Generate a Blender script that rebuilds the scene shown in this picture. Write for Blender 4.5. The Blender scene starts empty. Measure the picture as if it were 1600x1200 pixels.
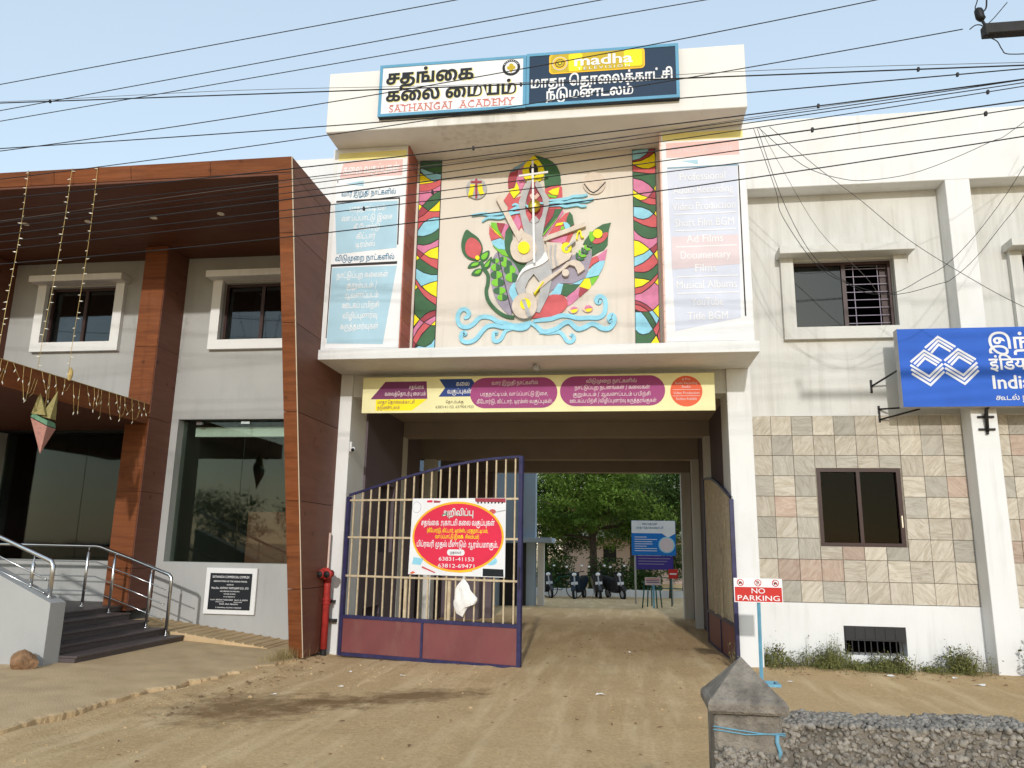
import bpy, bmesh, math, random
import numpy as np
from mathutils import Vector, Matrix
from mathutils.geometry import tessellate_polygon

# ------------------------------------------------------------------ camera, sky, sun, exposure
scene = bpy.context.scene
col = scene.collection
random.seed(7)
R = math.radians

YAW, PITCH, ROLL = -0.142594, 0.21047, 0.016765
CAM = Vector((6.0, -11.6563, 1.5771))
fwd = Vector((math.sin(YAW)*math.cos(PITCH), math.cos(YAW)*math.cos(PITCH), math.sin(PITCH)))
rt = Vector((math.cos(YAW), -math.sin(YAW), 0))
up = rt.cross(fwd)
r2 = rt*math.cos(ROLL) + up*math.sin(ROLL)
u2 = up*math.cos(ROLL) - rt*math.sin(ROLL)
cam_data = bpy.data.cameras.new('camera')
cam = bpy.data.objects.new('camera', cam_data)
col.objects.link(cam)
cam.matrix_world = Matrix(((r2.x, u2.x, -fwd.x, CAM.x), (r2.y, u2.y, -fwd.y, CAM.y), (r2.z, u2.z, -fwd.z, CAM.z), (0, 0, 0, 1)))
cam_data.sensor_width = 36
cam_data.lens = 1194.76/1600*36
cam_data.clip_start = 0.05
cam_data.clip_end = 3000
scene.camera = cam

SUN_DIR = Vector((-0.065, 0.935, -0.335)).normalized()      # the way the light travels
SUN_EL = math.asin(-SUN_DIR.z)
SUN_AZ = math.atan2(-SUN_DIR.x, -SUN_DIR.y)                 # clockwise from +Y
world = bpy.data.worlds.new('World')
scene.world = world
world.use_nodes = True
wn = world.node_tree
for n in list(wn.nodes): wn.nodes.remove(n)
w_out = wn.nodes.new('ShaderNodeOutputWorld')
w_bg = wn.nodes.new('ShaderNodeBackground')
w_sky = wn.nodes.new('ShaderNodeTexSky')
w_sky.sky_type = 'NISHITA'
w_sky.sun_disc = False
w_sky.sun_elevation = SUN_EL
w_sky.sun_rotation = SUN_AZ
w_sky.air_density = 1.4
w_sky.dust_density = 0.6
w_sky.ozone_density = 1.2
w_sky.altitude = 100
w_bg.inputs['Strength'].default_value = 0.10
wn.links.new(w_sky.outputs[0], w_bg.inputs[0])
# a thin, even veil of high haze over the whole sky
w_veil = wn.nodes.new('ShaderNodeBackground')
w_veil.inputs['Color'].default_value = (0.78, 0.90, 1.0, 1)
w_veil.inputs['Strength'].default_value = 0.47
w_add = wn.nodes.new('ShaderNodeAddShader')
wn.links.new(w_bg.outputs[0], w_add.inputs[0])
wn.links.new(w_veil.outputs[0], w_add.inputs[1])
wn.links.new(w_add.outputs[0], w_out.inputs[0])

sun_data = bpy.data.lights.new('sun', 'SUN')
sun_data.energy = 2.0
sun_data.angle = R(1.2)
sun_data.color = (1.0, 0.965, 0.915)
sun = bpy.data.objects.new('sun', sun_data)
sun.rotation_euler = SUN_DIR.to_track_quat('-Z', 'Y').to_euler()
sun.location = (4, -20, 15)
col.objects.link(sun)

scene.view_settings.view_transform = 'Standard'
scene.view_settings.look = 'None'
scene.view_settings.gamma = 1
scene.view_settings.use_curve_mapping = False
scene.view_settings.exposure = 0.18
scene.render.engine = 'CYCLES'
scene.cycles.max_bounces = 8
scene.cycles.transparent_max_bounces = 16

# ------------------------------------------------------------------ materials
def lin(c):
    return tuple(((v/255)/12.92 if v/255 <= 0.04045 else ((v/255+0.055)/1.055)**2.4) for v in c)
MATS = {}
def mat(name, color, rough=0.7, var=0.12, scale=3.0, bump=0.0, bscale=60.0, metal=0.0, spec=0.3, stretch=(1, 1, 1), dirt=None, dirt_scale=0.8, dirt_amt=0.5, detail=6, streak=None):
    """procedural material: base colour broken up by noise, optional stain colour, fine bump"""
    m = bpy.data.materials.new(name)
    m.use_nodes = True
    nt = m.node_tree
    b = nt.nodes['Principled BSDF']
    b.inputs['Roughness'].default_value = rough
    b.inputs['Metallic'].default_value = metal
    b.inputs['Specular IOR Level'].default_value = spec
    tc = nt.nodes.new('ShaderNodeNewGeometry')
    mp = nt.nodes.new('ShaderNodeMapping')
    mp.inputs['Scale'].default_value = stretch
    nt.links.new(tc.outputs['Position'], mp.inputs['Vector'])
    nz = nt.nodes.new('ShaderNodeTexNoise')
    nz.inputs['Scale'].default_value = scale
    nz.inputs['Detail'].default_value = detail
    nt.links.new(mp.outputs[0], nz.inputs['Vector'])
    rp = nt.nodes.new('ShaderNodeValToRGB')
    rp.color_ramp.elements[0].position = 0.3
    rp.color_ramp.elements[1].position = 0.7
    c = Vector(color[:3])
    rp.color_ramp.elements[0].color = (*(c*(1-var)), 1)
    rp.color_ramp.elements[1].color = (*[min(0.95, v) for v in c*(1+var)], 1)
    nt.links.new(nz.outputs['Fac'], rp.inputs['Fac'])
    last = rp.outputs['Color']
    if dirt is not None:
        n2 = nt.nodes.new('ShaderNodeTexNoise')
        n2.inputs['Scale'].default_value = dirt_scale
        n2.inputs['Detail'].default_value = 9
        n2.inputs['Roughness'].default_value = 0.7
        m2 = nt.nodes.new('ShaderNodeMapping')
        m2.inputs['Scale'].default_value = (1.6, 1.6, 0.55)
        nt.links.new(tc.outputs['Position'], m2.inputs['Vector'])
        nt.links.new(m2.outputs[0], n2.inputs['Vector'])
        r3 = nt.nodes.new('ShaderNodeValToRGB')
        r3.color_ramp.elements[0].position = 0.5
        r3.color_ramp.elements[0].color = (0, 0, 0, 1)
        r3.color_ramp.elements[1].position = 0.78
        r3.color_ramp.elements[1].color = (dirt_amt, dirt_amt, dirt_amt, 1)
        nt.links.new(n2.outputs['Fac'], r3.inputs['Fac'])
        mx = nt.nodes.new('ShaderNodeMix')
        mx.data_type = 'RGBA'
        nt.links.new(r3.outputs['Color'], mx.inputs['Factor'])
        nt.links.new(last, mx.inputs['A'])
        mx.inputs['B'].default_value = (*dirt, 1)
        last = mx.outputs['Result']
    if streak is not None:          # rain streaks: long thin vertical stains
        m4 = nt.nodes.new('ShaderNodeMapping'); m4.inputs['Scale'].default_value = (5.5, 5.5, 0.22)
        nt.links.new(tc.outputs['Position'], m4.inputs['Vector'])
        n4 = nt.nodes.new('ShaderNodeTexNoise'); n4.inputs['Scale'].default_value = 1.6; n4.inputs['Detail'].default_value = 7; n4.inputs['Roughness'].default_value = 0.65
        nt.links.new(m4.outputs[0], n4.inputs['Vector'])
        n5 = nt.nodes.new('ShaderNodeTexNoise'); n5.inputs['Scale'].default_value = 0.55; n5.inputs['Detail'].default_value = 4
        nt.links.new(tc.outputs['Position'], n5.inputs['Vector'])
        mu = nt.nodes.new('ShaderNodeMath'); mu.operation = 'MULTIPLY'; nt.links.new(n4.outputs['Fac'], mu.inputs[0]); nt.links.new(n5.outputs['Fac'], mu.inputs[1])
        mr = nt.nodes.new('ShaderNodeMapRange'); mr.inputs['From Min'].default_value = 0.27; mr.inputs['From Max'].default_value = 0.42; mr.inputs['To Max'].default_value = streak[1]
        nt.links.new(mu.outputs[0], mr.inputs['Value'])
        mx = nt.nodes.new('ShaderNodeMix'); mx.data_type = 'RGBA'
        nt.links.new(mr.outputs[0], mx.inputs['Factor']); nt.links.new(last, mx.inputs['A']); mx.inputs['B'].default_value = (*streak[0], 1)
        last = mx.outputs['Result']
    nt.links.new(last, b.inputs['Base Color'])
    if bump > 0:
        nb = nt.nodes.new('ShaderNodeTexNoise')
        nb.inputs['Scale'].default_value = bscale
        nb.inputs['Detail'].default_value = 5
        nt.links.new(mp.outputs[0], nb.inputs['Vector'])
        bp = nt.nodes.new('ShaderNodeBump')
        bp.inputs['Strength'].default_value = bump
        bp.inputs['Distance'].default_value = 0.02
        nt.links.new(nb.outputs['Fac'], bp.inputs['Height'])
        nt.links.new(bp.outputs[0], b.inputs['Normal'])
    MATS[name] = m
    return m

def paint(name, rgb, rough=0.5, **k):
    k.setdefault('var', 0.05)
    return mat(name, lin(rgb), rough, **k)

def wood(name, ca, cb, stretch):
    m = bpy.data.materials.new(name)
    m.use_nodes = True
    nt = m.node_tree
    b = nt.nodes['Principled BSDF']
    b.inputs['Roughness'].default_value = 0.42
    b.inputs['Specular IOR Level'].default_value = 0.2
    g = nt.nodes.new('ShaderNodeNewGeometry')
    mp = nt.nodes.new('ShaderNodeMapping')
    mp.inputs['Scale'].default_value = stretch
    nt.links.new(g.outputs['Position'], mp.inputs['Vector'])
    nz = nt.nodes.new('ShaderNodeTexNoise')
    nz.inputs['Scale'].default_value = 2.2
    nz.inputs['Detail'].default_value = 9
    nz.inputs['Roughness'].default_value = 0.72
    nz.inputs['Distortion'].default_value = 0.8
    nt.links.new(mp.outputs[0], nz.inputs['Vector'])
    rp = nt.nodes.new('ShaderNodeValToRGB')
    e = rp.color_ramp.elements
    e[0].position = 0.28; e[0].color = (*ca, 1)
    e[1].position = 0.72; e[1].color = (*cb, 1)
    nt.links.new(nz.outputs['Fac'], rp.inputs['Fac'])
    # small dark knots
    vo = nt.nodes.new('ShaderNodeTexVoronoi')
    vo.inputs['Scale'].default_value = 2.6
    nt.links.new(g.outputs['Position'], vo.inputs['Vector'])
    kr = nt.nodes.new('ShaderNodeValToRGB')
    kr.color_ramp.elements[0].position = 0.03; kr.color_ramp.elements[0].color = (0.45, 0.45, 0.45, 1)
    kr.color_ramp.elements[1].position = 0.13; kr.color_ramp.elements[1].color = (1, 1, 1, 1)
    nt.links.new(vo.outputs['Distance'], kr.inputs['Fac'])
    mx = nt.nodes.new('ShaderNodeMix'); mx.data_type = 'RGBA'; mx.blend_type = 'MULTIPLY'
    mx.inputs['Factor'].default_value = 0.8
    nt.links.new(rp.outputs['Color'], mx.inputs['A'])
    nt.links.new(kr.outputs['Color'], mx.inputs['B'])
    oi = nt.nodes.new('ShaderNodeObjectInfo'); hs = nt.nodes.new('ShaderNodeHueSaturation')
    mr = nt.nodes.new('ShaderNodeMapRange'); mr.inputs['To Min'].default_value = 0.86; mr.inputs['To Max'].default_value = 1.14
    nt.links.new(oi.outputs['Random'], mr.inputs['Value']); nt.links.new(mr.outputs[0], hs.inputs['Value']); nt.links.new(mx.outputs['Result'], hs.inputs['Color'])
    # dust film: patchy paler, rougher areas
    dn = nt.nodes.new('ShaderNodeTexNoise'); dn.inputs['Scale'].default_value = 1.3; dn.inputs['Detail'].default_value = 8; dn.inputs['Roughness'].default_value = 0.7
    nt.links.new(g.outputs['Position'], dn.inputs['Vector'])
    dr = nt.nodes.new('ShaderNodeMapRange'); dr.inputs['From Min'].default_value = 0.45; dr.inputs['From Max'].default_value = 0.75; dr.inputs['To Max'].default_value = 0.09
    nt.links.new(dn.outputs['Fac'], dr.inputs['Value'])
    dm = nt.nodes.new('ShaderNodeMix'); dm.data_type = 'RGBA'; nt.links.new(dr.outputs[0], dm.inputs['Factor']); nt.links.new(hs.outputs[0], dm.inputs['A']); dm.inputs['B'].default_value = (0.30, 0.22, 0.16, 1)
    nt.links.new(dm.outputs['Result'], b.inputs['Base Color'])
    rr_ = nt.nodes.new('ShaderNodeMapRange'); rr_.inputs['To Min'].default_value = 0.38; rr_.inputs['To Max'].default_value = 0.72; nt.links.new(dn.outputs['Fac'], rr_.inputs['Value']); nt.links.new(rr_.outputs[0], b.inputs['Roughness'])
    MATS[name] = m
    return m

def glass(name, tint, refl=0.5, rough=0.02):
    """pane: a tinted see-through sheet with a fresnel reflection"""
    m = bpy.data.materials.new(name)
    m.use_nodes = True
    nt = m.node_tree
    for n in list(nt.nodes): nt.nodes.remove(n)
    o = nt.nodes.new('ShaderNodeOutputMaterial')
    t = nt.nodes.new('ShaderNodeBsdfTransparent'); t.inputs[0].default_value = (*tint, 1)
    g = nt.nodes.new('ShaderNodeBsdfGlossy'); g.inputs['Roughness'].default_value = rough
    g.inputs['Color'].default_value = (0.9, 0.95, 0.95, 1)
    nz = nt.nodes.new('ShaderNodeTexNoise'); nz.inputs['Scale'].default_value = 0.9
    ge = nt.nodes.new('ShaderNodeNewGeometry')
    nt.links.new(ge.outputs['Position'], nz.inputs['Vector'])
    bp = nt.nodes.new('ShaderNodeBump'); bp.inputs['Strength'].default_value = 0.04; bp.inputs['Distance'].default_value = 0.05
    nt.links.new(nz.outputs['Fac'], bp.inputs['Height'])
    nt.links.new(bp.outputs[0], g.inputs['Normal'])
    f = nt.nodes.new('ShaderNodeFresnel'); f.inputs['IOR'].default_value = 1.5
    a = nt.nodes.new('ShaderNodeMath'); a.operation = 'MULTIPLY_ADD'
    a.inputs[1].default_value = refl; a.inputs[2].default_value = 0.006
    nt.links.new(f.outputs[0], a.inputs[0])
    mx = nt.nodes.new('ShaderNodeMixShader')
    nt.links.new(a.outputs[0], mx.inputs[0])
    nt.links.new(t.outputs[0], mx.inputs[1]); nt.links.new(g.outputs[0], mx.inputs[2])
    nt.links.new(mx.outputs[0], o.inputs[0])
    MATS[name] = m
    return m

M = MATS
mat('white', (0.715, 0.715, 0.71), 0.75, 0.03, 1.5, 0.10, 40, dirt=(0.55, 0.53, 0.48), dirt_amt=0.45, streak=((0.46, 0.44, 0.40), 0.42))
mat('white_clean', (0.73, 0.73, 0.725), 0.7, 0.03, 2, 0.08, 40, dirt=(0.56, 0.54, 0.5), dirt_amt=0.35, streak=((0.45, 0.43, 0.39), 0.3))
mat('cream', (0.74, 0.725, 0.69), 0.75, 0.03, 1.5, 0.10, 40, dirt=(0.52, 0.48, 0.42), dirt_amt=0.35, streak=((0.40, 0.37, 0.32), 0.5))
mat('plaster', (0.60, 0.595, 0.565), 0.8, 0.05, 1.2, 0.10, 30, dirt=(0.44, 0.41, 0.35), dirt_scale=1.1, dirt_amt=0.55, streak=((0.38, 0.36, 0.32), 0.42))
mat('mural_wall', (0.67, 0.61, 0.54), 0.8, 0.03, 2, 0.06, 40, dirt=(0.58, 0.52, 0.45), dirt_amt=0.4, streak=((0.46, 0.41, 0.35), 0.4))
mat('grey_wall', (0.385, 0.385, 0.375), 0.75, 0.05, 1.3, 0.08, 35, dirt=(0.29, 0.29, 0.285), dirt_amt=0.5, streak=((0.24, 0.24, 0.235), 0.35))
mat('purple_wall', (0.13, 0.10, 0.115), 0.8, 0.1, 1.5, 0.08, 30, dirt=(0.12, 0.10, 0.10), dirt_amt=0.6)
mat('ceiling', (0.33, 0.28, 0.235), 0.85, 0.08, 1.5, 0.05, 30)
mat('interior', (0.10, 0.11, 0.10), 0.85, 0.1, 1.0)
mat('interior_floor', (0.16, 0.15, 0.13), 0.4, 0.1, 1.0)
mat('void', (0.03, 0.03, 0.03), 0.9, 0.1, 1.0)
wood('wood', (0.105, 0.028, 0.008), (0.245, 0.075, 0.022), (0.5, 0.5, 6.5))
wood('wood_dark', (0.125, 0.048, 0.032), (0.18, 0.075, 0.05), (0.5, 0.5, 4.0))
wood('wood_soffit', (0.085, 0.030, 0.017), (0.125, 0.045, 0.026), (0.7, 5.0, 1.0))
wood('brick_red', (0.30, 0.095, 0.07), (0.40, 0.14, 0.10), (1, 1, 3))
mat('trim', (0.55, 0.45, 0.33), 0.4, 0.05)
glass('glass_shop', (0.80, 0.86, 0.81), 0.55)
glass('glass_window', (0.20, 0.22, 0.25), 1.5, 0.03)
glass('glass_lobby', (0.5, 0.53, 0.5), 0.42, 0.04)
glass('glass_dark', (0.30, 0.31, 0.31), 0.05, 0.05)
mat('frame_brown', (0.045, 0.022, 0.02), 0.4, 0.15, 5)
mat('frame_black', (0.02, 0.02, 0.022), 0.5, 0.15, 5)
mat('granite', (0.10, 0.08, 0.078), 0.45, 0.35, 90, 0.05, 120)
mat('concrete', (0.53, 0.385, 0.22), 0.9, 0.12, 3.0, 0.4, 55, dirt=(0.42, 0.275, 0.13), dirt_scale=1.4, dirt_amt=0.75)
mat('mortar', (0.26, 0.225, 0.18), 0.95, 0.2, 12, 0.4, 60)
mat('old_cement', (0.235, 0.205, 0.17), 0.95, 0.35, 14, 0.7, 90, dirt=(0.05, 0.045, 0.04), dirt_scale=5.0, dirt_amt=0.8)
mat('steel', (0.62, 0.62, 0.62), 0.22, 0.06, 8, metal=1.0, spec=0.5)
mat('red_iron', (0.40, 0.035, 0.03), 0.5, 0.25, 14, 0.15, 40, dirt=(0.22, 0.06, 0.045), dirt_scale=9, dirt_amt=0.6)
mat('pipe_white', (0.62, 0.45, 0.38), 0.6, 0.1, 5)
mat('black_iron', (0.018, 0.016, 0.016), 0.6, 0.3, 12)
mat('cable', (0.012, 0.012, 0.013), 0.55, 0.1, 12)
mat('grey_cable', (0.10, 0.09, 0.085), 0.6, 0.1, 12)
mat('navy', (0.03, 0.028, 0.085), 0.45, 0.25, 10, dirt=(0.07, 0.05, 0.05), dirt_scale=6, dirt_amt=0.5)
mat('maroon', (0.19, 0.06, 0.06), 0.5, 0.12, 2.0, 0.05, 20, dirt=(0.24, 0.14, 0.11), dirt_scale=2.0, dirt_amt=0.45)
mat('beige_bar', (0.52, 0.42, 0.28), 0.5, 0.15, 14, dirt=(0.25, 0.13, 0.06), dirt_scale=8, dirt_amt=0.55)
mat('cloth_white', (0.78, 0.76, 0.73), 0.8, 0.04, 20, 0.3, 60)
mat('sky_blue_paint', (0.14, 0.36, 0.50), 0.5, 0.1, 8, dirt=(0.2, 0.22, 0.22), dirt_scale=8, dirt_amt=0.5)
mat('stone_pebble', (0.235, 0.21, 0.18), 0.9, 0.6, 45, 0.3, 80)
mat('rock', (0.24, 0.135, 0.07), 0.9, 0.3, 12, 0.6, 40)
mat('bulb', (0.75, 0.72, 0.60), 0.25, 0.02)
mat('wire_yellow', (0.50, 0.36, 0.13), 0.5, 0.1)
mat('weed', (0.135, 0.14, 0.045), 0.7, 0.5, 6, spec=0.2)
mat('weed_dry', (0.30, 0.23, 0.10), 0.8, 0.4, 8)
mat('bark', (0.09, 0.065, 0.045), 0.9, 0.4, 12, 0.8, 30)
mat('blue_wall', (0.36, 0.45, 0.55), 0.8, 0.05, 1.5, dirt=(0.25, 0.3, 0.36), dirt_amt=0.5)
mat('pink_wall', (0.62, 0.48, 0.42), 0.8, 0.06, 1.0, dirt=(0.4, 0.3, 0.26), dirt_amt=0.5)
mat('roof_tile', (0.28, 0.10, 0.06), 0.8, 0.3, 9)
mat('rubber', (0.015, 0.015, 0.015), 0.8, 0.2, 10)
mat('scooter_black', (0.02, 0.02, 0.023), 0.3, 0.1, 5, spec=0.6)
mat('lens_glass', (0.85, 0.85, 0.85), 0.1, 0.02, spec=0.8)
mat('green_metal', (0.015, 0.10, 0.085), 0.5, 0.2, 8)
mat('paper', (0.75, 0.72, 0.66), 0.9, 0.08, 20)
for nm, c in dict(p_white=(224, 224, 226), p_black=(22, 26, 32), p_slate=(30, 44, 56), p_navy=(20, 48, 74), p_red=(190, 45, 40), p_salmon=(196, 112, 100),
                  p_yellow=(240, 222, 20), p_gold=(190, 165, 30), p_amber=(245, 190, 40), p_bank=(38, 92, 190), p_lightblue=(120, 172, 200),
                  p_frameblue=(92, 150, 182), p_teal=(25, 105, 140), p_fadeblue=(164, 196, 212), p_fadegrey=(200, 204, 219), p_fadepink=(222, 184, 180), p_palered=(212, 196, 200), p_paleyellow=(226, 214, 140),
                  p_banner=(228, 222, 172), p_magenta=(150, 62, 118), p_purple=(112, 48, 92), p_bluetag=(34, 62, 130), p_coral=(214, 92, 58), p_crimson=(214, 44, 74), p_orange=(250, 178, 44), p_green=(20, 130, 90), p_violet=(60, 48, 130), p_boardblue=(20, 110, 190),
                  m_green=(58, 100, 66), m_blue=(140, 200, 220), m_yellow=(238, 222, 20), m_red=(196, 88, 92), m_deepred=(158, 62, 74), m_pink=(204, 122, 158), m_light=(118, 190, 50), m_lilac=(150, 142, 158), m_slate=(120, 150, 170), m_grey=(172, 172, 174), m_beige=(206, 192, 178), m_dark=(45, 40, 40), m_flesh=(222, 186, 172)).items():
    paint(nm, c, 0.6, var=0.10 if nm.startswith('m_') else 0.06, scale=9 if nm.startswith('m_') else 3, bump=0.12 if nm.startswith('m_') else 0.0, bscale=50)
mat('gold_ball', (0.62, 0.46, 0.06), 0.25, 0.1, 6, metal=0.8)
MC = dict(g='m_green', b='m_blue', y='m_yellow', r='m_red', d='m_deepred', p='m_pink', l='m_light', o='m_lilac', s='m_slate', a='m_grey', e='m_beige', k='m_dark', w='p_white', n='m_flesh')

def leaf_mat(name, color, var):
    m = mat(name, color, 0.6, var, 1.3, spec=0.2)
    nt = m.node_tree; b = nt.nodes['Principled BSDF']; o = [n for n in nt.nodes if n.type == 'OUTPUT_MATERIAL'][0]
    t = nt.nodes.new('ShaderNodeBsdfTranslucent'); x = nt.nodes.new('ShaderNodeMixShader'); x.inputs[0].default_value = 0.4
    nt.links.new(b.inputs['Base Color'].links[0].from_socket, t.inputs['Color'])
    nt.links.new(b.outputs[0], x.inputs[1]); nt.links.new(t.outputs[0], x.inputs[2]); nt.links.new(x.outputs[0], o.inputs[0])
leaf_mat('leaf_fern', (0.16, 0.255, 0.045), 0.4)
leaf_mat('leaf_dark', (0.065, 0.115, 0.028), 0.4)
# earth: packed dirt with tyre sweep, dark damp patches and fine gravel
def dirt_material():
    m = bpy.data.materials.new('dirt'); m.use_nodes = True
    nt = m.node_tree; b = nt.nodes['Principled BSDF']
    b.inputs['Roughness'].default_value = 0.95; b.inputs['Specular IOR Level'].default_value = 0.15
    g = nt.nodes.new('ShaderNodeNewGeometry')
    def noise(scale, det=8, ro=0.6, st=(1, 1, 1), rot=0):
        mp = nt.nodes.new('ShaderNodeMapping'); mp.inputs['Scale'].default_value = st; mp.inputs['Rotation'].default_value = (0, 0, rot)
        nt.links.new(g.outputs['Position'], mp.inputs['Vector'])
        n = nt.nodes.new('ShaderNodeTexNoise'); n.inputs['Scale'].default_value = scale; n.inputs['Detail'].default_value = det; n.inputs['Roughness'].default_value = ro
        nt.links.new(mp.outputs[0], n.inputs['Vector']); return n
    def ramp(src, p0, c0, p1, c1):
        r = nt.nodes.new('ShaderNodeValToRGB'); e = r.color_ramp.elements
        e[0].position = p0; e[0].color = (*c0, 1); e[1].position = p1; e[1].color = (*c1, 1)
        nt.links.new(src, r.inputs['Fac']); return r
    def mix(fac, a, b_, mode='MIX'):
        x = nt.nodes.new('ShaderNodeMix'); x.data_type = 'RGBA'; x.blend_type = mode
        if hasattr(fac, 'links'): nt.links.new(fac, x.inputs['Factor'])
        else: x.inputs['Factor'].default_value = fac
        for s, v in (('A', a), ('B', b_)):
            if hasattr(v, 'links'): nt.links.new(v, x.inputs[s])
            else: x.inputs[s].default_value = (*v, 1)
        return x.outputs['Result']
    c = ramp(noise(0.7).outputs['Fac'], 0.3, (0.52, 0.345, 0.165), 0.7, (0.73, 0.52, 0.285)).outputs['Color']
    c = mix(0.55, c, ramp(noise(26, 6, 0.7).outputs['Fac'], 0.3, (0.38, 0.24, 0.11), 0.7, (0.76, 0.555, 0.315)).outputs['Color'])
    # long wheel sweeps towards the gate
    c = mix(ramp(noise(1.4, 4, 0.6, (2.6, 0.3, 1), 0.18).outputs['Fac'], 0.48, (0, 0, 0), 0.68, (0.75, 0.75, 0.75)).outputs['Color'], c, (0.78, 0.59, 0.345))
    # damp oil-dark patches in front of the left gate leaf
    for (cx, cy, rx, ry, rot) in ((2.2, -3.85, 0.95, 0.9, 0.0), (3.75, -3.05, 0.95, 0.5, 0.6), (2.95, -3.45, 0.6, 0.4, 0.3)):
        mp = nt.nodes.new('ShaderNodeMapping'); mp.vector_type = 'TEXTURE'
        mp.inputs['Location'].default_value = (cx, cy, 0); mp.inputs['Scale'].default_value = (rx, ry, 5); mp.inputs['Rotation'].default_value = (0, 0, rot)
        nt.links.new(g.outputs['Position'], mp.inputs['Vector'])
        ln = nt.nodes.new('ShaderNodeVectorMath'); ln.operation = 'LENGTH'; nt.links.new(mp.outputs[0], ln.inputs[0])
        ad = nt.nodes.new('ShaderNodeMath'); ad.operation = 'MULTIPLY_ADD'; ad.inputs[1].default_value = 2.6
        nt.links.new(noise(4.2, 10, 0.72).outputs['Fac'], ad.inputs[0]); nt.links.new(ln.outputs['Value'], ad.inputs[2])
        f = ramp(ad.outputs[0], 0.95, (0.85, 0.85, 0.85), 1.65, (0, 0, 0))
        f.color_ramp.elements[0].position = 0.5
        f2 = nt.nodes.new('ShaderNodeMapRange'); f2.inputs['From Min'].default_value = 1.6; f2.inputs['From Max'].default_value = 2.35
        f2.inputs['To Min'].default_value = 0.82; f2.inputs['To Max'].default_value = 0
        nt.nodes.remove(f)
        nt.links.new(ad.outputs[0], f2.inputs['Value'])
        c = mix(f2.outputs[0], c, (0.20, 0.115, 0.05))
    nt.links.new(c, b.inputs['Base Color'])
    bp = nt.nodes.new('ShaderNodeBump'); bp.inputs['Strength'].default_value = 0.75; bp.inputs['Distance'].default_value = 0.035
    ad = nt.nodes.new('ShaderNodeMath'); ad.operation = 'ADD'
    nt.links.new(noise(38, 8, 0.75).outputs['Fac'], ad.inputs[0]); nt.links.new(noise(5, 6, 0.6).outputs['Fac'], ad.inputs[1])
    nt.links.new(ad.outputs[0], bp.inputs['Height']); nt.links.new(bp.outputs[0], b.inputs['Normal'])
    MATS['dirt'] = m
dirt_material()

# tiles: one sandstone material per tint, veined
def sandstone(name, ca, cb, rot):
    m = bpy.data.materials.new(name); m.use_nodes = True
    nt = m.node_tree; b = nt.nodes['Principled BSDF']; b.inputs['Roughness'].default_value = 0.7; b.inputs['Specular IOR Level'].default_value = 0.2
    g = nt.nodes.new('ShaderNodeNewGeometry')
    oi = nt.nodes.new('ShaderNodeObjectInfo')
    ad = nt.nodes.new('ShaderNodeVectorMath'); ad.operation = 'MULTIPLY_ADD'
    sc = nt.nodes.new('ShaderNodeVectorMath'); sc.operation = 'SCALE'; sc.inputs[0].default_value = (37, 21, 53); nt.links.new(oi.outputs['Random'], sc.inputs['Scale'])
    ad.operation = 'ADD'; nt.links.new(g.outputs['Position'], ad.inputs[0]); nt.links.new(sc.outputs[0], ad.inputs[1])
    mp = nt.nodes.new('ShaderNodeMapping'); mp.vector_type = 'TEXTURE'; mp.inputs['Rotation'].default_value = (0, rot, 0); mp.inputs['Scale'].default_value = (1.0, 1, 0.26)
    nt.links.new(ad.outputs[0], mp.inputs['Vector'])
    n = nt.nodes.new('ShaderNodeTexNoise'); n.inputs['Scale'].default_value = 3.2; n.inputs['Detail'].default_value = 9; n.inputs['Roughness'].default_value = 0.65; n.inputs['Distortion'].default_value = 1.6
    nt.links.new(mp.outputs[0], n.inputs['Vector'])
    r = nt.nodes.new('ShaderNodeValToRGB'); e = r.color_ramp.elements
    e[0].position = 0.36; e[0].color = (*ca, 1); e[1].position = 0.6; e[1].color = (*cb, 1)
    nt.links.new(n.outputs['Fac'], r.inputs['Fac'])
    hs = nt.nodes.new('ShaderNodeHueSaturation')
    mr = nt.nodes.new('ShaderNodeMapRange'); mr.inputs['To Min'].default_value = 0.86; mr.inputs['To Max'].default_value = 1.12
    nt.links.new(oi.outputs['Random'], mr.inputs['Value']); nt.links.new(mr.outputs[0], hs.inputs['Value'])
    nt.links.new(r.outputs['Color'], hs.inputs['Color'])
    nt.links.new(hs.outputs[0], b.inputs['Base Color'])
    bp = nt.nodes.new('ShaderNodeBump'); bp.inputs['Strength'].default_value = 0.8; bp.inputs['Distance'].default_value = 0.03
    nt.links.new(n.outputs['Fac'], bp.inputs['Height']); nt.links.new(bp.outputs[0], b.inputs['Normal'])
    MATS[name] = m
for i, rot in enumerate((0.0, 0.8, -0.9, 1.4)):
    sandstone('stone_cream_%d' % i, (0.42, 0.365, 0.29), (0.56, 0.51, 0.43), rot)
    sandstone('stone_grey_%d' % i, (0.36, 0.325, 0.275), (0.45, 0.42, 0.365), rot)
    sandstone('stone_pink_%d' % i, (0.40, 0.29, 0.23), (0.49, 0.39, 0.32), rot)

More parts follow.
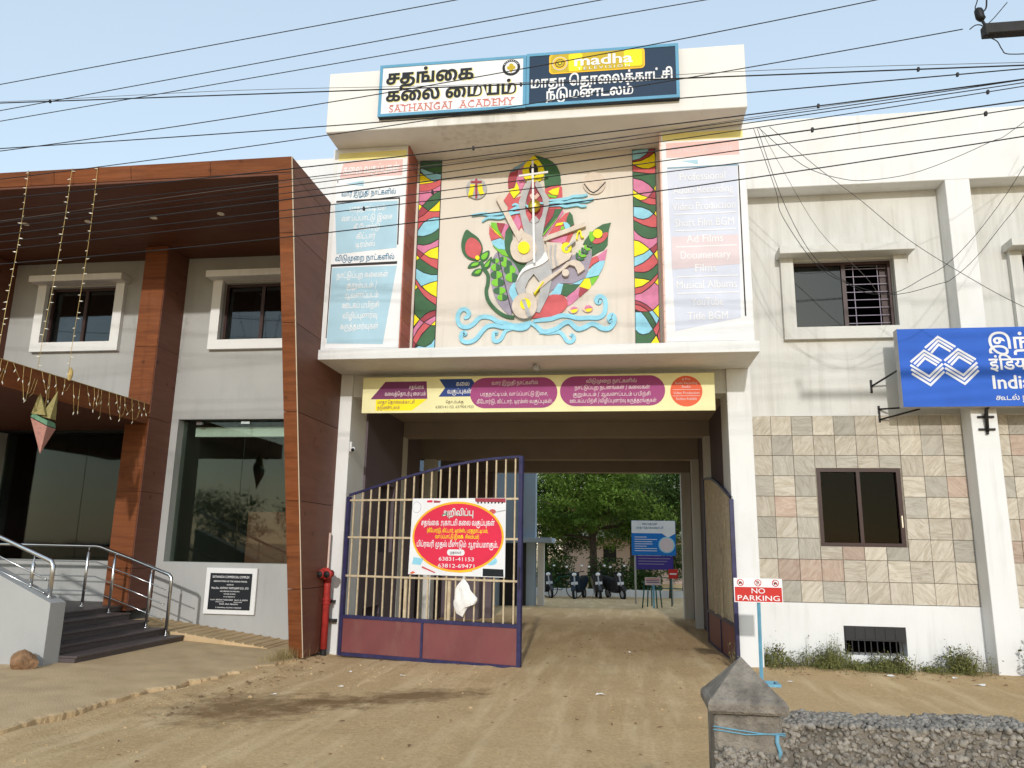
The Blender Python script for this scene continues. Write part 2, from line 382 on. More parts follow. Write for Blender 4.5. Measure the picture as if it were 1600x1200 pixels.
# ------------------------------------------------------------------ mesh helpers
def tag(o, label=None, cat=None, group=None, kind=None):
    if label: o['label'] = label
    if cat: o['category'] = cat
    if group: o['group'] = group
    if kind: o['kind'] = kind
    return o
def empty(name, loc=(0, 0, 0), label=None, cat=None, group=None, rz=0):
    o = bpy.data.objects.new(name, None); o.location = loc; o.rotation_euler = (0, 0, rz)
    o.empty_display_size = 0.2
    col.objects.link(o)
    return tag(o, label, cat, group)
def link(name, me, m, parent=None, smooth=False):
    o = bpy.data.objects.new(name, me)
    if m is not None and not me.materials: me.materials.append(MATS[m] if isinstance(m, str) else m)
    if smooth:
        for p in me.polygons: p.use_smooth = True
    if parent is not None:
        o.parent = parent
        if parent.type == 'EMPTY' and parent.name not in LOCAL:      # children of these are modelled in world coordinates
            o.matrix_parent_inverse = Matrix.Translation(-parent.location)
    col.objects.link(o)
    return o
LOCAL = set()
def bm_obj(name, bm, m, parent=None, smooth=False):
    bmesh.ops.recalc_face_normals(bm, faces=bm.faces)
    me = bpy.data.meshes.new(name); bm.to_mesh(me); bm.free()
    return link(name, me, m, parent, smooth)
def bm_box(bm, x0, x1, y0, y1, z0, z1, bev=0.0):
    v = [bm.verts.new(c) for c in ((x0, y0, z0), (x1, y0, z0), (x1, y1, z0), (x0, y1, z0), (x0, y0, z1), (x1, y0, z1), (x1, y1, z1), (x0, y1, z1))]
    fs = [bm.faces.new([v[i] for i in q]) for q in ((0, 3, 2, 1), (4, 5, 6, 7), (0, 1, 5, 4), (1, 2, 6, 5), (2, 3, 7, 6), (3, 0, 4, 7))]
    if bev > 0:
        es = list({e for f in fs for e in f.edges})
        bmesh.ops.bevel(bm, geom=es, offset=bev, segments=1, affect='EDGES', profile=0.5)
    return bm
def box(name, x0, x1, y0, y1, z0, z1, m, parent=None, bev=0.0):
    return bm_obj(name, bm_box(bmesh.new(), x0, x1, y0, y1, z0, z1, bev), m, parent)
def bm_poly(bm, pts, a, b, axis):
    """prism: 2D outline pts extruded between a and b along axis ('x': pts are y,z; 'y': x,z; 'z': x,y)"""
    def P(p, t):
        return (t, p[0], p[1]) if axis == 'x' else ((p[0], t, p[1]) if axis == 'y' else (p[0], p[1], t))
    n = len(pts)
    A = [bm.verts.new(P(p, a)) for p in pts]; B = [bm.verts.new(P(p, b)) for p in pts]
    tri = tessellate_polygon([[Vector((p[0], p[1], 0)) for p in pts]]) if n > 4 else None
    if tri:
        for t in tri:
            try:
                bm.faces.new([A[i] for i in t]); bm.faces.new([B[i] for i in reversed(t)])
            except ValueError: pass
    else:
        bm.faces.new(A); bm.faces.new(B[::-1])
    for i in range(n):
        j = (i+1) % n
        try: bm.faces.new((A[i], A[j], B[j], B[i]))
        except ValueError: pass
    return bm
def prism(name, pts, a, b, axis, m, parent=None):
    return bm_obj(name, bm_poly(bmesh.new(), pts, a, b, axis), m, parent)
def bm_tube(bm, pts, r, seg=8, cap=True):
    pts = [Vector(p) for p in pts]
    rad = r if isinstance(r, (list, tuple)) else [r]*len(pts)
    rings = []; prev = None
    for i, p in enumerate(pts):
        d = (pts[min(i+1, len(pts)-1)] - pts[max(i-1, 0)])
        d = d.normalized() if d.length > 1e-9 else Vector((0, 0, 1))
        if prev is None:
            a = Vector((0, 0, 1)) if abs(d.z) < 0.9 else Vector((1, 0, 0))
            u = d.cross(a).normalized()
        else:
            u = prev - d*prev.dot(d)
            u = u.normalized() if u.length > 1e-6 else d.orthogonal().normalized()
        prev = u; v = d.cross(u)
        rings.append([bm.verts.new(p + (u*math.cos(2*math.pi*k/seg) + v*math.sin(2*math.pi*k/seg))*rad[i]) for k in range(seg)])
    for a, b in zip(rings, rings[1:]):
        for k in range(seg): bm.faces.new((a[k], a[(k+1) % seg], b[(k+1) % seg], b[k]))
    if cap:
        bm.faces.new(rings[0][::-1]); bm.faces.new(rings[-1])
    return bm
def tube(name, pts, r, m, parent=None, seg=8, smooth=True):
    return bm_obj(name, bm_tube(bmesh.new(), pts, r, seg), m, parent, smooth)
def bm_ball(bm, c, r, sub=2, sc=(1, 1, 1)):
    ret = bmesh.ops.create_icosphere(bm, subdivisions=sub, radius=r)
    for v in ret['verts']:
        v.co = Vector((v.co.x*sc[0]+c[0], v.co.y*sc[1]+c[1], v.co.z*sc[2]+c[2]))
    return bm
def ball(name, c, r, m, parent=None, sub=2, sc=(1, 1, 1)):
    return bm_obj(name, bm_ball(bmesh.new(), c, r, sub, sc), m, parent, True)
def disc(name, c, r, depth, axis, m, parent=None, seg=24):
    pts = [(r*math.cos(2*math.pi*k/seg), r*math.sin(2*math.pi*k/seg)) for k in range(seg)]
    i = {'x': (1, 2), 'y': (0, 2), 'z': (0, 1)}[axis]; t = {'x': 0, 'y': 1, 'z': 2}[axis]
    return prism(name, [(p[0]+c[i[0]], p[1]+c[i[1]]) for p in pts], c[t], c[t]+depth, axis, m, parent)
def catmull(pts, n=4, closed=False):
    out = []; N = len(pts)
    rng = range(N) if closed else range(N-1)
    for i in rng:
        if closed: p = [pts[(i+k-1) % N] for k in range(4)]
        else: p = [pts[max(0, min(N-1, i+k-1))] for k in range(4)]
        for s in range(n):
            t = s/n
            out.append(tuple(0.5*(2*p[1][j] + (p[2][j]-p[0][j])*t + (2*p[0][j]-5*p[1][j]+4*p[2][j]-p[3][j])*t*t + (3*p[1][j]-p[0][j]-3*p[2][j]+p[3][j])*t**3) for j in range(len(p[1]))))
    if not closed: out.append(tuple(pts[-1]))
    return out
def wall_holes(name, x0, x1, z0, z1, y0, y1, holes, m, parent=None):
    """wall slab between y0 (front) and y1 with rectangular holes (x0,x1,z0,z1): one mesh with reveals"""
    xs = sorted({x0, x1, *[h[0] for h in holes], *[h[1] for h in holes]}); xs = [x for x in xs if x0 <= x <= x1]
    zs = sorted({z0, z1, *[h[2] for h in holes], *[h[3] for h in holes]}); zs = [z for z in zs if z0 <= z <= z1]
    bm = bmesh.new(); vc = {}
    def V(x, y, z):
        k = (round(x, 5), round(y, 5), round(z, 5))
        if k not in vc: vc[k] = bm.verts.new(k)
        return vc[k]
    def solid(i, j):
        if i < 0 or j < 0 or i >= len(xs)-1 or j >= len(zs)-1: return False
        cx = (xs[i]+xs[i+1])/2; cz = (zs[j]+zs[j+1])/2
        return not any(h[0] < cx < h[1] and h[2] < cz < h[3] for h in holes)
    for i in range(len(xs)-1):
        for j in range(len(zs)-1):
            if not solid(i, j): continue
            a, b, c, d = xs[i], xs[i+1], zs[j], zs[j+1]
            bm.faces.new((V(a, y0, c), V(b, y0, c), V(b, y0, d), V(a, y0, d)))
            bm.faces.new((V(a, y1, d), V(b, y1, d), V(b, y1, c), V(a, y1, c)))
            if not solid(i-1, j): bm.faces.new((V(a, y0, d), V(a, y1, d), V(a, y1, c), V(a, y0, c)))
            if not solid(i+1, j): bm.faces.new((V(b, y0, c), V(b, y1, c), V(b, y1, d), V(b, y0, d)))
            if not solid(i, j-1): bm.faces.new((V(a, y0, c), V(a, y1, c), V(b, y1, c), V(b, y0, c)))
            if not solid(i, j+1): bm.faces.new((V(a, y0, d), V(b, y0, d), V(b, y1, d), V(a, y1, d)))
    return bm_obj(name, bm, m, parent)
def room(name, x0, x1, y0, y1, z0, z1, m, parent):
    """open-fronted dark box behind a window"""
    bm = bmesh.new()
    v = [bm.verts.new(c) for c in ((x0, y0, z0), (x1, y0, z0), (x1, y1, z0), (x0, y1, z0), (x0, y0, z1), (x1, y0, z1), (x1, y1, z1), (x0, y1, z1))]
    for q in ((0, 1, 2, 3), (4, 7, 6, 5), (1, 5, 6, 2), (2, 6, 7, 3), (3, 7, 4, 0)): bm.faces.new([v[i] for i in q])
    me = bpy.data.meshes.new(name); bm.to_mesh(me); bm.free()
    return link(name, me, m, parent)

# ------------------------------------------------------------------ lettering
GLYPHS = {
20:"238,252 178,232 146,200 135,153 144,113 173,84 216,66 269,60 344,74 372,92 394,120 407,160 408,254|408,254 409,328 683,328 683,258|409,328 411,482 239,482 239,323 240,323 332,328|239,323 239,302 160,286 160,302 168,306|160,302 160,554 683,554 683,482 496,482 493,166 471,86 452,57 417,25 372,4 320,-8 261,-12 204,-7 153,7 110,30 77,63 56,104 49,152 56,202 78,246 114,280",
25:"238,252 178,232 146,200 135,153 144,113 173,84 216,66 269,60 344,74 372,92 394,120 407,160 408,256|408,256 409,327 477,328 559,323 632,306 693,278 738,235 767,176 777,98 771,36 752,-14 722,-57 681,-94 606,-131 511,-150 207,-162 167,-179 142,-210 136,-317 54,-321 47,-243 51,-202 63,-168 104,-119 162,-92 245,-84 500,-76 592,-54 650,-13 680,38 691,105 686,149 672,184 649,210 585,244 467,258|409,327 411,482 239,482 239,323 240,323|239,323 239,302 160,286 160,302 168,306|160,302 160,554 683,554 683,482 496,482 493,166 471,86 452,57 417,25 372,4 320,-8 261,-12 204,-7 153,7 110,30 77,63 56,104 49,152 56,202 78,246 114,280",
78:"88,0 88,554 604,554 604,482 430,482 430,324 517,359 604,357 644,343 676,320 699,288 713,248 716,166 696,100 682,72 804,72 804,0 344,0 344,72 595,72 622,128 632,192 626,237 607,267 578,284 543,289 482,276 430,246 430,144 344,144 344,482 174,482 174,0|733,0 733,72 870,72 870,554 956,554 956,0|522,678 496,683 474,696 460,718 455,745 460,772 474,793 496,807 522,812 548,807 570,793 584,772 589,745 584,718 570,696 548,683",
48:"659,497 751,410 792,343 817,268 825,189 820,128 806,78 782,38 750,10 710,-6 663,-12 610,-6 568,14 537,45 514,84 501,132 500,242 524,340 569,421 640,498 648,503|620,367 590,284 581,189 586,129 602,88 627,64 660,56 688,61 708,75 733,123 740,182 732,258 710,325 672,384 649,406|140,174 152,129 170,96 194,73 222,60 279,59 317,82 337,126 340,155 334,199 314,232 284,251 247,258 208,253 172,237 138,209|138,209 108,184 93,248 127,280 147,292 136,233|147,292 168,306 213,322 261,328 326,317 378,284 411,232 422,165 417,114 401,70 376,35 342,9 299,-7 249,-12 198,-5 152,14 113,48 82,97 63,162 57,243 68,335 100,414 153,479 223,526 309,556 408,566 541,549 621,519 648,503 682,527 727,548 776,562 828,566 913,556 981,526 1032,481 1068,422 1089,354 1096,280 1082,158 1048,62 1005,-12 933,32 986,134 1003,199 1008,276 1002,338 986,390 959,434 922,466 876,485 821,492 742,480 673,439 649,406 621,433 572,461 518,479 398,492 329,485 269,465 220,433 182,391 155,340",
18:"238,252 178,232 146,200 135,153 144,113 173,84 216,66 269,60 344,74 372,92 394,120 407,160 408,256|408,256 409,323 602,323 668,308 720,279 743,256 761,226 772,192 776,152 765,84 730,34 676,2 552,-5 502,5 521,72 594,62 635,68 666,85 684,114 690,156 686,187 675,210 636,241 519,258|409,323 411,482 239,482 239,323 240,323|239,323 239,302 160,286 160,302 168,306|160,302 160,554 683,554 683,482 496,482 493,166 471,86 452,57 417,25 372,4 320,-8 261,-12 204,-7 153,7 110,30 77,63 56,104 49,152 56,202 78,246 114,280",
33:"140,174 152,129 170,96 194,73 222,60 278,59 317,82 337,126 340,155 334,199 314,232 284,251 247,258 208,253 172,237 138,209|138,209 108,184 93,248 127,280 141,289 136,232|141,289 168,306 213,322 261,328 326,317 378,284 411,232 422,165 417,114 401,70 376,35 342,9 299,-7 249,-12 198,-6 152,14 113,48 82,96 63,161 57,242 63,318 81,384 110,440 147,486 192,521 244,546 300,561 359,566 457,553 504,534 545,502 588,440 610,359 625,160 644,114 674,81 717,64 776,66 804,78 828,100 847,132 859,177 859,300 847,359 802,462 738,547 816,600 872,519 914,434 941,343 950,244 944,166 926,102 895,52 854,16 801,-5 737,-12 658,0 597,38 569,74 548,121 535,180 520,361 494,428 450,471 393,490 355,492 291,484 237,458 194,419 162,366 142,304",
29:"580,566 648,556 703,528 745,482 774,420 791,347 797,262 793,197 782,142 762,96 734,60 681,24 610,6 512,0 88,0 88,554 174,554 174,72 400,72 403,411 426,487 445,515 500,553|486,72 594,77 639,91 672,116 693,153 705,203 706,328 696,382 678,428 654,464 620,486",
30:"354,0 354,554 440,554 440,72 789,72 789,554 875,554 875,0|258,61 312,76 360,125 358,39 310,4 278,-7 255,62|255,62 177,293 178,140 186,106 213,73|177,293 88,554 174,554",
88:"580,566 648,556 703,528 745,482 774,420 791,347 797,262 793,197 782,142 762,96 734,60 681,24 610,6 512,0 88,0 88,554 174,554 174,72 400,72 403,411 426,487 445,515 500,553|486,72 594,77 639,91 672,116 693,153 705,203 706,328 696,382 678,428 654,464 620,486|430,678 404,683 382,696 368,718 363,745 368,772 382,793 404,807 430,812 456,807 478,793 492,772 497,745 492,718 478,696 456,683",
41:"88,0 88,554 623,554 623,482 453,482 453,0 367,0 367,482 174,482 174,0",
46:"411,58 457,65 492,86 515,122 523,173 517,214 498,248 469,270 430,277 391,270 361,249 342,216 335,171 347,102 370,65|370,65 384,43 326,27 278,92 276,98 313,75|276,98 262,137 257,192 262,232 276,270 300,302 334,327 378,344 432,349 478,344 519,328 553,303 580,268 596,225 602,173 595,114 574,67 542,32 502,7 453,-7 400,-12 328,-5 262,17 204,52 154,99 112,158 82,227 63,306 57,393 66,498 94,589 136,666 190,730 254,779 325,814 400,836 475,843 549,838 611,823 663,799 707,768 741,732 768,690 788,639 810,504 813,0 727,0 725,450 710,582 696,632 676,674 648,709 616,734 577,753 530,764 475,768 422,763 366,748 310,722 258,683 212,631 175,565 151,484 143,385 156,272 191,183 245,117",
77:"238,252 178,232 146,200 135,153 144,113 173,84 216,66 269,60 344,74 372,92 394,120 407,160 408,256|408,256 409,323 602,323 668,308 720,279 743,256 761,226 772,192 776,152 765,84 730,34 676,2 552,-5 502,5 521,72 594,62 635,68 666,85 684,114 690,156 686,187 675,210 636,241 519,258|409,323 411,482 239,482 239,323 240,323|239,323 239,302 160,286 160,302 168,306|160,302 160,554 683,554 683,482 496,482 493,166 471,86 452,57 417,25 372,4 320,-8 261,-12 204,-7 153,7 110,30 77,63 56,104 49,152 56,202 78,246 114,280|432,678 406,683 384,696 370,718 365,745 370,772 384,793 406,807 432,812 458,807 480,793 494,772 499,745 494,718 480,696 458,683",
82:"88,0 88,554 174,554 174,72 676,72 676,0|347,678 320,683 299,696 285,718 280,745 285,772 299,793 320,807 347,812 374,807 395,793 409,772 414,745 409,718 395,696 374,683",
42:"-27,839 20,826 61,804 120,747 153,676 172,565 174,0 88,0 86,537 74,633 50,695 11,740 -47,765 -121,764 -154,752 -180,732 -200,706 -211,674 -213,608 -197,545 -182,515 -273,515 -299,605 -296,686 -283,729 -262,764 -234,793 -163,830",
26:"557,362 606,356 650,336 687,304 716,259 735,202 741,134 734,54 715,-8 684,-56 642,-94 568,-131 473,-150 207,-162 167,-179 142,-210 136,-317 54,-321 47,-243 51,-202 63,-168 104,-119 162,-92 245,-84 472,-77 555,-54 610,-14 642,44 655,131 642,218 625,249 602,271 572,284 508,286 430,247 427,322 485,350|88,0 88,554 609,554 609,482 434,482 434,0 348,0 348,482 174,482 174,0",
116:"424,-297 346,-288 276,-263 216,-221 165,-164 124,-91 95,-3 77,99 71,242 77,357 95,460 124,550 164,628 212,694 268,748 332,789 402,819 477,837 557,843 634,838 700,822 756,797 836,732 884,657 913,562 928,377 928,0 842,0 840,415 822,561 802,623 772,676 730,717 656,754 554,768 494,763 436,749 380,725 328,690 281,645 240,588 205,518 179,435 162,339 157,229 162,120 175,26 197,-51 228,-114 266,-162 311,-196 363,-215 421,-222 476,-218 523,-204 562,-182 594,-151 618,-112 634,-65 648,53 645,118 635,168 619,205 598,229 570,242 509,244 436,207 437,281 484,307 553,319 604,312 648,292 685,258 713,208 730,144 736,62 730,-31 712,-108 684,-170 646,-218 600,-254 548,-278 488,-292|355,0 355,554 442,554 442,0",
83:"662,495 754,403 792,340 817,268 825,189 820,128 806,78 782,38 750,10 710,-6 663,-12 610,-6 568,14 537,45 514,84 501,132 500,238 522,334 566,417 596,454 644,495 652,500|1084,497 1162,422 1210,339 1237,242 1240,189 1235,128 1220,78 1197,38 1164,10 1124,-6 1077,-12 1025,-6 984,14 952,45 930,84 916,132 915,236 936,328 985,416 1020,458 1065,495 1078,500|1066,405 1022,332 999,239 1001,129 1017,88 1042,64 1074,56 1102,61 1124,75 1148,123 1155,182 1140,288 1100,374 1069,407|642,398 602,321 583,233 586,129 602,88 627,64 660,56 688,61 708,75 733,123 740,182 732,258 710,325 672,384 649,406|140,174 152,129 170,96 194,73 222,60 278,59 317,82 337,126 340,155 334,199 314,232 284,251 247,258 208,253 172,237 138,209|138,209 108,184 93,248 127,280 147,292 136,233|147,292 168,306 213,322 261,328 326,317 378,284 411,232 422,165 417,114 401,70 376,35 342,9 299,-7 249,-12 198,-5 152,14 113,48 82,97 63,162 57,243 68,335 100,414 153,479 223,526 309,556 408,566 500,558 583,536 652,500 693,526 746,548 804,562 909,564 985,549 1078,500 1167,538 1266,552 1631,554 1631,482 1461,482 1461,0 1375,0 1375,482 1194,472 1121,445 1069,407 1047,432 1004,461 960,480 868,493 764,479 718,460 672,429 649,406 621,433 572,461 518,479 398,492 329,485 269,465 220,433 182,391 155,340|825,678 798,683 777,696 763,718 758,745 763,772 777,793 798,807 825,812 852,807 873,793 887,772 892,745 887,718 873,696 852,683",
23:"88,0 88,554 174,554 174,72 676,72 676,0",
36:"140,177 152,130 170,96 194,74 222,60 277,59 316,82 337,126 340,155 334,199 314,232 284,251 247,258 208,253 172,237 138,209|138,209 108,184 93,248 127,280 141,289 136,237|141,289 168,306 213,322 261,328 326,317 378,284 411,232 422,165 417,114 401,70 376,35 342,9 299,-7 249,-12 198,-5 152,14 113,48 82,97 63,162 57,243 68,341 100,422 149,485 212,530 285,557 364,566 435,560 494,544 544,517 584,482 614,439 634,390 647,337 648,220 622,118 603,72 870,72 870,554 956,554 956,0 515,0 511,63 548,150 559,205 563,269 557,335 538,390 508,434 468,466 418,486 360,492 295,484 240,458 196,419 163,368 143,306",
102:"515,256 443,244 396,218 375,179 372,153 382,113 410,84 453,66 506,60 582,74 610,92 630,120 644,160 645,254|645,254 646,327 694,328 774,322 842,304 897,276 941,239 974,195 996,146 1010,94 1014,40 1008,-35 990,-100 960,-156 922,-202 876,-241 822,-271 700,-309 537,-321 438,-314 352,-294 279,-263 218,-222 169,-174 131,-119 102,-60 83,3 68,151 73,230 88,305 140,440 207,554 280,510 212,394 169,274 154,131 160,58 176,-12 205,-75 246,-132 300,-178 368,-214 450,-236 560,-244 641,-240 712,-226 775,-204 828,-172 870,-132 900,-84 920,-26 926,41 918,109 895,164 858,206 810,235 751,252|646,327 648,482 476,482 476,323 478,323|476,323 476,302 397,286 397,302 406,306|397,302 397,554 920,554 920,482 733,482 730,166 708,86 689,57 654,25 610,4 558,-8 499,-12 441,-7 390,7 347,30 314,63 293,104 286,152 293,202 314,246 352,280",
87:"88,0 88,554 174,554 174,72 604,72 604,554 690,554 690,0|389,678 362,683 341,696 327,718 322,745 327,772 341,793 362,807 389,812 416,807 437,793 451,772 456,745 451,718 437,696 416,683",
131:"604,-283 604,0 88,0 88,554 174,554 174,72 604,72 604,554 690,554 690,-283",
93:"140,177 152,130 170,96 194,74 222,60 278,59 317,82 337,126 340,155 334,199 314,232 284,251 247,258 208,253 172,237 138,209|138,209 108,184 93,248 127,280 141,289 136,237|141,289 168,306 213,322 261,328 326,317 378,284 411,232 422,165 417,114 401,70 376,35 342,9 299,-7 249,-12 198,-5 152,14 113,48 82,97 63,162 57,243 63,320 82,386 111,441 149,486 195,521 246,546 301,561 400,564 470,547 555,497 542,401 505,440 462,468 413,486 355,492 292,484 239,458 196,419 163,368 143,306|537,0 537,416 549,494 549,554 1053,554 1053,482 883,482 883,0 797,0 797,482 623,482 623,0|535,678 508,683 487,696 473,718 468,745 473,772 487,793 508,807 535,812 562,807 583,793 597,772 602,745 597,718 583,696 562,683",
31:"231,-212 174,-159 367,24 367,482 174,482 174,0 88,0 88,554 623,554 623,482 453,482 453,0",
8:"183,81 246,112 319,134 398,147 555,148 686,121 740,100 792,70 835,36 868,-4 892,-46 905,-89 910,-134 896,-212 856,-271 789,-308 698,-321 629,-316 562,-302 496,-277 382,-214 285,-129 203,-25 157,62|268,18 345,-82 448,-171 549,-226 640,-247 689,-249 752,-241 794,-216 816,-177 824,-129 816,-80 793,-36 758,2 713,31 662,53 543,76 399,75 328,62 268,41 259,36|461,494 405,473 385,454 372,429 368,399 374,365 390,337 418,318 454,312 488,318 514,336 531,364 537,402 525,461 503,493|608,438 615,392 610,351 596,316 573,286 541,263 501,249 452,244 409,249 370,263 337,286 311,317 294,355 289,398 296,450 318,492 353,525 399,548 453,562 513,566 601,556 673,527 729,480 770,418 794,342 802,254 793,151 759,35 702,-79 620,-175 520,-249 390,-302 324,-316 256,-321 196,-315 144,-298 104,-271 74,-234 55,-188 49,-134 58,-67 86,-9 128,40 157,62 130,113 100,198 82,285 76,379 83,465 106,549 143,628 196,698 264,757 348,804 449,833 567,843 681,834 778,809 859,766 925,707 960,660 988,607 1010,548 1035,408 1038,0 952,0 949,363 927,513 906,574 878,627 843,671 791,714 729,744 655,762 567,768 486,762 410,742 340,711 280,667 231,611 194,544 170,465 162,375 171,262 198,163 259,36 220,16 182,-15 155,-50 139,-89 134,-128 142,-178 166,-216 207,-241 268,-249 352,-242 431,-214 490,-181 545,-138 593,-88 634,-32 667,26 708,166 715,250 710,316 696,372 673,416 645,450 613,474 580,490 578,490|578,490 503,493 487,515 567,510",
143:"699,-150 622,-227 532,-280 427,-311 285,-321 224,-317 166,-306 114,-285 72,-256 45,-217 36,-167 44,-129 82,-94 163,-84 731,-84|130,-160 122,-166 119,-180 130,-207 164,-228 219,-243 307,-248 391,-242 466,-226 532,-196 582,-158|399,466 424,510 451,533 484,551 524,562 570,566 640,556 698,528 745,482 778,418 798,339 805,244 800,146 784,56 761,-22 731,-84 998,-84 998,-156 582,-158 591,-151 654,-47 693,55 713,178 711,329 696,392 673,438 642,470 605,488 538,492 492,474 457,433 440,367 438,0 352,0 347,404 327,461 301,485 262,494 224,486 197,463 176,406 172,0 86,0 90,423 107,480 139,524 189,556 255,566 324,552 376,510|961,-156 961,554 1047,554 1047,-156",
34:"140,177 152,130 170,96 194,74 222,60 278,59 317,82 337,126 340,155 334,199 314,232 284,251 247,258 208,253 172,237 138,209|138,209 108,184 93,248 127,280 141,289 136,237|141,289 168,306 213,322 261,328 326,317 378,284 411,232 422,165 417,114 401,70 376,35 342,9 299,-7 249,-12 198,-5 152,14 113,48 82,97 63,162 57,243 63,320 82,386 111,441 149,486 195,521 246,546 301,561 400,564 470,547 555,497 542,401 505,440 462,468 413,486 355,492 292,484 239,458 196,419 163,368 143,306|537,0 537,416 549,494 549,554 1053,554 1053,482 883,482 883,0 797,0 797,482 623,482 623,0",
92:"140,174 152,129 170,96 194,73 222,60 278,59 317,82 337,126 340,155 334,199 314,232 284,251 247,258 208,253 172,237 138,209|138,209 108,184 93,248 127,280 141,289 136,232|141,289 168,306 213,322 261,328 326,317 378,284 411,232 422,165 417,114 401,70 376,35 342,9 299,-7 249,-12 198,-6 152,14 113,48 82,96 63,161 57,242 63,318 81,384 110,440 147,486 192,521 244,546 300,561 359,566 457,553 504,534 545,502 588,440 610,359 625,160 644,114 674,81 717,64 776,66 804,78 828,100 847,132 859,177 859,300 847,359 802,462 738,547 816,600 872,519 914,434 941,343 950,244 944,166 926,102 895,52 854,16 801,-5 737,-12 658,0 597,38 569,74 548,121 535,180 520,361 494,428 450,471 393,490 355,492 291,484 237,458 194,419 162,366 142,304|507,678 480,683 459,696 445,718 440,745 445,772 459,793 480,807 507,812 534,807 555,793 569,772 574,745 569,718 555,696 534,683",
28:"88,0 88,554 174,554 174,72 604,72 604,554 690,554 690,0",
114:"88,0 88,554 174,554 174,72 780,72 780,0|546,201 556,307 552,346 538,375 517,393 488,399 455,392 428,370 412,334 406,286 410,240 444,156 512,76|456,19 363,143 342,189 328,240 323,295 328,342 342,384 366,420 398,448 440,465 489,471 560,458 608,422 634,371 643,310 624,171 498,-284 419,-262 503,43|503,43 512,76 528,56",
89:"354,0 354,554 440,554 440,72 789,72 789,554 875,554 875,0|258,61 312,76 360,125 358,39 310,4 278,-7 255,62|255,62 177,293 178,140 186,106 213,73|177,293 88,554 174,554|481,678 454,683 433,696 419,718 414,745 419,772 433,793 454,807 481,812 508,807 529,793 543,772 548,745 543,718 529,696 508,683",
101:"238,252 178,232 146,200 135,153 144,113 173,84 216,66 269,60 344,74 372,92 394,120 407,160 408,256|408,256 409,323 602,323 668,308 720,279 743,256 761,226 772,192 776,152 765,84 730,34 676,2 552,-5 502,5 521,72 594,62 635,68 666,85 684,114 690,156 686,187 675,210 636,241 519,258|409,323 411,482 239,482 239,323 240,323|239,323 239,302 160,286 160,302 168,306|160,302 160,554 683,554 683,482 496,482 493,166 471,86 452,57 417,25 372,4 320,-8 261,-12 204,-7 153,7 110,30 77,63 56,104 49,152 56,202 78,246 114,280|642,738 642,699 658,671 702,656 728,660 747,672 759,690 763,713 756,743 735,764 703,776 662,777|662,777 624,778 588,769 597,789 620,818 671,796|588,769 557,761 511,728 484,681 475,626 490,554 501,535 417,529 398,624 402,667 414,708 433,745 460,778 496,805 541,826 594,839 657,843 733,834 788,808 822,769 833,718 824,663 795,624 753,602 702,594 650,601 609,624 583,659 574,705 584,759",
47:"452,722 443,665 449,626 466,597 492,580 526,574 562,581 590,600 606,630 612,667 608,700 594,726 574,746 516,769 481,769|481,769 424,770 406,766 427,792 484,774|464,58 534,70 561,86 581,108 594,137 598,173 593,213 576,246 549,269 510,276 474,269 446,250 426,217 420,171 432,102 458,59|360,92 345,134 340,185 345,229 360,268 384,300 418,325 460,341 510,346 556,341 597,326 631,301 657,268 674,225 679,173 672,114 649,67 614,32 568,7 513,-7 451,-12 372,-5 298,16 231,50 172,97 124,158 87,231 64,317 56,415 64,513 88,599 127,673 178,734 241,781 312,816 391,836 475,843 532,838 584,825 629,802 664,768 686,724 693,667 688,619 671,578 645,546 611,523 570,509 524,504 477,509 437,524 405,547 382,578 368,614 363,656 368,698 382,735 406,766 369,757 316,736 269,705 226,666 191,618 164,560 148,494 142,418 147,343 162,278 186,220 218,172 256,132 300,100 348,78 373,74|373,74 458,59 468,43 406,27",
90:"231,-212 174,-159 367,24 367,482 174,482 174,0 88,0 88,554 623,554 623,482 453,482 453,0|320,678 294,683 272,696 258,718 253,745 258,772 272,793 294,807 320,812 346,807 368,793 382,772 387,745 382,718 368,696 346,683",
98:"587,430 558,433 569,457|140,174 152,129 170,96 194,73 222,60 277,59 316,82 337,126 340,155 334,199 314,232 284,251 247,258 208,253 172,237 138,209|138,209 108,184 93,248 127,280 141,289 136,232|141,289 168,306 213,322 261,328 326,317 378,284 411,232 422,165 417,114 401,70 376,35 342,9 299,-7 249,-12 198,-6 152,14 113,48 82,96 63,161 57,242 63,318 81,384 110,440 147,486 192,521 244,546 300,561 359,566 452,552 492,533 528,507 559,473 569,457 588,498 612,526 642,548 677,561 754,563 813,541 837,521 860,490 876,452 886,404 897,160 909,124 946,81 989,64 1047,66 1076,78 1100,100 1119,132 1131,177 1135,237 1131,300 1118,359 1074,462 1009,547 1087,600 1143,519 1186,434 1213,343 1222,244 1216,166 1198,102 1167,52 1126,16 1073,-5 1009,-12 930,0 869,38 833,88 810,160 792,423 771,470 736,491 694,492 652,463 630,418 623,351 623,0 537,0 533,350 520,394 501,427 449,472 390,490 355,492 291,484 237,458 194,419 162,366 142,304|642,678 616,683 594,696 580,718 575,745 580,772 594,793 616,807 642,812 668,807 690,793 704,772 709,745 704,718 690,696 668,683",
134:"422,-283 346,-277 278,-258 217,-227 166,-183 124,-127 94,-58 74,22 68,148 73,227 88,303 140,441 206,554 280,510 227,426 187,334 162,237 154,121 159,38 174,-32 199,-88 231,-132 270,-166 316,-188 367,-202 422,-206 496,-200 556,-180 604,-149 639,-107 662,-54 674,8 758,8 744,-72 714,-143 666,-202 602,-246 520,-274|854,566 922,556 977,528 1019,482 1048,420 1065,347 1071,262 1067,197 1056,142 1036,96 1008,60 955,24 884,6 786,0 362,0 362,554 448,554 448,72 674,72 677,411 700,487 719,515 774,553|760,72 868,77 913,91 946,116 967,153 979,203 980,328 970,382 952,428 928,464 894,486",
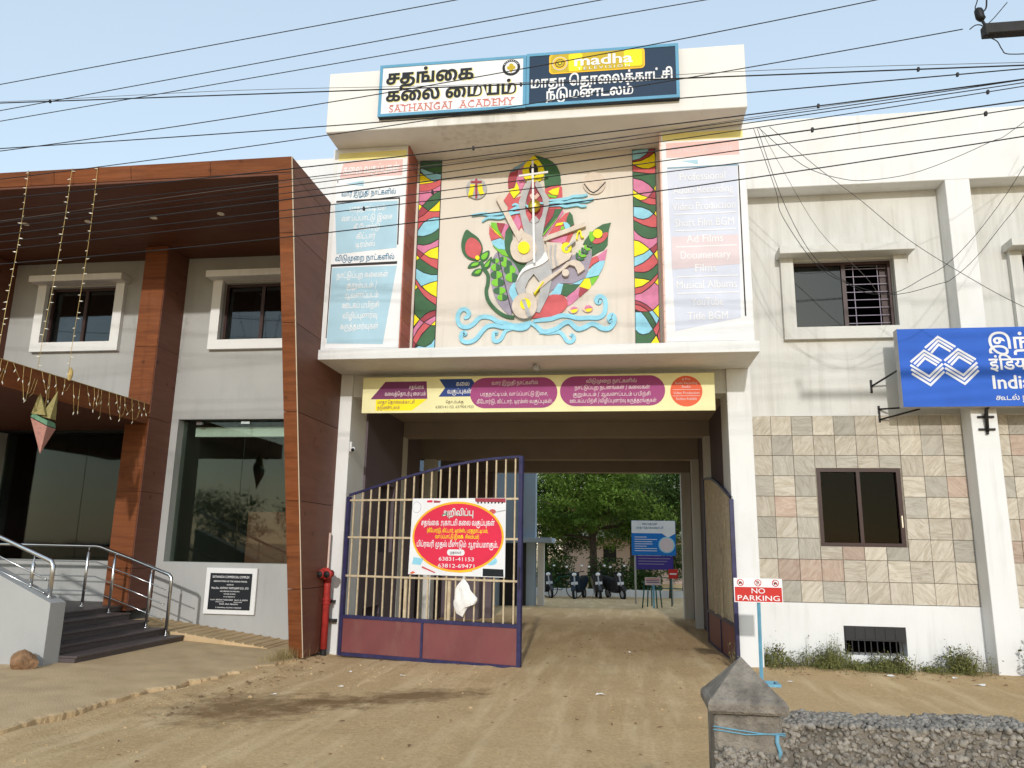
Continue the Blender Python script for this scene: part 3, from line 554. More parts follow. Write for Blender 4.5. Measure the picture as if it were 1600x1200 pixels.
32:"399,466 424,510 451,533 484,551 524,562 570,566 640,556 698,528 745,482 778,418 798,339 805,244 797,133 774,44 738,-25 690,-77 650,-105 554,-140 388,-156 205,-162 165,-179 140,-210 134,-317 52,-321 45,-243 49,-202 61,-168 102,-119 160,-92 243,-84 452,-81 525,-70 585,-52 634,-22 670,21 696,78 711,153 716,247 711,329 696,392 673,438 642,470 605,488 538,492 492,474 457,433 440,367 438,0 352,0 347,404 327,461 301,485 262,494 224,486 197,463 176,406 172,0 86,0 90,423 107,480 139,524 189,556 255,566 324,552 376,510",
182:"21,-244 287,800 372,800 106,-244",
7:"137,95 118,76 114,56 127,12 167,-22 234,-44 344,-51 438,-45 518,-28 584,0 638,37 679,81 691,101|691,101 709,130 717,176 953,176 956,104|493,497 436,486 394,453 383,428 379,397 385,363 402,334 429,315 465,309 499,315 526,332 542,361 545,431 523,485 516,493|606,471 624,422 623,363 602,306 561,265 500,244 420,245 381,258 348,279 322,309 306,347 300,393 307,449 329,493 362,526 404,548 452,562 503,566 575,560 638,540 692,509 736,469 771,421 796,368 811,311 809,174 798,128 761,52 704,-10 632,-59 546,-95 449,-117 232,-118 159,-100 102,-72 62,-36 37,9 29,60 40,109 88,157 170,175 717,176 730,251 725,308 710,361 685,409 648,448 601,478 600,478|600,478 516,493 501,510 558,527|806,-310 720,-278 666,-225 648,-154 662,-100 681,-76 708,-58 742,-45 838,-46 891,-62 877,-127 790,-110 742,-122 729,-137 725,-157 730,-180 744,-202 768,-221 806,-236 858,-246 933,-249 1014,-244 1084,-228 1143,-201 1188,-164 1216,-118 1225,-63 1219,-24 1200,6 1170,25 1101,29 1033,1 1033,70 1110,98 1185,96 1224,82 1258,59 1285,28 1303,-14 1309,-65 1298,-136 1263,-199 1207,-250 1132,-289 1038,-313|947,-124 947,554 1033,554 1033,-124",
24:"662,495 754,403 792,340 817,268 825,189 820,128 806,78 782,38 750,10 710,-6 663,-12 610,-6 568,14 537,45 514,84 501,132 500,238 522,334 566,417 596,454 644,495 652,500|1084,497 1162,422 1210,339 1237,242 1240,189 1235,128 1220,78 1197,38 1164,10 1124,-6 1077,-12 1025,-6 984,14 952,45 930,84 916,132 915,236 936,328 985,416 1020,458 1065,495 1078,500|1066,405 1022,332 999,239 1001,129 1017,88 1042,64 1074,56 1102,61 1124,75 1148,123 1155,182 1140,288 1100,374 1069,407|642,398 602,321 583,233 586,129 602,88 627,64 660,56 688,61 708,75 733,123 740,182 732,258 710,325 672,384 649,406|140,174 152,129 170,96 194,73 222,60 278,59 317,82 337,126 340,155 334,199 314,232 284,251 247,258 208,253 172,237 138,209|138,209 108,184 93,248 127,280 147,292 136,233|147,292 168,306 213,322 261,328 326,317 378,284 411,232 422,165 417,114 401,70 376,35 342,9 299,-7 249,-12 198,-5 152,14 113,48 82,97 63,162 57,243 68,335 100,414 153,479 223,526 309,556 408,566 500,558 583,536 652,500 693,526 746,548 804,562 909,564 985,549 1078,500 1167,538 1266,552 1631,554 1631,482 1461,482 1461,0 1375,0 1375,482 1194,472 1121,445 1069,407 1047,432 1004,461 960,480 868,493 764,479 718,460 672,429 649,406 621,433 572,461 518,479 398,492 329,485 269,465 220,433 182,391 155,340",
11:"263,497 213,491 172,473 145,442 136,399 142,365 158,337 186,318 222,312 256,318 282,336 299,364 302,431 280,485 270,497|364,471 381,421 383,392 372,333 341,286 290,254 220,244 177,249 138,263 105,286 79,317 62,355 57,398 65,450 88,492 125,525 174,548 232,562 298,566 395,559 472,536 530,502 570,458 594,406 602,349 597,296 581,252 556,218 521,190 428,154 152,110 149,85 166,73 1494,72 1494,0 149,3 116,12 91,27 65,69 66,122 78,145 99,164 172,190 361,214 449,241 496,280 514,325 511,388 494,423 468,452 432,474 385,490 346,492|346,492 270,497 258,510 318,527|780,248 794,224 834,199 876,198 904,214 920,244 917,292 902,314 879,328 850,333 822,328 773,292|773,292 770,290 746,259 731,317 758,350 775,363 769,321|775,363 791,376 828,392 867,398 920,389 962,363 988,322 997,270 988,213 960,169 916,141 858,132 816,137 778,152 744,178 718,215 701,264 695,325 704,401 729,462 768,508 817,540 872,560 931,566 983,562 1063,534 1096,512 1082,423 1024,476 986,491 937,496 892,491 853,477 821,454 796,424 778,388|1077,144 1077,467 1090,497 1090,554 1494,554 1494,486 1376,486 1376,144 1294,144 1294,486 1159,486 1159,144",
91:"399,466 424,510 451,533 484,551 524,562 570,566 640,556 698,528 745,482 778,418 798,339 805,244 797,133 774,44 738,-25 690,-77 650,-105 554,-140 388,-156 205,-162 165,-179 140,-210 134,-317 52,-321 45,-243 49,-202 61,-168 102,-119 160,-92 243,-84 452,-81 525,-70 585,-52 634,-22 670,21 696,78 711,153 716,247 711,329 696,392 673,438 642,470 605,488 538,492 492,474 457,433 440,367 438,0 352,0 347,404 327,461 301,485 262,494 224,486 197,463 176,406 172,0 86,0 90,423 107,480 139,524 189,556 255,566 324,552 376,510|434,678 408,683 386,696 372,718 367,745 372,772 386,793 408,807 434,812 460,807 482,793 496,772 501,745 496,718 482,696 460,683",
35:"580,566 648,556 703,528 745,482 774,420 791,347 797,262 793,197 782,142 762,96 734,60 681,24 610,6 512,0 88,0 88,554 174,554 174,72 400,72 403,411 426,487 445,515 500,553|486,72 594,77 639,91 672,116 693,153 705,203 706,328 696,382 678,428 654,464 620,486|290,-66 282,-133 199,-133 172,-142 155,-159 149,-185 154,-209 168,-226 218,-246 348,-248 417,-224 462,-181 508,-115 570,-101 645,-113 608,-124 582,-140 500,-256 464,-283 420,-304 365,-317 224,-318 141,-298 93,-266 67,-218 63,-186 74,-134 106,-94 157,-69|549,-166 466,-131 439,-110 419,-81 406,-45 400,0 485,0 496,-50 527,-81 611,-94 739,-94 739,-166",
156:"140,177 152,130 170,96 194,74 222,60 277,59 316,82 337,126 340,155 334,199 314,232 284,251 247,258 208,253 172,237 138,209|138,209 108,184 93,248 127,280 141,289 136,237|141,289 168,306 213,322 261,328 326,317 378,284 411,232 422,165 417,114 401,70 376,35 342,9 299,-7 249,-12 198,-5 152,14 113,48 82,97 63,162 57,243 68,341 100,422 149,485 212,530 285,557 364,566 435,560 494,544 544,517 584,482 614,439 634,390 647,337 648,220 622,118 603,72 870,72 870,554 956,554 956,0 515,0 511,63 548,150 559,205 563,269 557,335 538,390 508,434 468,466 418,486 360,492 295,484 240,458 196,419 163,368 143,306|870,-283 870,33 956,33 956,-283",
140:"820,319 871,312 915,290 952,256 979,208 996,148 1002,78 993,-21 966,-105 922,-174 866,-228 799,-270 722,-298 640,-315 534,-321 437,-315 353,-296 281,-265 220,-226 171,-178 132,-124 104,-65 84,-2 68,146 73,226 87,300 138,435 206,554 280,510 228,424 188,337 162,244 154,126 159,55 176,-14 203,-76 244,-132 297,-178 364,-214 445,-236 552,-244 654,-235 742,-209 815,-165 869,-102 903,-22 914,77 902,172 886,204 864,228 837,242 778,244 708,211 708,284 755,308|361,0 361,554 883,554 883,482 708,482 708,0 622,0 622,482 447,482 447,0",
84:"238,252 178,232 146,200 135,153 144,113 173,84 216,66 269,60 344,74 372,92 394,120 407,160 408,256|408,256 409,327 477,328 559,323 632,306 693,278 738,235 767,176 777,98 771,36 752,-14 722,-57 681,-94 606,-131 511,-150 207,-162 167,-179 142,-210 136,-317 54,-321 47,-243 51,-202 63,-168 104,-119 162,-92 245,-84 500,-76 592,-54 650,-13 680,38 691,105 686,149 672,184 649,210 585,244 467,258|409,327 411,482 239,482 239,323 240,323|239,323 239,302 160,286 160,302 168,306|160,302 160,554 683,554 683,482 496,482 493,166 471,86 452,57 417,25 372,4 320,-8 261,-12 204,-7 153,7 110,30 77,63 56,104 49,152 56,202 78,246 114,280|435,678 408,683 387,696 373,718 368,745 373,772 387,793 408,807 435,812 462,807 483,793 497,772 502,745 497,718 483,696 462,683",
179:"177,116 184,105 98,-129 31,-129 80,116",
181:"110,-8 90,4 76,25 72,56 76,88 90,109 110,120 158,120 178,109 192,88 196,56 192,25 178,4 158,-8",
27:"662,495 756,401 793,338 817,267 825,189 820,128 806,78 782,38 750,10 710,-6 663,-12 610,-6 568,14 537,45 514,84 501,132 500,238 523,332 569,416 600,454 650,495 657,498|607,330 584,237 586,129 602,88 627,64 660,56 688,61 708,75 733,123 740,182 732,257 710,324 672,383 650,404|140,174 152,129 170,96 194,73 222,60 278,59 317,82 337,126 340,155 334,199 314,232 284,251 247,258 208,253 172,237 138,209|138,209 108,184 93,248 127,280 147,292 136,233|147,292 168,306 213,322 261,328 326,317 378,284 411,232 422,165 417,114 401,70 376,35 342,9 299,-7 249,-12 198,-5 152,14 113,48 82,97 63,162 57,243 68,335 100,414 153,479 223,526 309,556 408,566 500,558 583,536 657,498 752,538 851,552 1217,554 1217,482 1047,482 1047,0 961,0 961,482 778,472 704,444 651,405 650,404 621,433 572,461 518,479 398,492 329,485 269,465 220,433 182,391 155,340",
6:"137,95 118,76 114,56 127,12 167,-22 234,-44 344,-51 438,-45 518,-28 584,0 638,37 679,81 691,101|691,101 709,130 717,176 953,176 956,104|493,497 436,486 394,453 383,428 379,397 385,363 402,334 429,315 465,309 499,315 526,332 542,361 545,431 523,485 516,493|606,471 624,422 623,363 602,306 561,265 500,244 420,245 381,258 348,279 322,309 306,347 300,393 307,449 329,493 362,526 404,548 452,562 503,566 575,560 638,540 692,509 736,469 771,421 796,368 811,311 809,174 798,128 761,52 704,-10 632,-59 546,-95 449,-117 232,-118 159,-100 102,-72 62,-36 37,9 29,60 40,109 88,157 170,175 717,176 730,251 725,308 710,361 685,409 648,448 601,478 600,478|600,478 516,493 501,510 558,527|947,-154 947,554 1033,554 1033,-154",
175:"65,378 77,471 97,561 126,646 163,727 208,800 290,800 248,724 213,642 186,556 154,374 154,189 184,6 211,-81 246,-165 290,-244 208,-244 163,-169 126,-87 97,0 77,92 65,187",
176:"256,178 244,85 224,-5 196,-90 159,-170 113,-244 31,-244 73,-167 108,-86 135,1 155,90 167,182 167,367 137,549 110,636 75,721 31,800 113,800 159,725 196,643 224,556 244,464 256,370",
133:"675,738 675,699 690,671 735,656 761,660 780,672 792,690 796,713 789,743 768,764 736,776 695,777|695,777 657,778 621,769 630,789 653,818 704,796|621,769 590,761 544,728 517,681 508,626 523,554 534,535 457,514 433,593 435,667 446,708 466,745 494,778 529,805 574,826 628,839 690,843 766,834 821,808 855,769 866,718 856,663 828,624 786,602 735,594 683,601 642,624 616,659 607,705 616,759|580,566 648,556 703,528 745,482 774,420 791,347 797,262 793,197 782,142 762,96 734,60 681,24 610,6 512,0 88,0 88,554 174,554 174,72 400,72 403,411 426,487 445,515 500,553|486,72 594,77 639,91 672,116 693,153 705,203 706,328 696,382 678,428 654,464 620,486",
85:"557,362 606,356 650,336 687,304 716,259 735,202 741,134 734,54 715,-8 684,-56 642,-94 568,-131 473,-150 207,-162 167,-179 142,-210 136,-317 54,-321 47,-243 51,-202 63,-168 104,-119 162,-92 245,-84 472,-77 555,-54 610,-14 642,44 655,131 642,218 625,249 602,271 572,284 508,286 430,247 427,322 485,350|88,0 88,554 609,554 609,482 434,482 434,0 348,0 348,482 174,482 174,0|395,678 368,683 347,696 333,718 328,745 333,772 347,793 368,807 395,812 422,807 443,793 457,772 462,745 457,718 443,696 422,683",
86:"662,495 756,401 793,338 817,267 825,189 820,128 806,78 782,38 750,10 710,-6 663,-12 610,-6 568,14 537,45 514,84 501,132 500,238 523,332 569,416 600,454 650,495 657,498|607,330 584,237 586,129 602,88 627,64 660,56 688,61 708,75 733,123 740,182 732,257 710,324 672,383 650,404|140,174 152,129 170,96 194,73 222,60 278,59 317,82 337,126 340,155 334,199 314,232 284,251 247,258 208,253 172,237 138,209|138,209 108,184 93,248 127,280 147,292 136,233|147,292 168,306 213,322 261,328 326,317 378,284 411,232 422,165 417,114 401,70 376,35 342,9 299,-7 249,-12 198,-5 152,14 113,48 82,97 63,162 57,243 68,335 100,414 153,479 223,526 309,556 408,566 500,558 583,536 657,498 752,538 851,552 1217,554 1217,482 1047,482 1047,0 961,0 961,482 778,472 704,444 651,405 650,404 621,433 572,461 518,479 398,492 329,485 269,465 220,433 182,391 155,340|618,678 592,683 570,696 556,718 551,745 556,772 570,793 592,807 618,812 644,807 666,793 680,772 685,745 680,718 666,696 644,683",
103:"719,200 725,117 745,82 774,62 809,56 840,62 861,80 874,106 878,137 873,177 858,208 836,231 806,246 734,257|734,257 730,258 651,258 652,263 678,330 719,385 774,427 840,453 917,462 977,458 1028,444 1070,422 1104,394 1131,360 1150,321 1164,234 1151,142 1121,72 1315,72 1315,0 1036,0 1032,63 1072,157 1078,219 1066,291 1032,345 978,379 910,390 859,385 814,370 777,343 745,302|651,258 593,258 593,328 789,322 874,295 921,258 941,228 954,191 958,150 949,83 920,32 872,-1 801,-12 761,-7 724,8 691,33 666,70 649,121 643,185|238,252 178,232 146,200 135,153 144,113 173,84 216,66 269,60 344,74 372,92 394,120 407,160 408,255|408,255 409,328 626,328 626,258|409,328 411,482 239,482 239,323 240,323 332,328|239,323 239,302 160,286 160,302 168,306|160,302 160,554 683,554 683,482 496,482 493,166 471,86 452,57 417,25 372,4 320,-8 261,-12 204,-7 153,7 110,30 77,63 56,104 49,152 56,202 78,246 114,280",
10011:"161,197 118,228 82,263 58,304 50,352 60,400 87,433 141,458 221,465 314,465 314,551 0,551 0,622 505,622 505,551 395,551 395,394 155,387 134,366 134,325 174,277 222,290 275,294 343,285 398,256 435,212 447,154 437,96 406,52 356,21 289,4 415,-40 382,-110 176,1 82,18 57,37 48,65 62,102 78,112 121,113 166,91 194,70 281,73 328,88 356,115 366,153 360,182 342,204 312,218",
10006:"-185,772 -181,794 -168,813 -151,826 -130,830 -109,826 -91,813 -79,794 -79,750 -91,731 -109,718 -130,714 -151,718 -168,731 -181,750",
10067:"89,551 0,551 0,622 80,622 55,695 53,724 68,794 111,849 179,884 266,896 399,877 516,820 618,730 704,615 620,615 459,772 283,824 221,817 174,794 144,760 134,714 144,662 165,622 273,622 273,551 170,551 170,0 89,0",
10037:"248,197 205,228 169,263 145,304 137,352 147,400 174,433 228,458 308,465 401,465 401,551 0,551 0,622 592,622 592,551 482,551 482,394 242,387 221,366 220,325 261,277 309,290 362,294 430,285 485,256 522,212 534,154 522,93 485,44 424,11 337,0 244,11 162,44 89,94 25,158 86,207 144,148 202,106 266,82 337,74 424,94 453,152 447,183 428,204 399,218",
10051:"595,622 595,551 491,551 491,0 410,0 410,179 343,146 301,136 253,132 172,147 108,192 62,263 38,353 92,369 130,390 152,418 160,457 148,509 123,551 0,551 0,622|129,301 152,258 180,228 215,209 259,203 306,208 346,224 410,274 410,551 211,551 233,498 240,445 212,355",
10044:"0,622 569,622 569,551 466,551 466,0 385,0 385,298 204,298 200,220 190,202 174,192 153,188 128,193 77,232 42,290 40,339 50,355 69,366 385,369 385,551 0,551",
}
LAYOUT = {
"சதங்கை":(4577,"20:0 25:723 78:1548 48:2592 18:3752"),
"கலை மையம்":(7097,"18:0 48:825 33:1985 48:3258 29:4418 30:5276 88:6239"),
"மாதா தொலைக்காட்சி":(11730,"29:0 41:858 25:1498 41:2323 46:3223 25:4124 41:4949 48:5589 33:6749 77:7762 18:8587 41:9412 82:10052 20:10745 42:11468"),
"நடுமண்டலம்":(6875,"26:0 116:789 29:1804 83:2662 23:4311 33:5004 88:6017"),
"கலை வகுப்புகள்":(8815,"18:0 48:825 33:1985 36:3258 102:4302 87:5364 131:6142 18:6920 93:7745"),
"வார இறுதி நாட்களில்":(11484,"36:0 41:1044 31:1684 8:2584 143:3710 25:4845 42:5670 26:6192 41:6981 82:7621 18:8314 34:9139 42:10209 92:10471"),
"பரதநாட்டியம்":(6983,"28:0 31:778 25:1418 26:2243 41:3032 82:3672 114:4365 30:5162 88:6125"),
"வாய்ப்பாட்டு இசை":(9820,"36:0 41:1044 89:1684 87:2647 28:3425 41:4203 82:4843 116:5536 8:6811 48:7937 20:9097"),
"கீ போர்டு":(4878,"101:0 47:1085 28:1805 41:2583 90:3223 116:3863"),
"கிட்டார்":(3753,"18:0 42:825 82:1087 23:1780 41:2473 90:3113"),
"டிரம்ஸ்":(3580,"114:0 31:797 88:1437 98:2295"),
"விடுமுறை நாட்களில்":(11034,"36:0 42:1044 116:1306 134:2321 48:3453 32:4613 26:5742 41:6531 82:7171 18:7864 34:8689 42:9759 92:10021"),
"நாட்டுப்புற கலைகள்":(10715,"26:0 41:789 82:1429 116:2122 87:3137 131:3915 32:4693 18:5822 48:6647 33:7807 18:8820 93:9645"),
"குறும்படம் /":(6037,"102:0 143:1062 88:2197 28:3055 23:3833 88:4526 182:5644"),
"ஆவணப்படம்":(7112,"7:0 36:1313 24:2357 87:4005 28:4783 23:5561 88:6254"),
"ஊடகப் பயிற்சி":(7953,"11:0 23:1540 18:2233 87:3058 28:4096 30:4874 42:5837 91:6099 20:6968 42:7691"),
"விழிப்புணர்வு":(7314,"36:0 42:1044 35:1306 42:2164 87:2426 131:3204 24:3982 90:5630 156:6270"),
"கருத்தமர்வுகள்":(7963,"18:0 140:825 84:1876 25:2701 29:3526 90:4384 156:5024 18:6068 93:6893"),
"கலைத்தொடர்பு மையம்":(12399,"18:0 48:825 33:1985 84:2998 46:3823 25:4724 41:5549 23:6189 90:6882 131:7522 48:8560 29:9720 30:10578 88:11541"),
"கலை":(2998,"18:0 48:825 33:1985"),
"வகுப்புகள்":(5557,"36:0 102:1044 87:2106 131:2884 18:3662 93:4487"),
"தொடர்புக்கு":(6364,"46:0 25:901 41:1726 23:2366 90:3059 131:3699 77:4477 102:5302"),
"பரதநாட்டியம், வாய்ப்பாட்டு இசை,":(17563,"28:0 31:778 25:1418 26:2243 41:3032 82:3672 114:4365 30:5162 88:6125 179:6983 36:7493 41:8537 89:9177 87:10140 28:10918 41:11696 82:12336 116:13029 8:14304 48:15430 20:16590 179:17313"),
"கீபோர்டு, கிட்டார், டிரம்ஸ் வகுப்புகள்.":(19056,"101:0 47:825 28:1545 41:2323 90:2963 116:3603 179:4618 18:5128 42:5953 82:6215 23:6908 41:7601 90:8241 179:8881 114:9391 31:10188 88:10828 98:11686 36:13231 102:14275 87:15337 131:16115 18:16893 93:17718 181:18788"),
"நாட்டுப்புற நடனங்கள் / கலைகள்":(17283,"26:0 41:789 82:1429 116:2122 87:3137 131:3915 32:4693 26:5822 23:6611 27:7304 78:8538 18:9582 93:10407 182:11737 18:12390 48:13215 33:14375 18:15388 93:16213"),
"குறும்படம் / ஆவணப்படம் பயிற்சி":(17526,"102:0 143:1062 88:2197 28:3055 23:3833 88:4526 182:5644 7:6297 36:7610 24:8654 87:10302 28:11080 23:11858 88:12551 28:13669 30:14447 42:15410 91:15672 20:16541 42:17264"),
"ஊடகப்பயிற்சி /விழிப்புணர்வு கருத்தரங்குகள்":(24087,"11:0 23:1540 18:2233 87:3058 28:3836 30:4614 42:5577 91:5839 20:6708 42:7431 182:7953 36:8346 42:9390 35:9652 42:10510 87:10772 131:11550 24:12328 90:13976 156:14616 18:15920 140:16745 84:17796 25:18621 31:19446 78:20086 102:21130 18:22192 93:23017"),
"அறிவிப்பு":(5114,"6:0 32:1121 42:1990 36:2252 42:3296 87:3558 131:4336"),
"சதங்கை அகாடமி கலை வகுப்புகள்":(18311,"20:0 25:723 78:1548 48:2592 18:3752 6:4837 18:5958 41:6783 23:7423 29:8116 42:8974 18:9496 48:10321 33:11481 36:12754 102:13798 87:14860 131:15638 18:16416 93:17241"),
"(கீபோர்டு, கிட்டார், டிரம்ஸ், பரதநாட்டியம்,":(21035,"175:0 101:321 47:1146 28:1866 41:2644 90:3284 116:3924 179:4939 18:5449 42:6274 82:6536 23:7229 41:7922 90:8562 179:9202 114:9712 31:10509 88:11149 98:12007 179:13292 28:13802 31:14580 25:15220 26:16045 41:16834 82:17474 114:18167 30:18964 88:19927 179:20785"),
"வாய்ப்பாட்டு இசை & சிலம்பம்)":(15453,"36:0 41:1044 89:1684 87:2647 28:3425 41:4203 82:4843 116:5536 8:6811 48:7937 20:9097 20:10640 42:11363 33:11625 88:12638 28:13496 88:14274 176:15132"),
"பிப்ரவரி முதல் மீண்டும் ஆரம்பமாகும்.":(19809,"28:0 42:778 87:1040 31:1818 36:2458 31:3502 42:4142 134:4664 25:5796 92:6621 133:7894 83:8752 116:10401 88:11416 7:12534 31:13847 88:14487 28:15345 29:16123 41:16981 102:17621 88:18683 181:19541"),
"முதல்வர்":(4654,"134:0 25:1132 92:1957 36:2970 90:4014"),
"இந்தியன்":(5199,"8:0 85:1126 25:1915 42:2740 30:3002 86:3965"),
"கூடல் நகர்":(5552,"103:0 23:1332 92:2025 26:3298 18:4087 90:4912"),
"इंडियन":(2462,"10011:0 10006:491 10067:491 10037:750 10051:1327 10044:1907"),
}

def area2(p): return sum(p[i-1][0]*p[i][1]-p[i][0]*p[i-1][1] for i in range(len(p)))
def inside(q, p):
    r_ = False
    for i in range(len(p)):
        (x1, y1), (x2, y2) = p[i-1], p[i]
        if (y1 > q[1]) != (y2 > q[1]) and q[0] < (x2-x1)*(q[1]-y1)/(y2-y1)+x1: r_ = not r_
    return r_
GL_SETS = {}
def glyph_sets(g):
    """outline of a glyph as [outer, hole, hole ...] sets, so overlapping strokes fill separately"""
    if g not in GL_SETS:
        cs = [[tuple(map(int, p.split(','))) for p in c.split()] for c in GLYPHS[g].split('|')]
        cs = [c for c in cs if len(c) > 2]
        outs = [[c] for c in cs if area2(c) < 0]
        for c in cs:
            if area2(c) >= 0:
                own = [o for o in outs if inside(c[0], o[0])]
                if own: min(own, key=lambda o: -area2(o[0])).append(c)
        GL_SETS[g] = outs
    return GL_SETS[g]
def glyph_layers(s, bold):
    w, l = LAYOUT[s]; layers = {}
    for gi, it in enumerate(l.split()):
        g, x = map(int, it.split(':'))
        for k, st in enumerate(glyph_sets(g)): layers.setdefault(k*2+gi % 2, []).extend([[(a+x, b) for a, b in c] for c in st])
    res = []
    for k, cs in sorted(layers.items()):
        cu = bpy.data.curves.new('t', 'CURVE'); cu.dimensions = '2D'; cu.fill_mode = 'BOTH'; cu.offset = bold
        for pts in cs:
            sp = cu.splines.new('POLY'); sp.points.add(len(pts)-1); sp.use_cyclic_u = True
            for q, (a, b) in zip(sp.points, pts): q.co = (a/1000, b/1000, 0, 1)
        res.append((k, cu))
    return res
def lettering(s, org, h, m, parent=None, fit=None, bold=0.0, ux=(1, 0, 0), uy=(0, 0, 1), align='C', shear=0.0, space=1.0):
    """one line of lettering laid flat on a board: org = baseline point, h = em height, fit = wished width"""
    if s in LAYOUT: cus = glyph_layers(s, bold)
    else:
        cu = bpy.data.curves.new('t', 'FONT'); cu.body = s; cu.space_character = space; cu.resolution_u = 3
        cus = [(0, cu)]
    co = []; fa = []
    for k, cu in cus:
        ob = bpy.data.objects.new('t', cu); m0 = bpy.data.meshes.new_from_object(ob)
        bpy.data.objects.remove(ob); bpy.data.curves.remove(cu)
        sh = ((0, 0),) if s in LAYOUT or bold < 0.003 else ((-bold, 0), (bold, 0), (0, -bold*.7), (0, bold*.7))
        for j, (dx, dy) in enumerate(sh):
            b0 = len(co); co += [(v.co.x+dx, v.co.y+dy, 0.0004*(k+j)) for v in m0.vertices]; fa += [[i+b0 for i in p.vertices] for p in m0.polygons]
        bpy.data.meshes.remove(m0)
    if not co: return None
    me = bpy.data.meshes.new('lettering'); me.from_pydata(co, [], fa)
    a = np.array(co); nrm = np.cross(np.array(ux), np.array(uy))
    x0, x1 = a[:, 0].min(), a[:, 0].max()
    k = h if fit is None else fit/(x1-x0-2*bold)
    X = (a[:, 0] - {'C': (x0+x1)/2, 'L': x0, 'R': x1}[align])*k + a[:, 1]*h*shear
    Zz = a[:, 1]*h
    org = np.array(org); out = org + np.outer(X, np.array(ux)) + np.outer(Zz, np.array(uy)) + np.outer(a[:, 2], nrm)
    me.vertices.foreach_set('co', out.ravel())
    return link('lettering', me, m, parent)


# ------------------------------------------------------------------ ground
from mathutils import noise as mnoise
def dirt_z(x, y):
    if abs(x-4) > 40 or abs(y) > 60: return 0.0 if y < 40 else -0.3
    t = min(1, max(0, (x-1.5)/4.0)); t = t*t*(3-2*t)
    z = -0.06*(1-t)
    z -= 0.3*min(1, max(0, (y-11.0)/6.0))                                # the courtyard lies a little lower
    z += 0.022*mnoise.noise((x*0.8, y*0.8, 0.3)) + 0.010*mnoise.noise((x*2.6, y*2.6, 1.7)) + 0.006*mnoise.noise((x*7, y*7, 4.0))
    if -11.0 < y < 4.0:                                                  # wheel ruts running in through the gate
        for cx in (5.05, 6.35, 4.4, 5.75):
            d = (x-cx-0.05*math.sin(y*0.8)-(0.10*(y+1) if y < -1 else 0)*(1 if cx > 5 else -0.6))
            z -= 0.018*math.exp(-(d/0.10)**2) - 0.009*math.exp(-((abs(d)-0.19)/0.07)**2)
    if x < 2.6 and y < 0.2:                                             # earth banked against the broken pavement edge
        ex = 1.44+0.125*(max(y, -7)+0.5)
        z += (0.045+0.03*mnoise.noise((x*1.5, y*2.2, 9)))*math.exp(-((x-ex-0.04)/0.24)**2)
    return z
def axis(lo, hi, step, far):
    a = list(np.arange(lo, hi+1e-6, step)); d = step
    left = []; x = lo
    while x > -far: d *= 1.5; x -= d; left.append(x)
    d = step; right = []; x = hi
    while x < far: d *= 1.5; x += d; right.append(x)
    return left[::-1] + a + right
gx = axis(0.6, 12, 0.07, 900); gy = axis(-9.5, 3, 0.07, 900)
verts = [(x, y, dirt_z(x, y)) for y in gy for x in gx]
nx = len(gx)
faces = [(j*nx+i, j*nx+i+1, (j+1)*nx+i+1, (j+1)*nx+i) for j in range(len(gy)-1) for i in range(nx-1)]
me = bpy.data.meshes.new('ground'); me.from_pydata(verts, [], faces)
tag(link('ground', me, 'dirt', None, True), kind='structure')

# raised concrete pavement in front of the left building, its street edge broken
edge = [(1.50, -0.45), (1.46, -0.85), (1.36, -1.25), (1.40, -1.5), (1.27, -1.8), (1.31, -2.15), (1.16, -2.3), (1.22, -2.6), (1.08, -2.95), (1.10, -3.3), (0.97, -3.55), (0.99, -3.9), (0.92, -4.3), (0.96, -4.7), (0.88, -5.1), (0.90, -5.5), (0.80, -6.0), (0.82, -6.6), (0.7, -7.4), (0.7, -9.0), (0.6, -11.5)]
rnd = random.Random(3)
edge2 = []
for (a, b) in zip(edge, edge[1:]):
    for k in range(9):
        t = k/9; edge2.append((a[0]+(b[0]-a[0])*t+0.06*mnoise.noise((0, (a[1]+(b[1]-a[1])*t)*4.5, 2))+rnd.uniform(-.012, .012), a[1]+(b[1]-a[1])*t))
def apron_z(x): return 0.12 - 0.058*max(0, x+0.5)
bm = bmesh.new(); rows = []
for (ex, ey) in edge2:
    xs = [-9, -4, -2, -0.9, -0.5, 0.0, 0.35, 0.7, ex-0.12, ex-0.03, ex]
    rows.append([bm.verts.new((x, ey, apron_z(x) - (0.012 if x == ex else 0))) for x in xs] + [bm.verts.new((ex+rnd.uniform(-.02, .02), ey, -0.2))])
for a, b in zip(rows, rows[1:]):
    for k in range(len(a)-1): bm.faces.new((a[k], a[k+1], b[k+1], b[k]))
first = rows[0]; lo = [bm.verts.new((v.co.x, v.co.y, -0.2)) for v in first[:-1]]
back = [bm.verts.new((v.co.x, 0.6, v.co.z)) for v in first[:-1]]
for k in range(len(back)-1): bm.faces.new((back[k], back[k+1], first[k+1], first[k]))
o = bm_obj('pavement', bm, 'concrete'); tag(o, kind='structure')

# ------------------------------------------------------------------ LEFT BUILDING
LB = empty('commercial_building', (-2, 0.5, 0), 'grey commercial building with a slanted wood-clad frame and projecting porch', 'building')
YW = 0.55
holes = [(-4.46, -3.06, 5.08, 6.15), (-0.99, 0.41, 5.06, 6.13), (-1.60, 1.28, 1.25, 3.66), (-5.1, -2.55, 1.24, 3.5)]
wall_holes('wall', -9, 1.34, 0.0, 6.80, YW, 0.85, holes, 'grey_wall', LB)
box('interior_partition', -9, 1.3, 4.2, 4.3, 0, 6.6, 'interior', LB)
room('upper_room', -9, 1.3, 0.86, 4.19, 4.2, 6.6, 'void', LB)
room('shop_interior', -1.62, 1.3, 0.86, 4.1, 0.62, 3.9, 'interior', LB)
room('lobby_interior', -6.5, -1.72, 0.86, 4.1, 0.62, 3.9, 'void', LB)
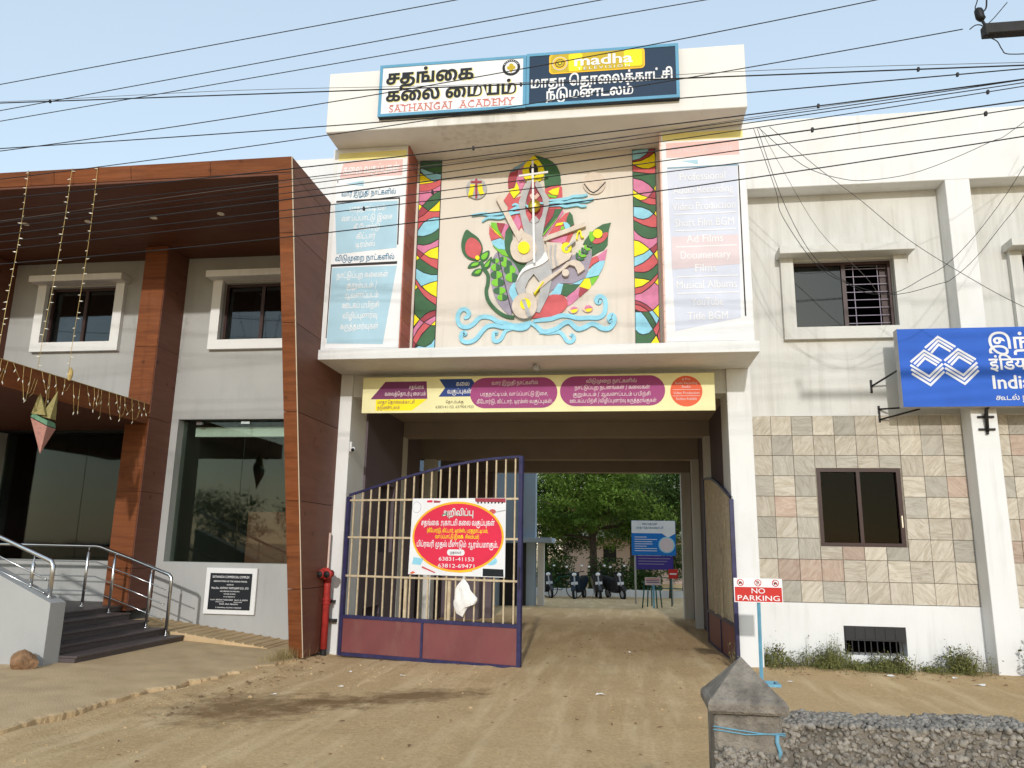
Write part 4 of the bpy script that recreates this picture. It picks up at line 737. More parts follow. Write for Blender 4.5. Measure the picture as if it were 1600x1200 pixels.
# a lit shop ceiling bulkhead and an inner column seen through the glass
box('bulkhead', -1.45, 1.28, 0.87, 1.0, 3.40, 3.57, 'white_clean', LB)
box('inner_column', -0.15, 0.12, 2.6, 2.85, 0.63, 3.9, 'grey_wall', LB)
box('inner_counter', -1.5, -0.6, 3.2, 3.7, 0.63, 2.2, 'wood_dark', LB)
# shop window (right bay)
w = box('shop_window', -1.60, 1.28, 0.60, 0.85, 3.655, 3.66, 'frame_black', LB)
p = box('pane', -1.595, -0.445, 0.72, 0.73, 1.255, 3.65, 'glass_shop', w)
p = box('pane', -0.437, 1.275, 0.72, 0.73, 1.255, 3.65, 'glass_shop', w)
box('patch_clip', -1.35, -1.25, 0.695, 0.755, 3.59, 3.645, 'steel', w)
box('patch_clip', -0.52, -0.36, 0.695, 0.755, 3.60, 3.645, 'steel', w)
tag(w, 'tall frameless two-pane shop window')
# lobby glazing under the porch
w = box('lobby_window', -5.1, -2.55, 0.60, 0.84, 3.46, 3.498, 'frame_black', LB)
box('pane', -5.09, -3.45, 0.80, 0.81, 1.245, 3.455, 'glass_lobby', w)
box('pane', -3.44, -2.56, 0.80, 0.81, 1.245, 3.455, 'glass_lobby', w)
tag(w, 'dark lobby glazing behind the entrance porch')
def framed_window(parent, x0, x1, z0, z1, yw, hood_y, mats=('white_clean', 'frame_brown', 'glass_window'), bw=0.17, hood=True, split=0.5, open_right=False):
    bm = bmesh.new()
    yo = yw-0.09
    pts = [(x0-bw, z0-bw), (x1+bw, z0-bw), (x1+bw, z1+0.04), (x0-bw, z1+0.04)]; ins = [(x0, z0), (x1, z0), (x1, z1), (x0, z1)]
    for a, b, c, d in (((x0-bw), (x1+bw), (z0-bw), z0), ((x0-bw), x0, z0, z1+0.03), (x1, (x1+bw), z0, z1+0.03)):
        bm_box(bm, a, b, yo, yw+0.02, c, d)
    s = bm_obj('window', bm, mats[0], parent)
    if hood: box('hood', x0-bw-0.05, x1+bw+0.06, hood_y, yw+0.02, z1+0.03, z1+0.15, mats[0], s, 0.006)
    bm = bmesh.new(); t = 0.045; yf = yw+0.12
    for a, b, c, d in ((x0, x1, z0, z0+t), (x0, x1, z1-t, z1), (x0, x0+t, z0+t, z1-t), (x1-t, x1, z0+t, z1-t)):
        bm_box(bm, a, b, yf-0.03, yf+0.05, c, d)
    xm = x0+(x1-x0)*split
    bm_box(bm, xm-0.03, xm+0.03, yf-0.02, yf+0.04, z0+t, z1-t)
    bm_obj('sash', bm, mats[1], s)
    box('pane', x0+t, xm-0.03, yf+0.01, yf+0.018, z0+t, z1-t, mats[2], s)
    if open_right:
        for k in range(8):
            z = z0+t+0.06+k*(z1-z0-2*t-0.12)/7
            box('grille_bar', xm+0.03, x1-t, yf+0.03, yf+0.04, z, z+0.010, 'm_lilac', s)
        for x in (xm+0.16, x1-0.18): box('grille_bar', x, x+0.010, yf+0.041, yf+0.05, z0+t, z1-t, 'm_lilac', s)
        box('shutter_leaf', x1-0.14, x1-0.05, yf+0.065, yf+0.09, z0+t, z1-t, mats[1], s)
    else: box('pane', xm+0.03, x1-t, yf+0.01, yf+0.018, z0+t, z1-t, mats[2], s)
    return s
framed_window(LB, -4.46, -3.06, 5.08, 6.15, YW, 0.26)
framed_window(LB, -0.99, 0.41, 5.06, 6.13, YW, 0.26)
# wood-clad frame leaning out over the street: front plane y = -0.80 - 0.2365 z
def fy(z): return -0.80 - 0.2365*z
seams = [0.0, 0.95, 2.17, 3.39, 4.61, 5.83, 6.63]
for a, b in zip(seams, seams[1:]):
    g = 0.004
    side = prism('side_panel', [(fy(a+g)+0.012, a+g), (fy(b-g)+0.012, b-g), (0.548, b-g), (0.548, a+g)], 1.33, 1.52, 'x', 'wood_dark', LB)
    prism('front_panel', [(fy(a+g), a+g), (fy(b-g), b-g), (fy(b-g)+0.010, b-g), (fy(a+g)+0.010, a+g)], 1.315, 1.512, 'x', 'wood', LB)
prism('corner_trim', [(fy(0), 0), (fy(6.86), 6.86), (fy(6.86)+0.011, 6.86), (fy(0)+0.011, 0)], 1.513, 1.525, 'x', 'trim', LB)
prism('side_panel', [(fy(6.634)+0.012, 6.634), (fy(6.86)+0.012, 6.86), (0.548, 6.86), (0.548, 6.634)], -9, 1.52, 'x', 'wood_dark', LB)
xs = [1.512, 0.3, -0.92, -2.14, -3.36, -4.58, -5.8, -9]
for a, b in zip(xs, xs[1:]):
    prism('fascia_panel', [(fy(6.655), 6.655), (fy(6.86), 6.86), (fy(6.86)+0.010, 6.86), (fy(6.655)+0.010, 6.655)], b+0.004, a-(0.004 if a < 1.5 else 0), 'x', 'wood', LB)
ys = [-2.36, -1.62, -0.89, -0.16, 0.545]
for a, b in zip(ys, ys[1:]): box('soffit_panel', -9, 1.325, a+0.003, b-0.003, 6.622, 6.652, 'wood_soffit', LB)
for x, y in ((-2.471, -1.183), (-1.311, -1.211), (-0.156, -1.236), (-3.585, -1.197)): disc('downlight', (x, y, 6.612), 0.055, 0.012, 'z', 'paper', LB)
# wood piers on the facade
for k, (x0, x1) in enumerate(((-2.15, -1.73), (-5.75, -5.2))):
    zz = [0.5, 1.15, 2.37, 3.59, 4.81, 6.03, 6.618]
    for a, b in zip(zz, zz[1:]):
        box('pier_panel', x0, x1-0.012, -0.10, -0.09, a+0.003, b-0.003, 'wood', LB)
        box('pier_side', x0, x1, -0.088, 0.548, a+0.003, b-0.003, 'wood_dark', LB)
# entrance porch canopy
box('canopy_fascia', -1.775, -1.75, -3.6, -0.105, 3.475, 3.80, 'wood', LB)
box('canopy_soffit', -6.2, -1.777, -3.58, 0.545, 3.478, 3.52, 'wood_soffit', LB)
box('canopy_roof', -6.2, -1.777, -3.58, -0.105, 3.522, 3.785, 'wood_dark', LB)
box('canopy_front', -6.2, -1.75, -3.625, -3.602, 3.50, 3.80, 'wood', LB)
box('canopy_trim', -1.788, -1.745, -3.63, -0.101, 3.801, 3.812, 'trim', LB)

# commemorative plaque
pl = box('plaque', -0.785, 0.105, 0.50, 0.548, 0.435, 1.17, 'white_clean', None, 0.008)
tag(pl, 'black granite plaque in a thick white frame below the shop window', 'plaque')
box('slab', -0.70, 0.025, 0.488, 0.502, 0.51, 1.085, 'p_black', pl)
for s, z, h, f in (('SATHANGAI COMMERCIAL COMPLEX', 1.01, .052, .64), ('RENOVATION OF THE ANNAI MAHAL', .945, .036, .58), ('BLESSED BY', .895, .026, .12), ('Most Rev. ANTONY PAPPUSAMY D.D., STD', .835, .046, .64), ('ARCHBISHOP OF MADURAI', .79, .028, .34), ('ON 28.10.2018', .748, .028, .2), ('IN THE PRESENCE OF', .705, .024, .2), ('Rev.Fr. BENEDICT BARNABAS   Rev.Fr. A. JOSEPH', .655, .03, .64), ('DIRECTOR                    PRINCIPAL', .625, .02, .46), ('ENGR. ARUL PRAKASH', .59, .028, .32), ('E. GNANARAJ, ARCHITECT, MADURAI', .535, .026, .44)):
    lettering(s, (-0.337, 0.4865, z), h, 'p_white', pl, f, 0.012)

# ------------------------------------------------------------------ steps, ramp, rails
ST = empty('entrance_steps', (-0.9, -1.5, 0.12), 'low flight of dark granite steps beside the grey wedge wall', 'steps')
tz = [0.2, 0.3, 0.4, 0.5, 0.58]; tx = [-0.57, -0.87, -1.17, -1.49, -1.82]
for k in range(5):
    x1 = tx[k]; x0 = tx[k+1]-0.02 if k < 4 else -6
    y1 = -0.38 if k < 4 else 0.545
    box('step', x0 if k < 4 else -6.0, x1, -2.735, y1 if k < 4 else -0.105, (tz[k-1]+0.001 if k else 0.05), tz[k]-0.03, 'granite', ST)
    box('tread', x0, x1+0.02, -2.735, (-0.37 if k < 4 else -0.105), tz[k]-0.029, tz[k], 'granite', ST, 0.006)
box('landing_back', -6, -2.16, -0.104, 0.545, 0.05, 0.579, 'granite', ST)
RAMP = prism('access_ramp', [(0.78, 0.055), (-1.70, 0.36), (-1.70, 0.02), (0.78, 0.02)], -0.365, 0.547, 'y', 'concrete')
tag(RAMP, 'narrow ribbed concrete ramp along the grey shop wall', 'ramp')
for k in range(15):
    x = 0.70 - k*0.155; z = 0.055+(0.78-x)*0.123
    prism('ridge', [(x-0.022, z-0.004), (x+0.022, z-0.009), (x+0.012, z+0.013), (x-0.012, z+0.016)], -0.36, 0.54, 'y', 'concrete', RAMP)
WG = prism('wedge_wall', [(-0.786, 0.02), (-0.786, 0.832), (-3.2, 1.86), (-3.2, 0.02)], -3.0, -2.737, 'y', 'grey_wall')
tag(WG, 'grey plastered wedge wall rising beside the granite steps', 'wall')
# steel railing beside the ramp
RB_ = empty('stair_railing', (-0.81, -0.42, 0.2), 'stainless steel railing with ball-ended rails between steps and ramp', 'railing', 'stainless stair railings')
yr = -0.45
hand = [(-4.6, yr, 1.49), (-3, yr, 1.495), (-2.12, yr, 1.49), (-2.05, yr, 1.48), (-1.5, yr, 1.305), (-0.95, yr, 1.115), (-0.86, yr, 1.085), (-0.815, yr, 1.04), (-0.81, yr, 0.98), (-0.81, yr, 0.2)]
tube('handrail', hand, 0.026, 'steel', RB_, 10)
for x, zb, zt in ((-2.25, 0.58, 1.49), (-1.79, 0.5, 1.40), (-1.15, 0.3, 1.19)):
    tube('post', [(x, yr, zb), (x, yr, zt-0.10), (x, yr, zt-0.09), (x, yr, zt-0.02)], [0.021, 0.021, 0.009, 0.009], 'steel', RB_, 8)
    ball('post_base', (x, yr, zb), 0.036, 'steel', RB_, 2, (1, 1, 0.5))
ball('post_base', (-0.81, yr, 0.2), 0.04, 'steel', RB_, 2, (1, 1, 0.5))
for dz in (0.23, 0.45, 0.67):
    tube('mid_rail', [(-4.6, yr, 1.49-dz), (-2.1, yr, 1.48-dz), (-1.5, yr, 1.295-dz), (-0.9, yr, 1.095-dz)], 0.0095, 'steel', RB_, 6)
    ball('rail_end', (-0.9, yr, 1.095-dz), 0.017, 'steel', RB_, 1)
RA_ = empty('wall_railing', (-0.92, -2.87, 0.89), 'stainless steel railing fixed on top of the grey wedge wall', 'railing', 'stainless stair railings')
yr = -2.87
tube('handrail', [(-3.2, yr, 2.22), (-1.7, yr, 1.60), (-1.02, yr, 1.345), (-0.95, yr, 1.315), (-0.922, yr, 1.26), (-0.92, yr, 1.2), (-0.92, yr, 0.89)], 0.029, 'steel', RA_, 10)
for x in (-1.19, -1.75, -2.3):
    zb = 0.832+(-0.786-x)*0.426; zt = 1.60+(-1.7-x)*0.40
    tube('post', [(x, yr, zb), (x, yr, zt-0.11), (x, yr, zt-0.10), (x, yr, zt)], [0.021, 0.021, 0.009, 0.009], 'steel', RA_, 8)
    ball('post_base', (x, yr, zb+0.01), 0.04, 'steel', RA_, 2, (1, 1, 0.5))
ball('post_base', (-0.92, yr, 0.893), 0.042, 'steel', RA_, 2, (1, 1, 0.5))
for dz in (0.2, 0.36):
    tube('mid_rail', [(-3.2, yr, 2.2-dz), (-1.7, yr, 1.575-dz), (-1.0, yr, 1.30-dz)], 0.0105, 'steel', RA_, 6)
    ball('rail_end', (-1.0, yr, 1.30-dz), 0.018, 'steel', RA_, 1)

# broken stone at the foot of the wedge wall
def rock(name, c, r, sc, m, seed, sub=2):
    bm = bmesh.new(); bmesh.ops.create_icosphere(bm, subdivisions=sub, radius=r)
    q = random.Random(seed)
    ph = [(q.uniform(-1, 1), q.uniform(-1, 1), q.uniform(-.4, 1), q.uniform(0.45, 0.85)) for _ in range(11)]
    for v in bm.verts:
        d = v.co.normalized()
        for a, b, cc, k in ph:                      # cut flat facets
            n = Vector((a, b, cc)).normalized(); e = v.co.dot(n) - r*k
            if e > 0: v.co -= n*e
        v.co = Vector((v.co.x*sc[0], v.co.y*sc[1], v.co.z*sc[2])) + Vector(c) + Vector((q.uniform(-1, 1), q.uniform(-1, 1), q.uniform(-1, 1)))*r*0.03
    return bm_obj(name, bm, m)
tag(rock('loose_stone', (-0.83, -3.22, 0.21), 0.2, (0.98, 0.75, 0.66), 'rock', 5, 3), 'brown broken stone lying against the grey wedge wall', 'stone')

# ------------------------------------------------------------------ GATEHOUSE
GH = empty('gatehouse', (4.66, 0, 0), 'white gatehouse tower with an upper storey projecting over the gated passage', 'building')
box('pillar', 1.364, 1.717, 0.0, 0.78, -0.2, 4.285, 'white', GH, 0.006)
box('pillar', 7.607, 7.959, 0.0, 0.78, -0.2, 4.285, 'white', GH, 0.006)
box('balcony_slab', 1.383, 7.937, -1.02, 0.9, 4.286, 4.44, 'white_clean', GH, 0.006)
box('upper_pillar', 1.527, 2.745, -0.965, 0.2, 4.441, 7.767, 'white', GH)
box('upper_pillar', 6.667, 7.884, -0.965, 0.2, 4.441, 7.767, 'white', GH)
box('mural_wall', 2.746, 6.666, -0.44, 0.2, 4.441, 7.767, 'mural_wall', GH)
box('parapet', 1.578, 7.859, -1.475, 0.2, 7.768, 8.78, 'cream', GH, 0.008)
box('upper_body', 1.6, 7.85, 0.201, 7.1, 4.45, 8.3, 'white', GH)
box('rear_body', -0.6, 1.59, 0.95, 7.0, 4.0, 8.70, 'white', GH)
box('lintel', 1.718, 7.606, 0.06, 0.5, 3.92, 4.284, 'plaster', GH)
# red boards on the inner flanks of the upper pillars
for k in range(14):
    z = 4.445+k*0.2372
    box('cladding_board', 2.7455, 2.765, -0.962, -0.441, z+0.003, z+0.2345, 'brick_red', GH)
    box('cladding_board', 6.647, 6.6665, -0.962, -0.441, z+0.003, z+0.2345, 'm_flesh', GH)
box('lamp_bracket', 4.60, 4.78, -0.55, -0.46, 4.4405, 4.50, 'm_grey', GH)
# passage
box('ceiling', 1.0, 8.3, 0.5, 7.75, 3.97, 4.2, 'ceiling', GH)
def side_wall(name, x0, x1, y0, y1, z0, z1, holes, m, parent):
    o = wall_holes(name, y0, y1, z0, z1, 0, abs(x1-x0), holes, m, parent)
    for v in o.data.vertices: v.co = Vector((x0 + (v.co.y if x1 > x0 else -v.co.y), v.co.x, v.co.z))
    return o
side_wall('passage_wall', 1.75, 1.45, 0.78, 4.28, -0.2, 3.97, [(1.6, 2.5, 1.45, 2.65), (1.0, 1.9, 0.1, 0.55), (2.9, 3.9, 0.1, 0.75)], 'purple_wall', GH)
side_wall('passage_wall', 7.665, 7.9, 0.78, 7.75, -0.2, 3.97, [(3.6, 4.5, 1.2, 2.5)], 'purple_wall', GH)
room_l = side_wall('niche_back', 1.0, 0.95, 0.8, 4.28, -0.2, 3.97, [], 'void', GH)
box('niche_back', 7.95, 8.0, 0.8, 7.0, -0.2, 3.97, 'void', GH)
for y, zb, xf in ((2.95, 3.68, 7.56), (5.2, 3.50, 7.52), (7.4, 3.427, 7.45)):
    box('pilaster', xf, 7.67, y-0.02, y+0.33, -0.2, zb, 'plaster', GH)
    box('pilaster', 1.60, 1.85 if y > 3 else 1.752, y-0.02, y+0.33, -0.2, zb, 'plaster', GH)
    box('cross_beam', 1.46, 7.90, y, y+0.3, zb, 3.969, 'ceiling', GH)
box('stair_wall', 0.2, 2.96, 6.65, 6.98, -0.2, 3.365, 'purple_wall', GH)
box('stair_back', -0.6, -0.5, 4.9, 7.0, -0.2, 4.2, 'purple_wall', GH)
prism('stair_flight', [(5.0, 0.0), (6.6, 2.9), (6.6, 3.2), (4.98, 0.25)], 0.3, 1.4, 'x', 'ceiling', GH)
prism('stair_flight', [(6.6, 2.2), (5.0, 3.6), (5.0, 3.8), (6.6, 2.5)], -0.4, 0.28, 'x', 'ceiling', GH)
box('meter_box', 2.2, 2.75, 6.2, 6.6, -0.1, 1.1, 'purple_wall', GH)
# a ragged cable tray line under the first beam
tube('conduit', [(1.9, 0.9, 3.9), (3.6, 0.95, 3.86), (5.2, 0.9, 3.9), (7.4, 0.92, 3.87)], 0.012, 'black_iron', GH)
sl = empty('soffit_lamp', (4.75, -0.5, 4.2), 'small spot lamp under the balcony slab above the banner', 'lamp')
bm = bm_tube(bmesh.new(), [(4.75, -0.5, 4.285), (4.75, -0.5, 4.24)], 0.02); bm_obj('stem', bm, 'm_grey', sl)
bm = bm_tube(bmesh.new(), [(4.72, -0.52, 4.235), (4.80, -0.60, 4.20)], [0.035, 0.05], 10); bm_obj('lamp_head', bm, 'm_grey', sl, True)

# ------------------------------------------------------------------ RIGHT BUILDING
RB = empty('bank_building', (10, 0.3, 0), 'cream two-storey building clad below with square sandstone tiles', 'building')
YT = 0.33
box('column', 11.0, 11.352, 0.0, YT+0.1, -0.2, 7.216, 'white', RB, 0.006)
box('parapet_beam', 7.96, 18.0, 0.0, 0.9, 7.217, 8.40, 'white', RB, 0.008)
wall_holes('upper_wall', 7.96, 18, 3.61, 7.216, YT, 0.65, [(8.74, 10.24, 4.985, 6.09), (12.07, 13.5, 4.985, 6.09)], 'plaster', RB)
wall_holes('tile_wall', 7.96, 18, 0.865, 3.60, YT+0.012, 0.65, [(8.905, 10.09, 1.67, 2.81)], 'mortar', RB)
tw = [c for c in RB.children if c.name.startswith('tile_wall')][0]
wall_holes('plinth', 7.96, 18, -0.2, 0.862, YT-0.01, 0.65, [(9.13, 9.97, 0.165, 0.56)], 'white', RB)
box('ledge', 7.961, 18, YT-0.012, YT, 3.601, 3.625, 'plaster', RB)
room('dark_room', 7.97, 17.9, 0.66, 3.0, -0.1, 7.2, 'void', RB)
framed_window(RB, 8.74, 10.24, 4.985, 6.09, YT, 0.02, ('plaster', 'frame_brown', 'glass_window'), 0.19, True, 0.53, True)
framed_window(RB, 12.07, 13.5, 4.985, 6.09, YT, 0.02, ('plaster', 'frame_brown', 'glass_window'), 0.17)
# lower window
bm = bmesh.new()
for a, b, c, d in ((8.907, 10.088, 1.672, 1.722), (8.907, 10.088, 2.758, 2.808), (8.907, 8.957, 1.723, 2.757), (10.028, 10.088, 1.723, 2.757), (9.465, 9.515, 1.723, 2.757)): bm_box(bm, a, b, YT+0.005, YT+0.10, c, d)
s = bm_obj('window', bm, 'frame_brown', RB)
box('pane', 8.958, 9.464, YT+0.05, YT+0.056, 1.724, 2.756, 'glass_dark', s)
box('pane', 9.516, 10.027, YT+0.06, YT+0.066, 1.724, 2.756, 'glass_dark', s)
for k in range(9):
    z = 1.83+k*0.10; box('grille_bar', 8.96, 10.02, YT+0.09, YT+0.10, z, z+0.016, 'frame_black', s)
box('handle', 10.045, 10.062, YT-0.012, YT+0.004, 1.95, 2.12, 'steel', s)
# basement vent
s = box('basement_vent', 9.132, 9.968, YT-0.005, YT+0.10, 0.36, 0.558, 'frame_black', RB)
for k in range(6):
    x = 9.15+k*0.135; box('louvre', x, x+0.115, YT-0.014, YT-0.006, 0.38, 0.54, 'frame_black', s)
for k in range(10):
    x = 9.15+k*0.085; box('vent_bar', x, x+0.014, YT+0.02, YT+0.035, 0.168, 0.358, 'frame_black', s)
# sandstone tiles
T = 0.305; x_c0 = 8.2787; z9 = 0.8629
rt_ = random.Random(11)
pal = ['stone_cream_%d' % i for i in range(4)]*4 + ['stone_grey_%d' % i for i in range(4)]*2 + ['stone_pink_%d' % i for i in range(4)]
tile_me = {}
def tile(x0, x1, z0, z1):
    w = round(x1-x0, 3); h = round(z1-z0, 3)
    m = rt_.choice(pal)
    key = (w, h, m)
    if key not in tile_me:
        bm = bm_box(bmesh.new(), 0.003, w-0.003, 0, 0.018, 0.003, h-0.003, 0.004)
        bmesh.ops.recalc_face_normals(bm, faces=bm.faces)
        me = bpy.data.meshes.new('tile'); bm.to_mesh(me); bm.free(); me.materials.append(MATS[m]); tile_me[key] = me
    o = bpy.data.objects.new('tile', tile_me[key]); o.parent = tw
    o.rotation_euler = (rt_.gauss(0, .006), 0, rt_.gauss(0, .006))
    o.location = (x0, YT-0.002 - rt_.uniform(0, 0.008), z0); col.objects.link(o)
for r in range(9):
    z0 = z9 + (8-r)*T + 0.003; z1 = z0+T
    for c in range(-1, 16):
        x0 = x_c0 + c*T; x1 = x0+T
        if c == -1: x0 = 7.962
        if x1 > 13.0: continue
        if x0 < 10.998 < x1: x1 = 10.998
        elif x0 < 11.353 < x1: x0 = 11.354
        elif 10.99 < x0 and x1 < 11.36: continue
        if x1-x0 < 0.03: continue
        # window cut-out
        if x0 < 10.088 and x1 > 8.907 and z0 < 2.808 and z1 > 1.672:
            rects = []
            if z1 > 2.85: rects.append((x0, x1, 2.81, z1))
            if z0 < 1.63: rects.append((x0, x1, z0, 1.67))
            za, zb = max(z0, 1.67), min(z1, 2.81)
            if x0 < 8.87: rects.append((x0, 8.905, za, zb))
            if x1 > 10.12: rects.append((10.09, x1, za, zb))
            for q in rects: tile(*q)
            continue
        if x1-x0 > 0.02: tile(x0, x1, z0, z1)

# ------------------------------------------------------------------ MURAL
CELLS_L = """g 2806,7763 3165,7749 3171,7518 3059,7540 2913,7601 2811,7648
b 2815,7640 2913,7593 3059,7531 3168,7506 3164,7419 3057,7383 2926,7467 2818,7579
y 2815,7549 2933,7459 3050,7380 2952,7360 2813,7352
r 2813,7348 2952,7355 3065,7379 3166,7416 3165,7318 3069,7263 2957,7224 2814,7224
p 2815,7220 2957,7220 3069,7259 3164,7311 3164,7224 3072,7178 2983,7096 2895,6996 2868,6975 2817,7010
g 3164,7218 3073,7173 2984,7091 2882,6966 2978,6880 3081,6964 3162,7049
y 3163,7042 3081,6957 2988,6875 3071,6861 3166,6867
y 2813,7000 2868,6964 2822,6888
d 2871,6960 2974,6876 2903,6810 2817,6765 2822,6880
r 2978,6870 3071,6854 3165,6858 3165,6758 3074,6762 2977,6732 2895,6670 2819,6563 2818,6755 2903,6802
b 3165,6749 3075,6756 2984,6728 2902,6667 2820,6541 2819,6453 2918,6441 3043,6480 3112,6521 3166,6572
g 3166,6562 3119,6513 3044,6473 2919,6434 2820,6441 2821,6310 2925,6291 3036,6313 3169,6383
p 3168,6375 3036,6305 2925,6284 2822,6302 2819,6234 2931,6143 3026,6211 3166,6261
y 3167,6252 3033,6208 2938,6140 3031,6074 3172,6043
d 2819,6227 2928,6136 2871,6073 2822,6125
r 2938,6131 3032,6067 3172,6036 3167,5875 3051,5937 2950,6012 2875,6070
y 2817,6118 2867,6070 2816,6039
g 2871,6066 2958,6000 3051,5930 3167,5865 3174,5786 3071,5786 2944,5826 2820,5902 2821,6032
b 2820,5895 2944,5819 3071,5779 3171,5778 3171,5683 3048,5651 2912,5599 2820,5730
r 2818,5716 2913,5585 2977,5530 3070,5455 3171,5400 3166,5281 3060,5354 2960,5442 2887,5543 2821,5645
y 2933,5596 3049,5644 3170,5673 3172,5410 3069,5467 2977,5540
y 2820,5630 2857,5582 2817,5542
g 2865,5572 2931,5471 3018,5370 3166,5270 3165,5197 3081,5179 3000,5139 2921,5057 2828,5144 2815,5531
y 2825,5137 2908,5051 2856,4982 2819,4942
d 3165,5190 3081,5172 3007,5132 2921,5050 2985,5004 3065,5061 3166,5111
p 3166,5102 3072,5053 2992,5000 3090,4952 3169,5026
p 2915,5044 2978,5000 2887,4885 2822,4762 2816,4893
r 2986,4993 3083,4946 2959,4814 2870,4653 2820,4706 2825,4748 2895,4877
y 3167,5016 3099,4951 3166,4947
g 3167,4940 3090,4939 2973,4811 2876,4653 2940,4615 3022,4606 3115,4659 3166,4740
b 3164,4726 3115,4652 3022,4599 2913,4619 2853,4575 3166,4569
d 2818,4697 2865,4645 2833,4576 2819,4576"""
CELLS_R = """b 6248,7745 6511,7758 6470,7673 6362,7598 6249,7576
d 6511,7755 6604,7760 6589,7695 6508,7626 6388,7568 6251,7554 6249,7568 6369,7594 6476,7669
y 6252,7539 6388,7560 6508,7619 6595,7680 6607,7606 6604,7460 6504,7422 6412,7430 6333,7461 6255,7512
r 6252,7495 6333,7449 6412,7419 6504,7414 6603,7449 6602,7330 6463,7345 6358,7365 6253,7386
g 6252,7375 6463,7334 6602,7318 6600,7142 6569,7072 6499,7155 6395,7232 6257,7276
p 6257,7266 6395,7222 6498,7145 6562,7065 6528,6995 6481,6940 6364,6989 6254,7081
y 6600,7135 6575,7071 6598,7034
d 6566,7058 6598,7024 6595,6910 6488,6935 6532,6990
y 6251,7067 6364,6979 6478,6936 6428,6900 6362,6893 6311,6920 6252,6966
r 6483,6930 6595,6901 6595,6806 6492,6818 6388,6866 6369,6886 6434,6895
g 6256,6952 6310,6910 6375,6864 6491,6811 6595,6799 6593,6714 6564,6658 6490,6726 6386,6778 6256,6798
b 6256,6787 6386,6769 6490,6719 6553,6655 6487,6598 6402,6574 6318,6592 6253,6633
y 6596,6707 6573,6658 6604,6614
r 6559,6647 6604,6607 6600,6431 6510,6438 6394,6483 6252,6567 6253,6623 6318,6582 6402,6564 6487,6589
g 6255,6557 6394,6471 6509,6428 6600,6420 6602,6277 6544,6255 6467,6252 6377,6287 6313,6339 6252,6412
p 6249,6402 6313,6329 6377,6276 6467,6244 6544,6245 6604,6270 6603,6180 6541,6120 6489,6084 6401,6167 6324,6222 6247,6243
y 6247,6232 6324,6212 6401,6157 6483,6080 6398,6014 6249,5965
b 6248,5955 6398,6005 6489,6070 6536,6002 6473,5935 6382,5863 6250,5806
d 6498,6081 6603,6166 6602,6076 6545,6007
y 6604,6062 6552,5999 6607,5896
r 6539,5991 6604,5889 6602,5848 6534,5775 6456,5723 6379,5708 6251,5723 6250,5795 6382,5853 6480,5928
g 6251,5713 6379,5698 6456,5713 6534,5765 6604,5834 6601,5686 6491,5575 6390,5606 6249,5624
y 6252,5616 6390,5598 6481,5570 6362,5487 6253,5466
r 6601,5676 6600,5615 6548,5542 6464,5463 6360,5385 6254,5359 6253,5456 6362,5476 6491,5564
y 6607,5608 6554,5538 6607,5492
p 6548,5532 6608,5482 6610,5195 6513,5107 6420,5194 6332,5244 6250,5273 6254,5350 6360,5376 6470,5453
d 6252,5264 6332,5233 6420,5185 6507,5100 6456,5088 6394,5141 6331,5183 6251,5206
r 6251,5195 6331,5174 6393,5132 6449,5083 6380,5081 6317,5090 6250,5128
y 6609,5185 6517,5097 6602,4982
b 6253,5078 6342,5073 6416,4973 6506,4805 6449,4746 6360,4725 6298,4750 6251,4804
g 6352,5073 6449,5077 6504,4984 6555,4879 6510,4811 6422,4973
b 6458,5079 6509,5094 6602,4971 6565,4883 6511,4991
g 6250,4788 6298,4739 6360,4715 6449,4738 6510,4795 6546,4711 6458,4575 6257,4579
r 6515,4802 6558,4870 6603,4928 6603,4809 6567,4717 6551,4715
y 6554,4702 6605,4585 6464,4575
r 6607,4800 6576,4710 6608,4591"""
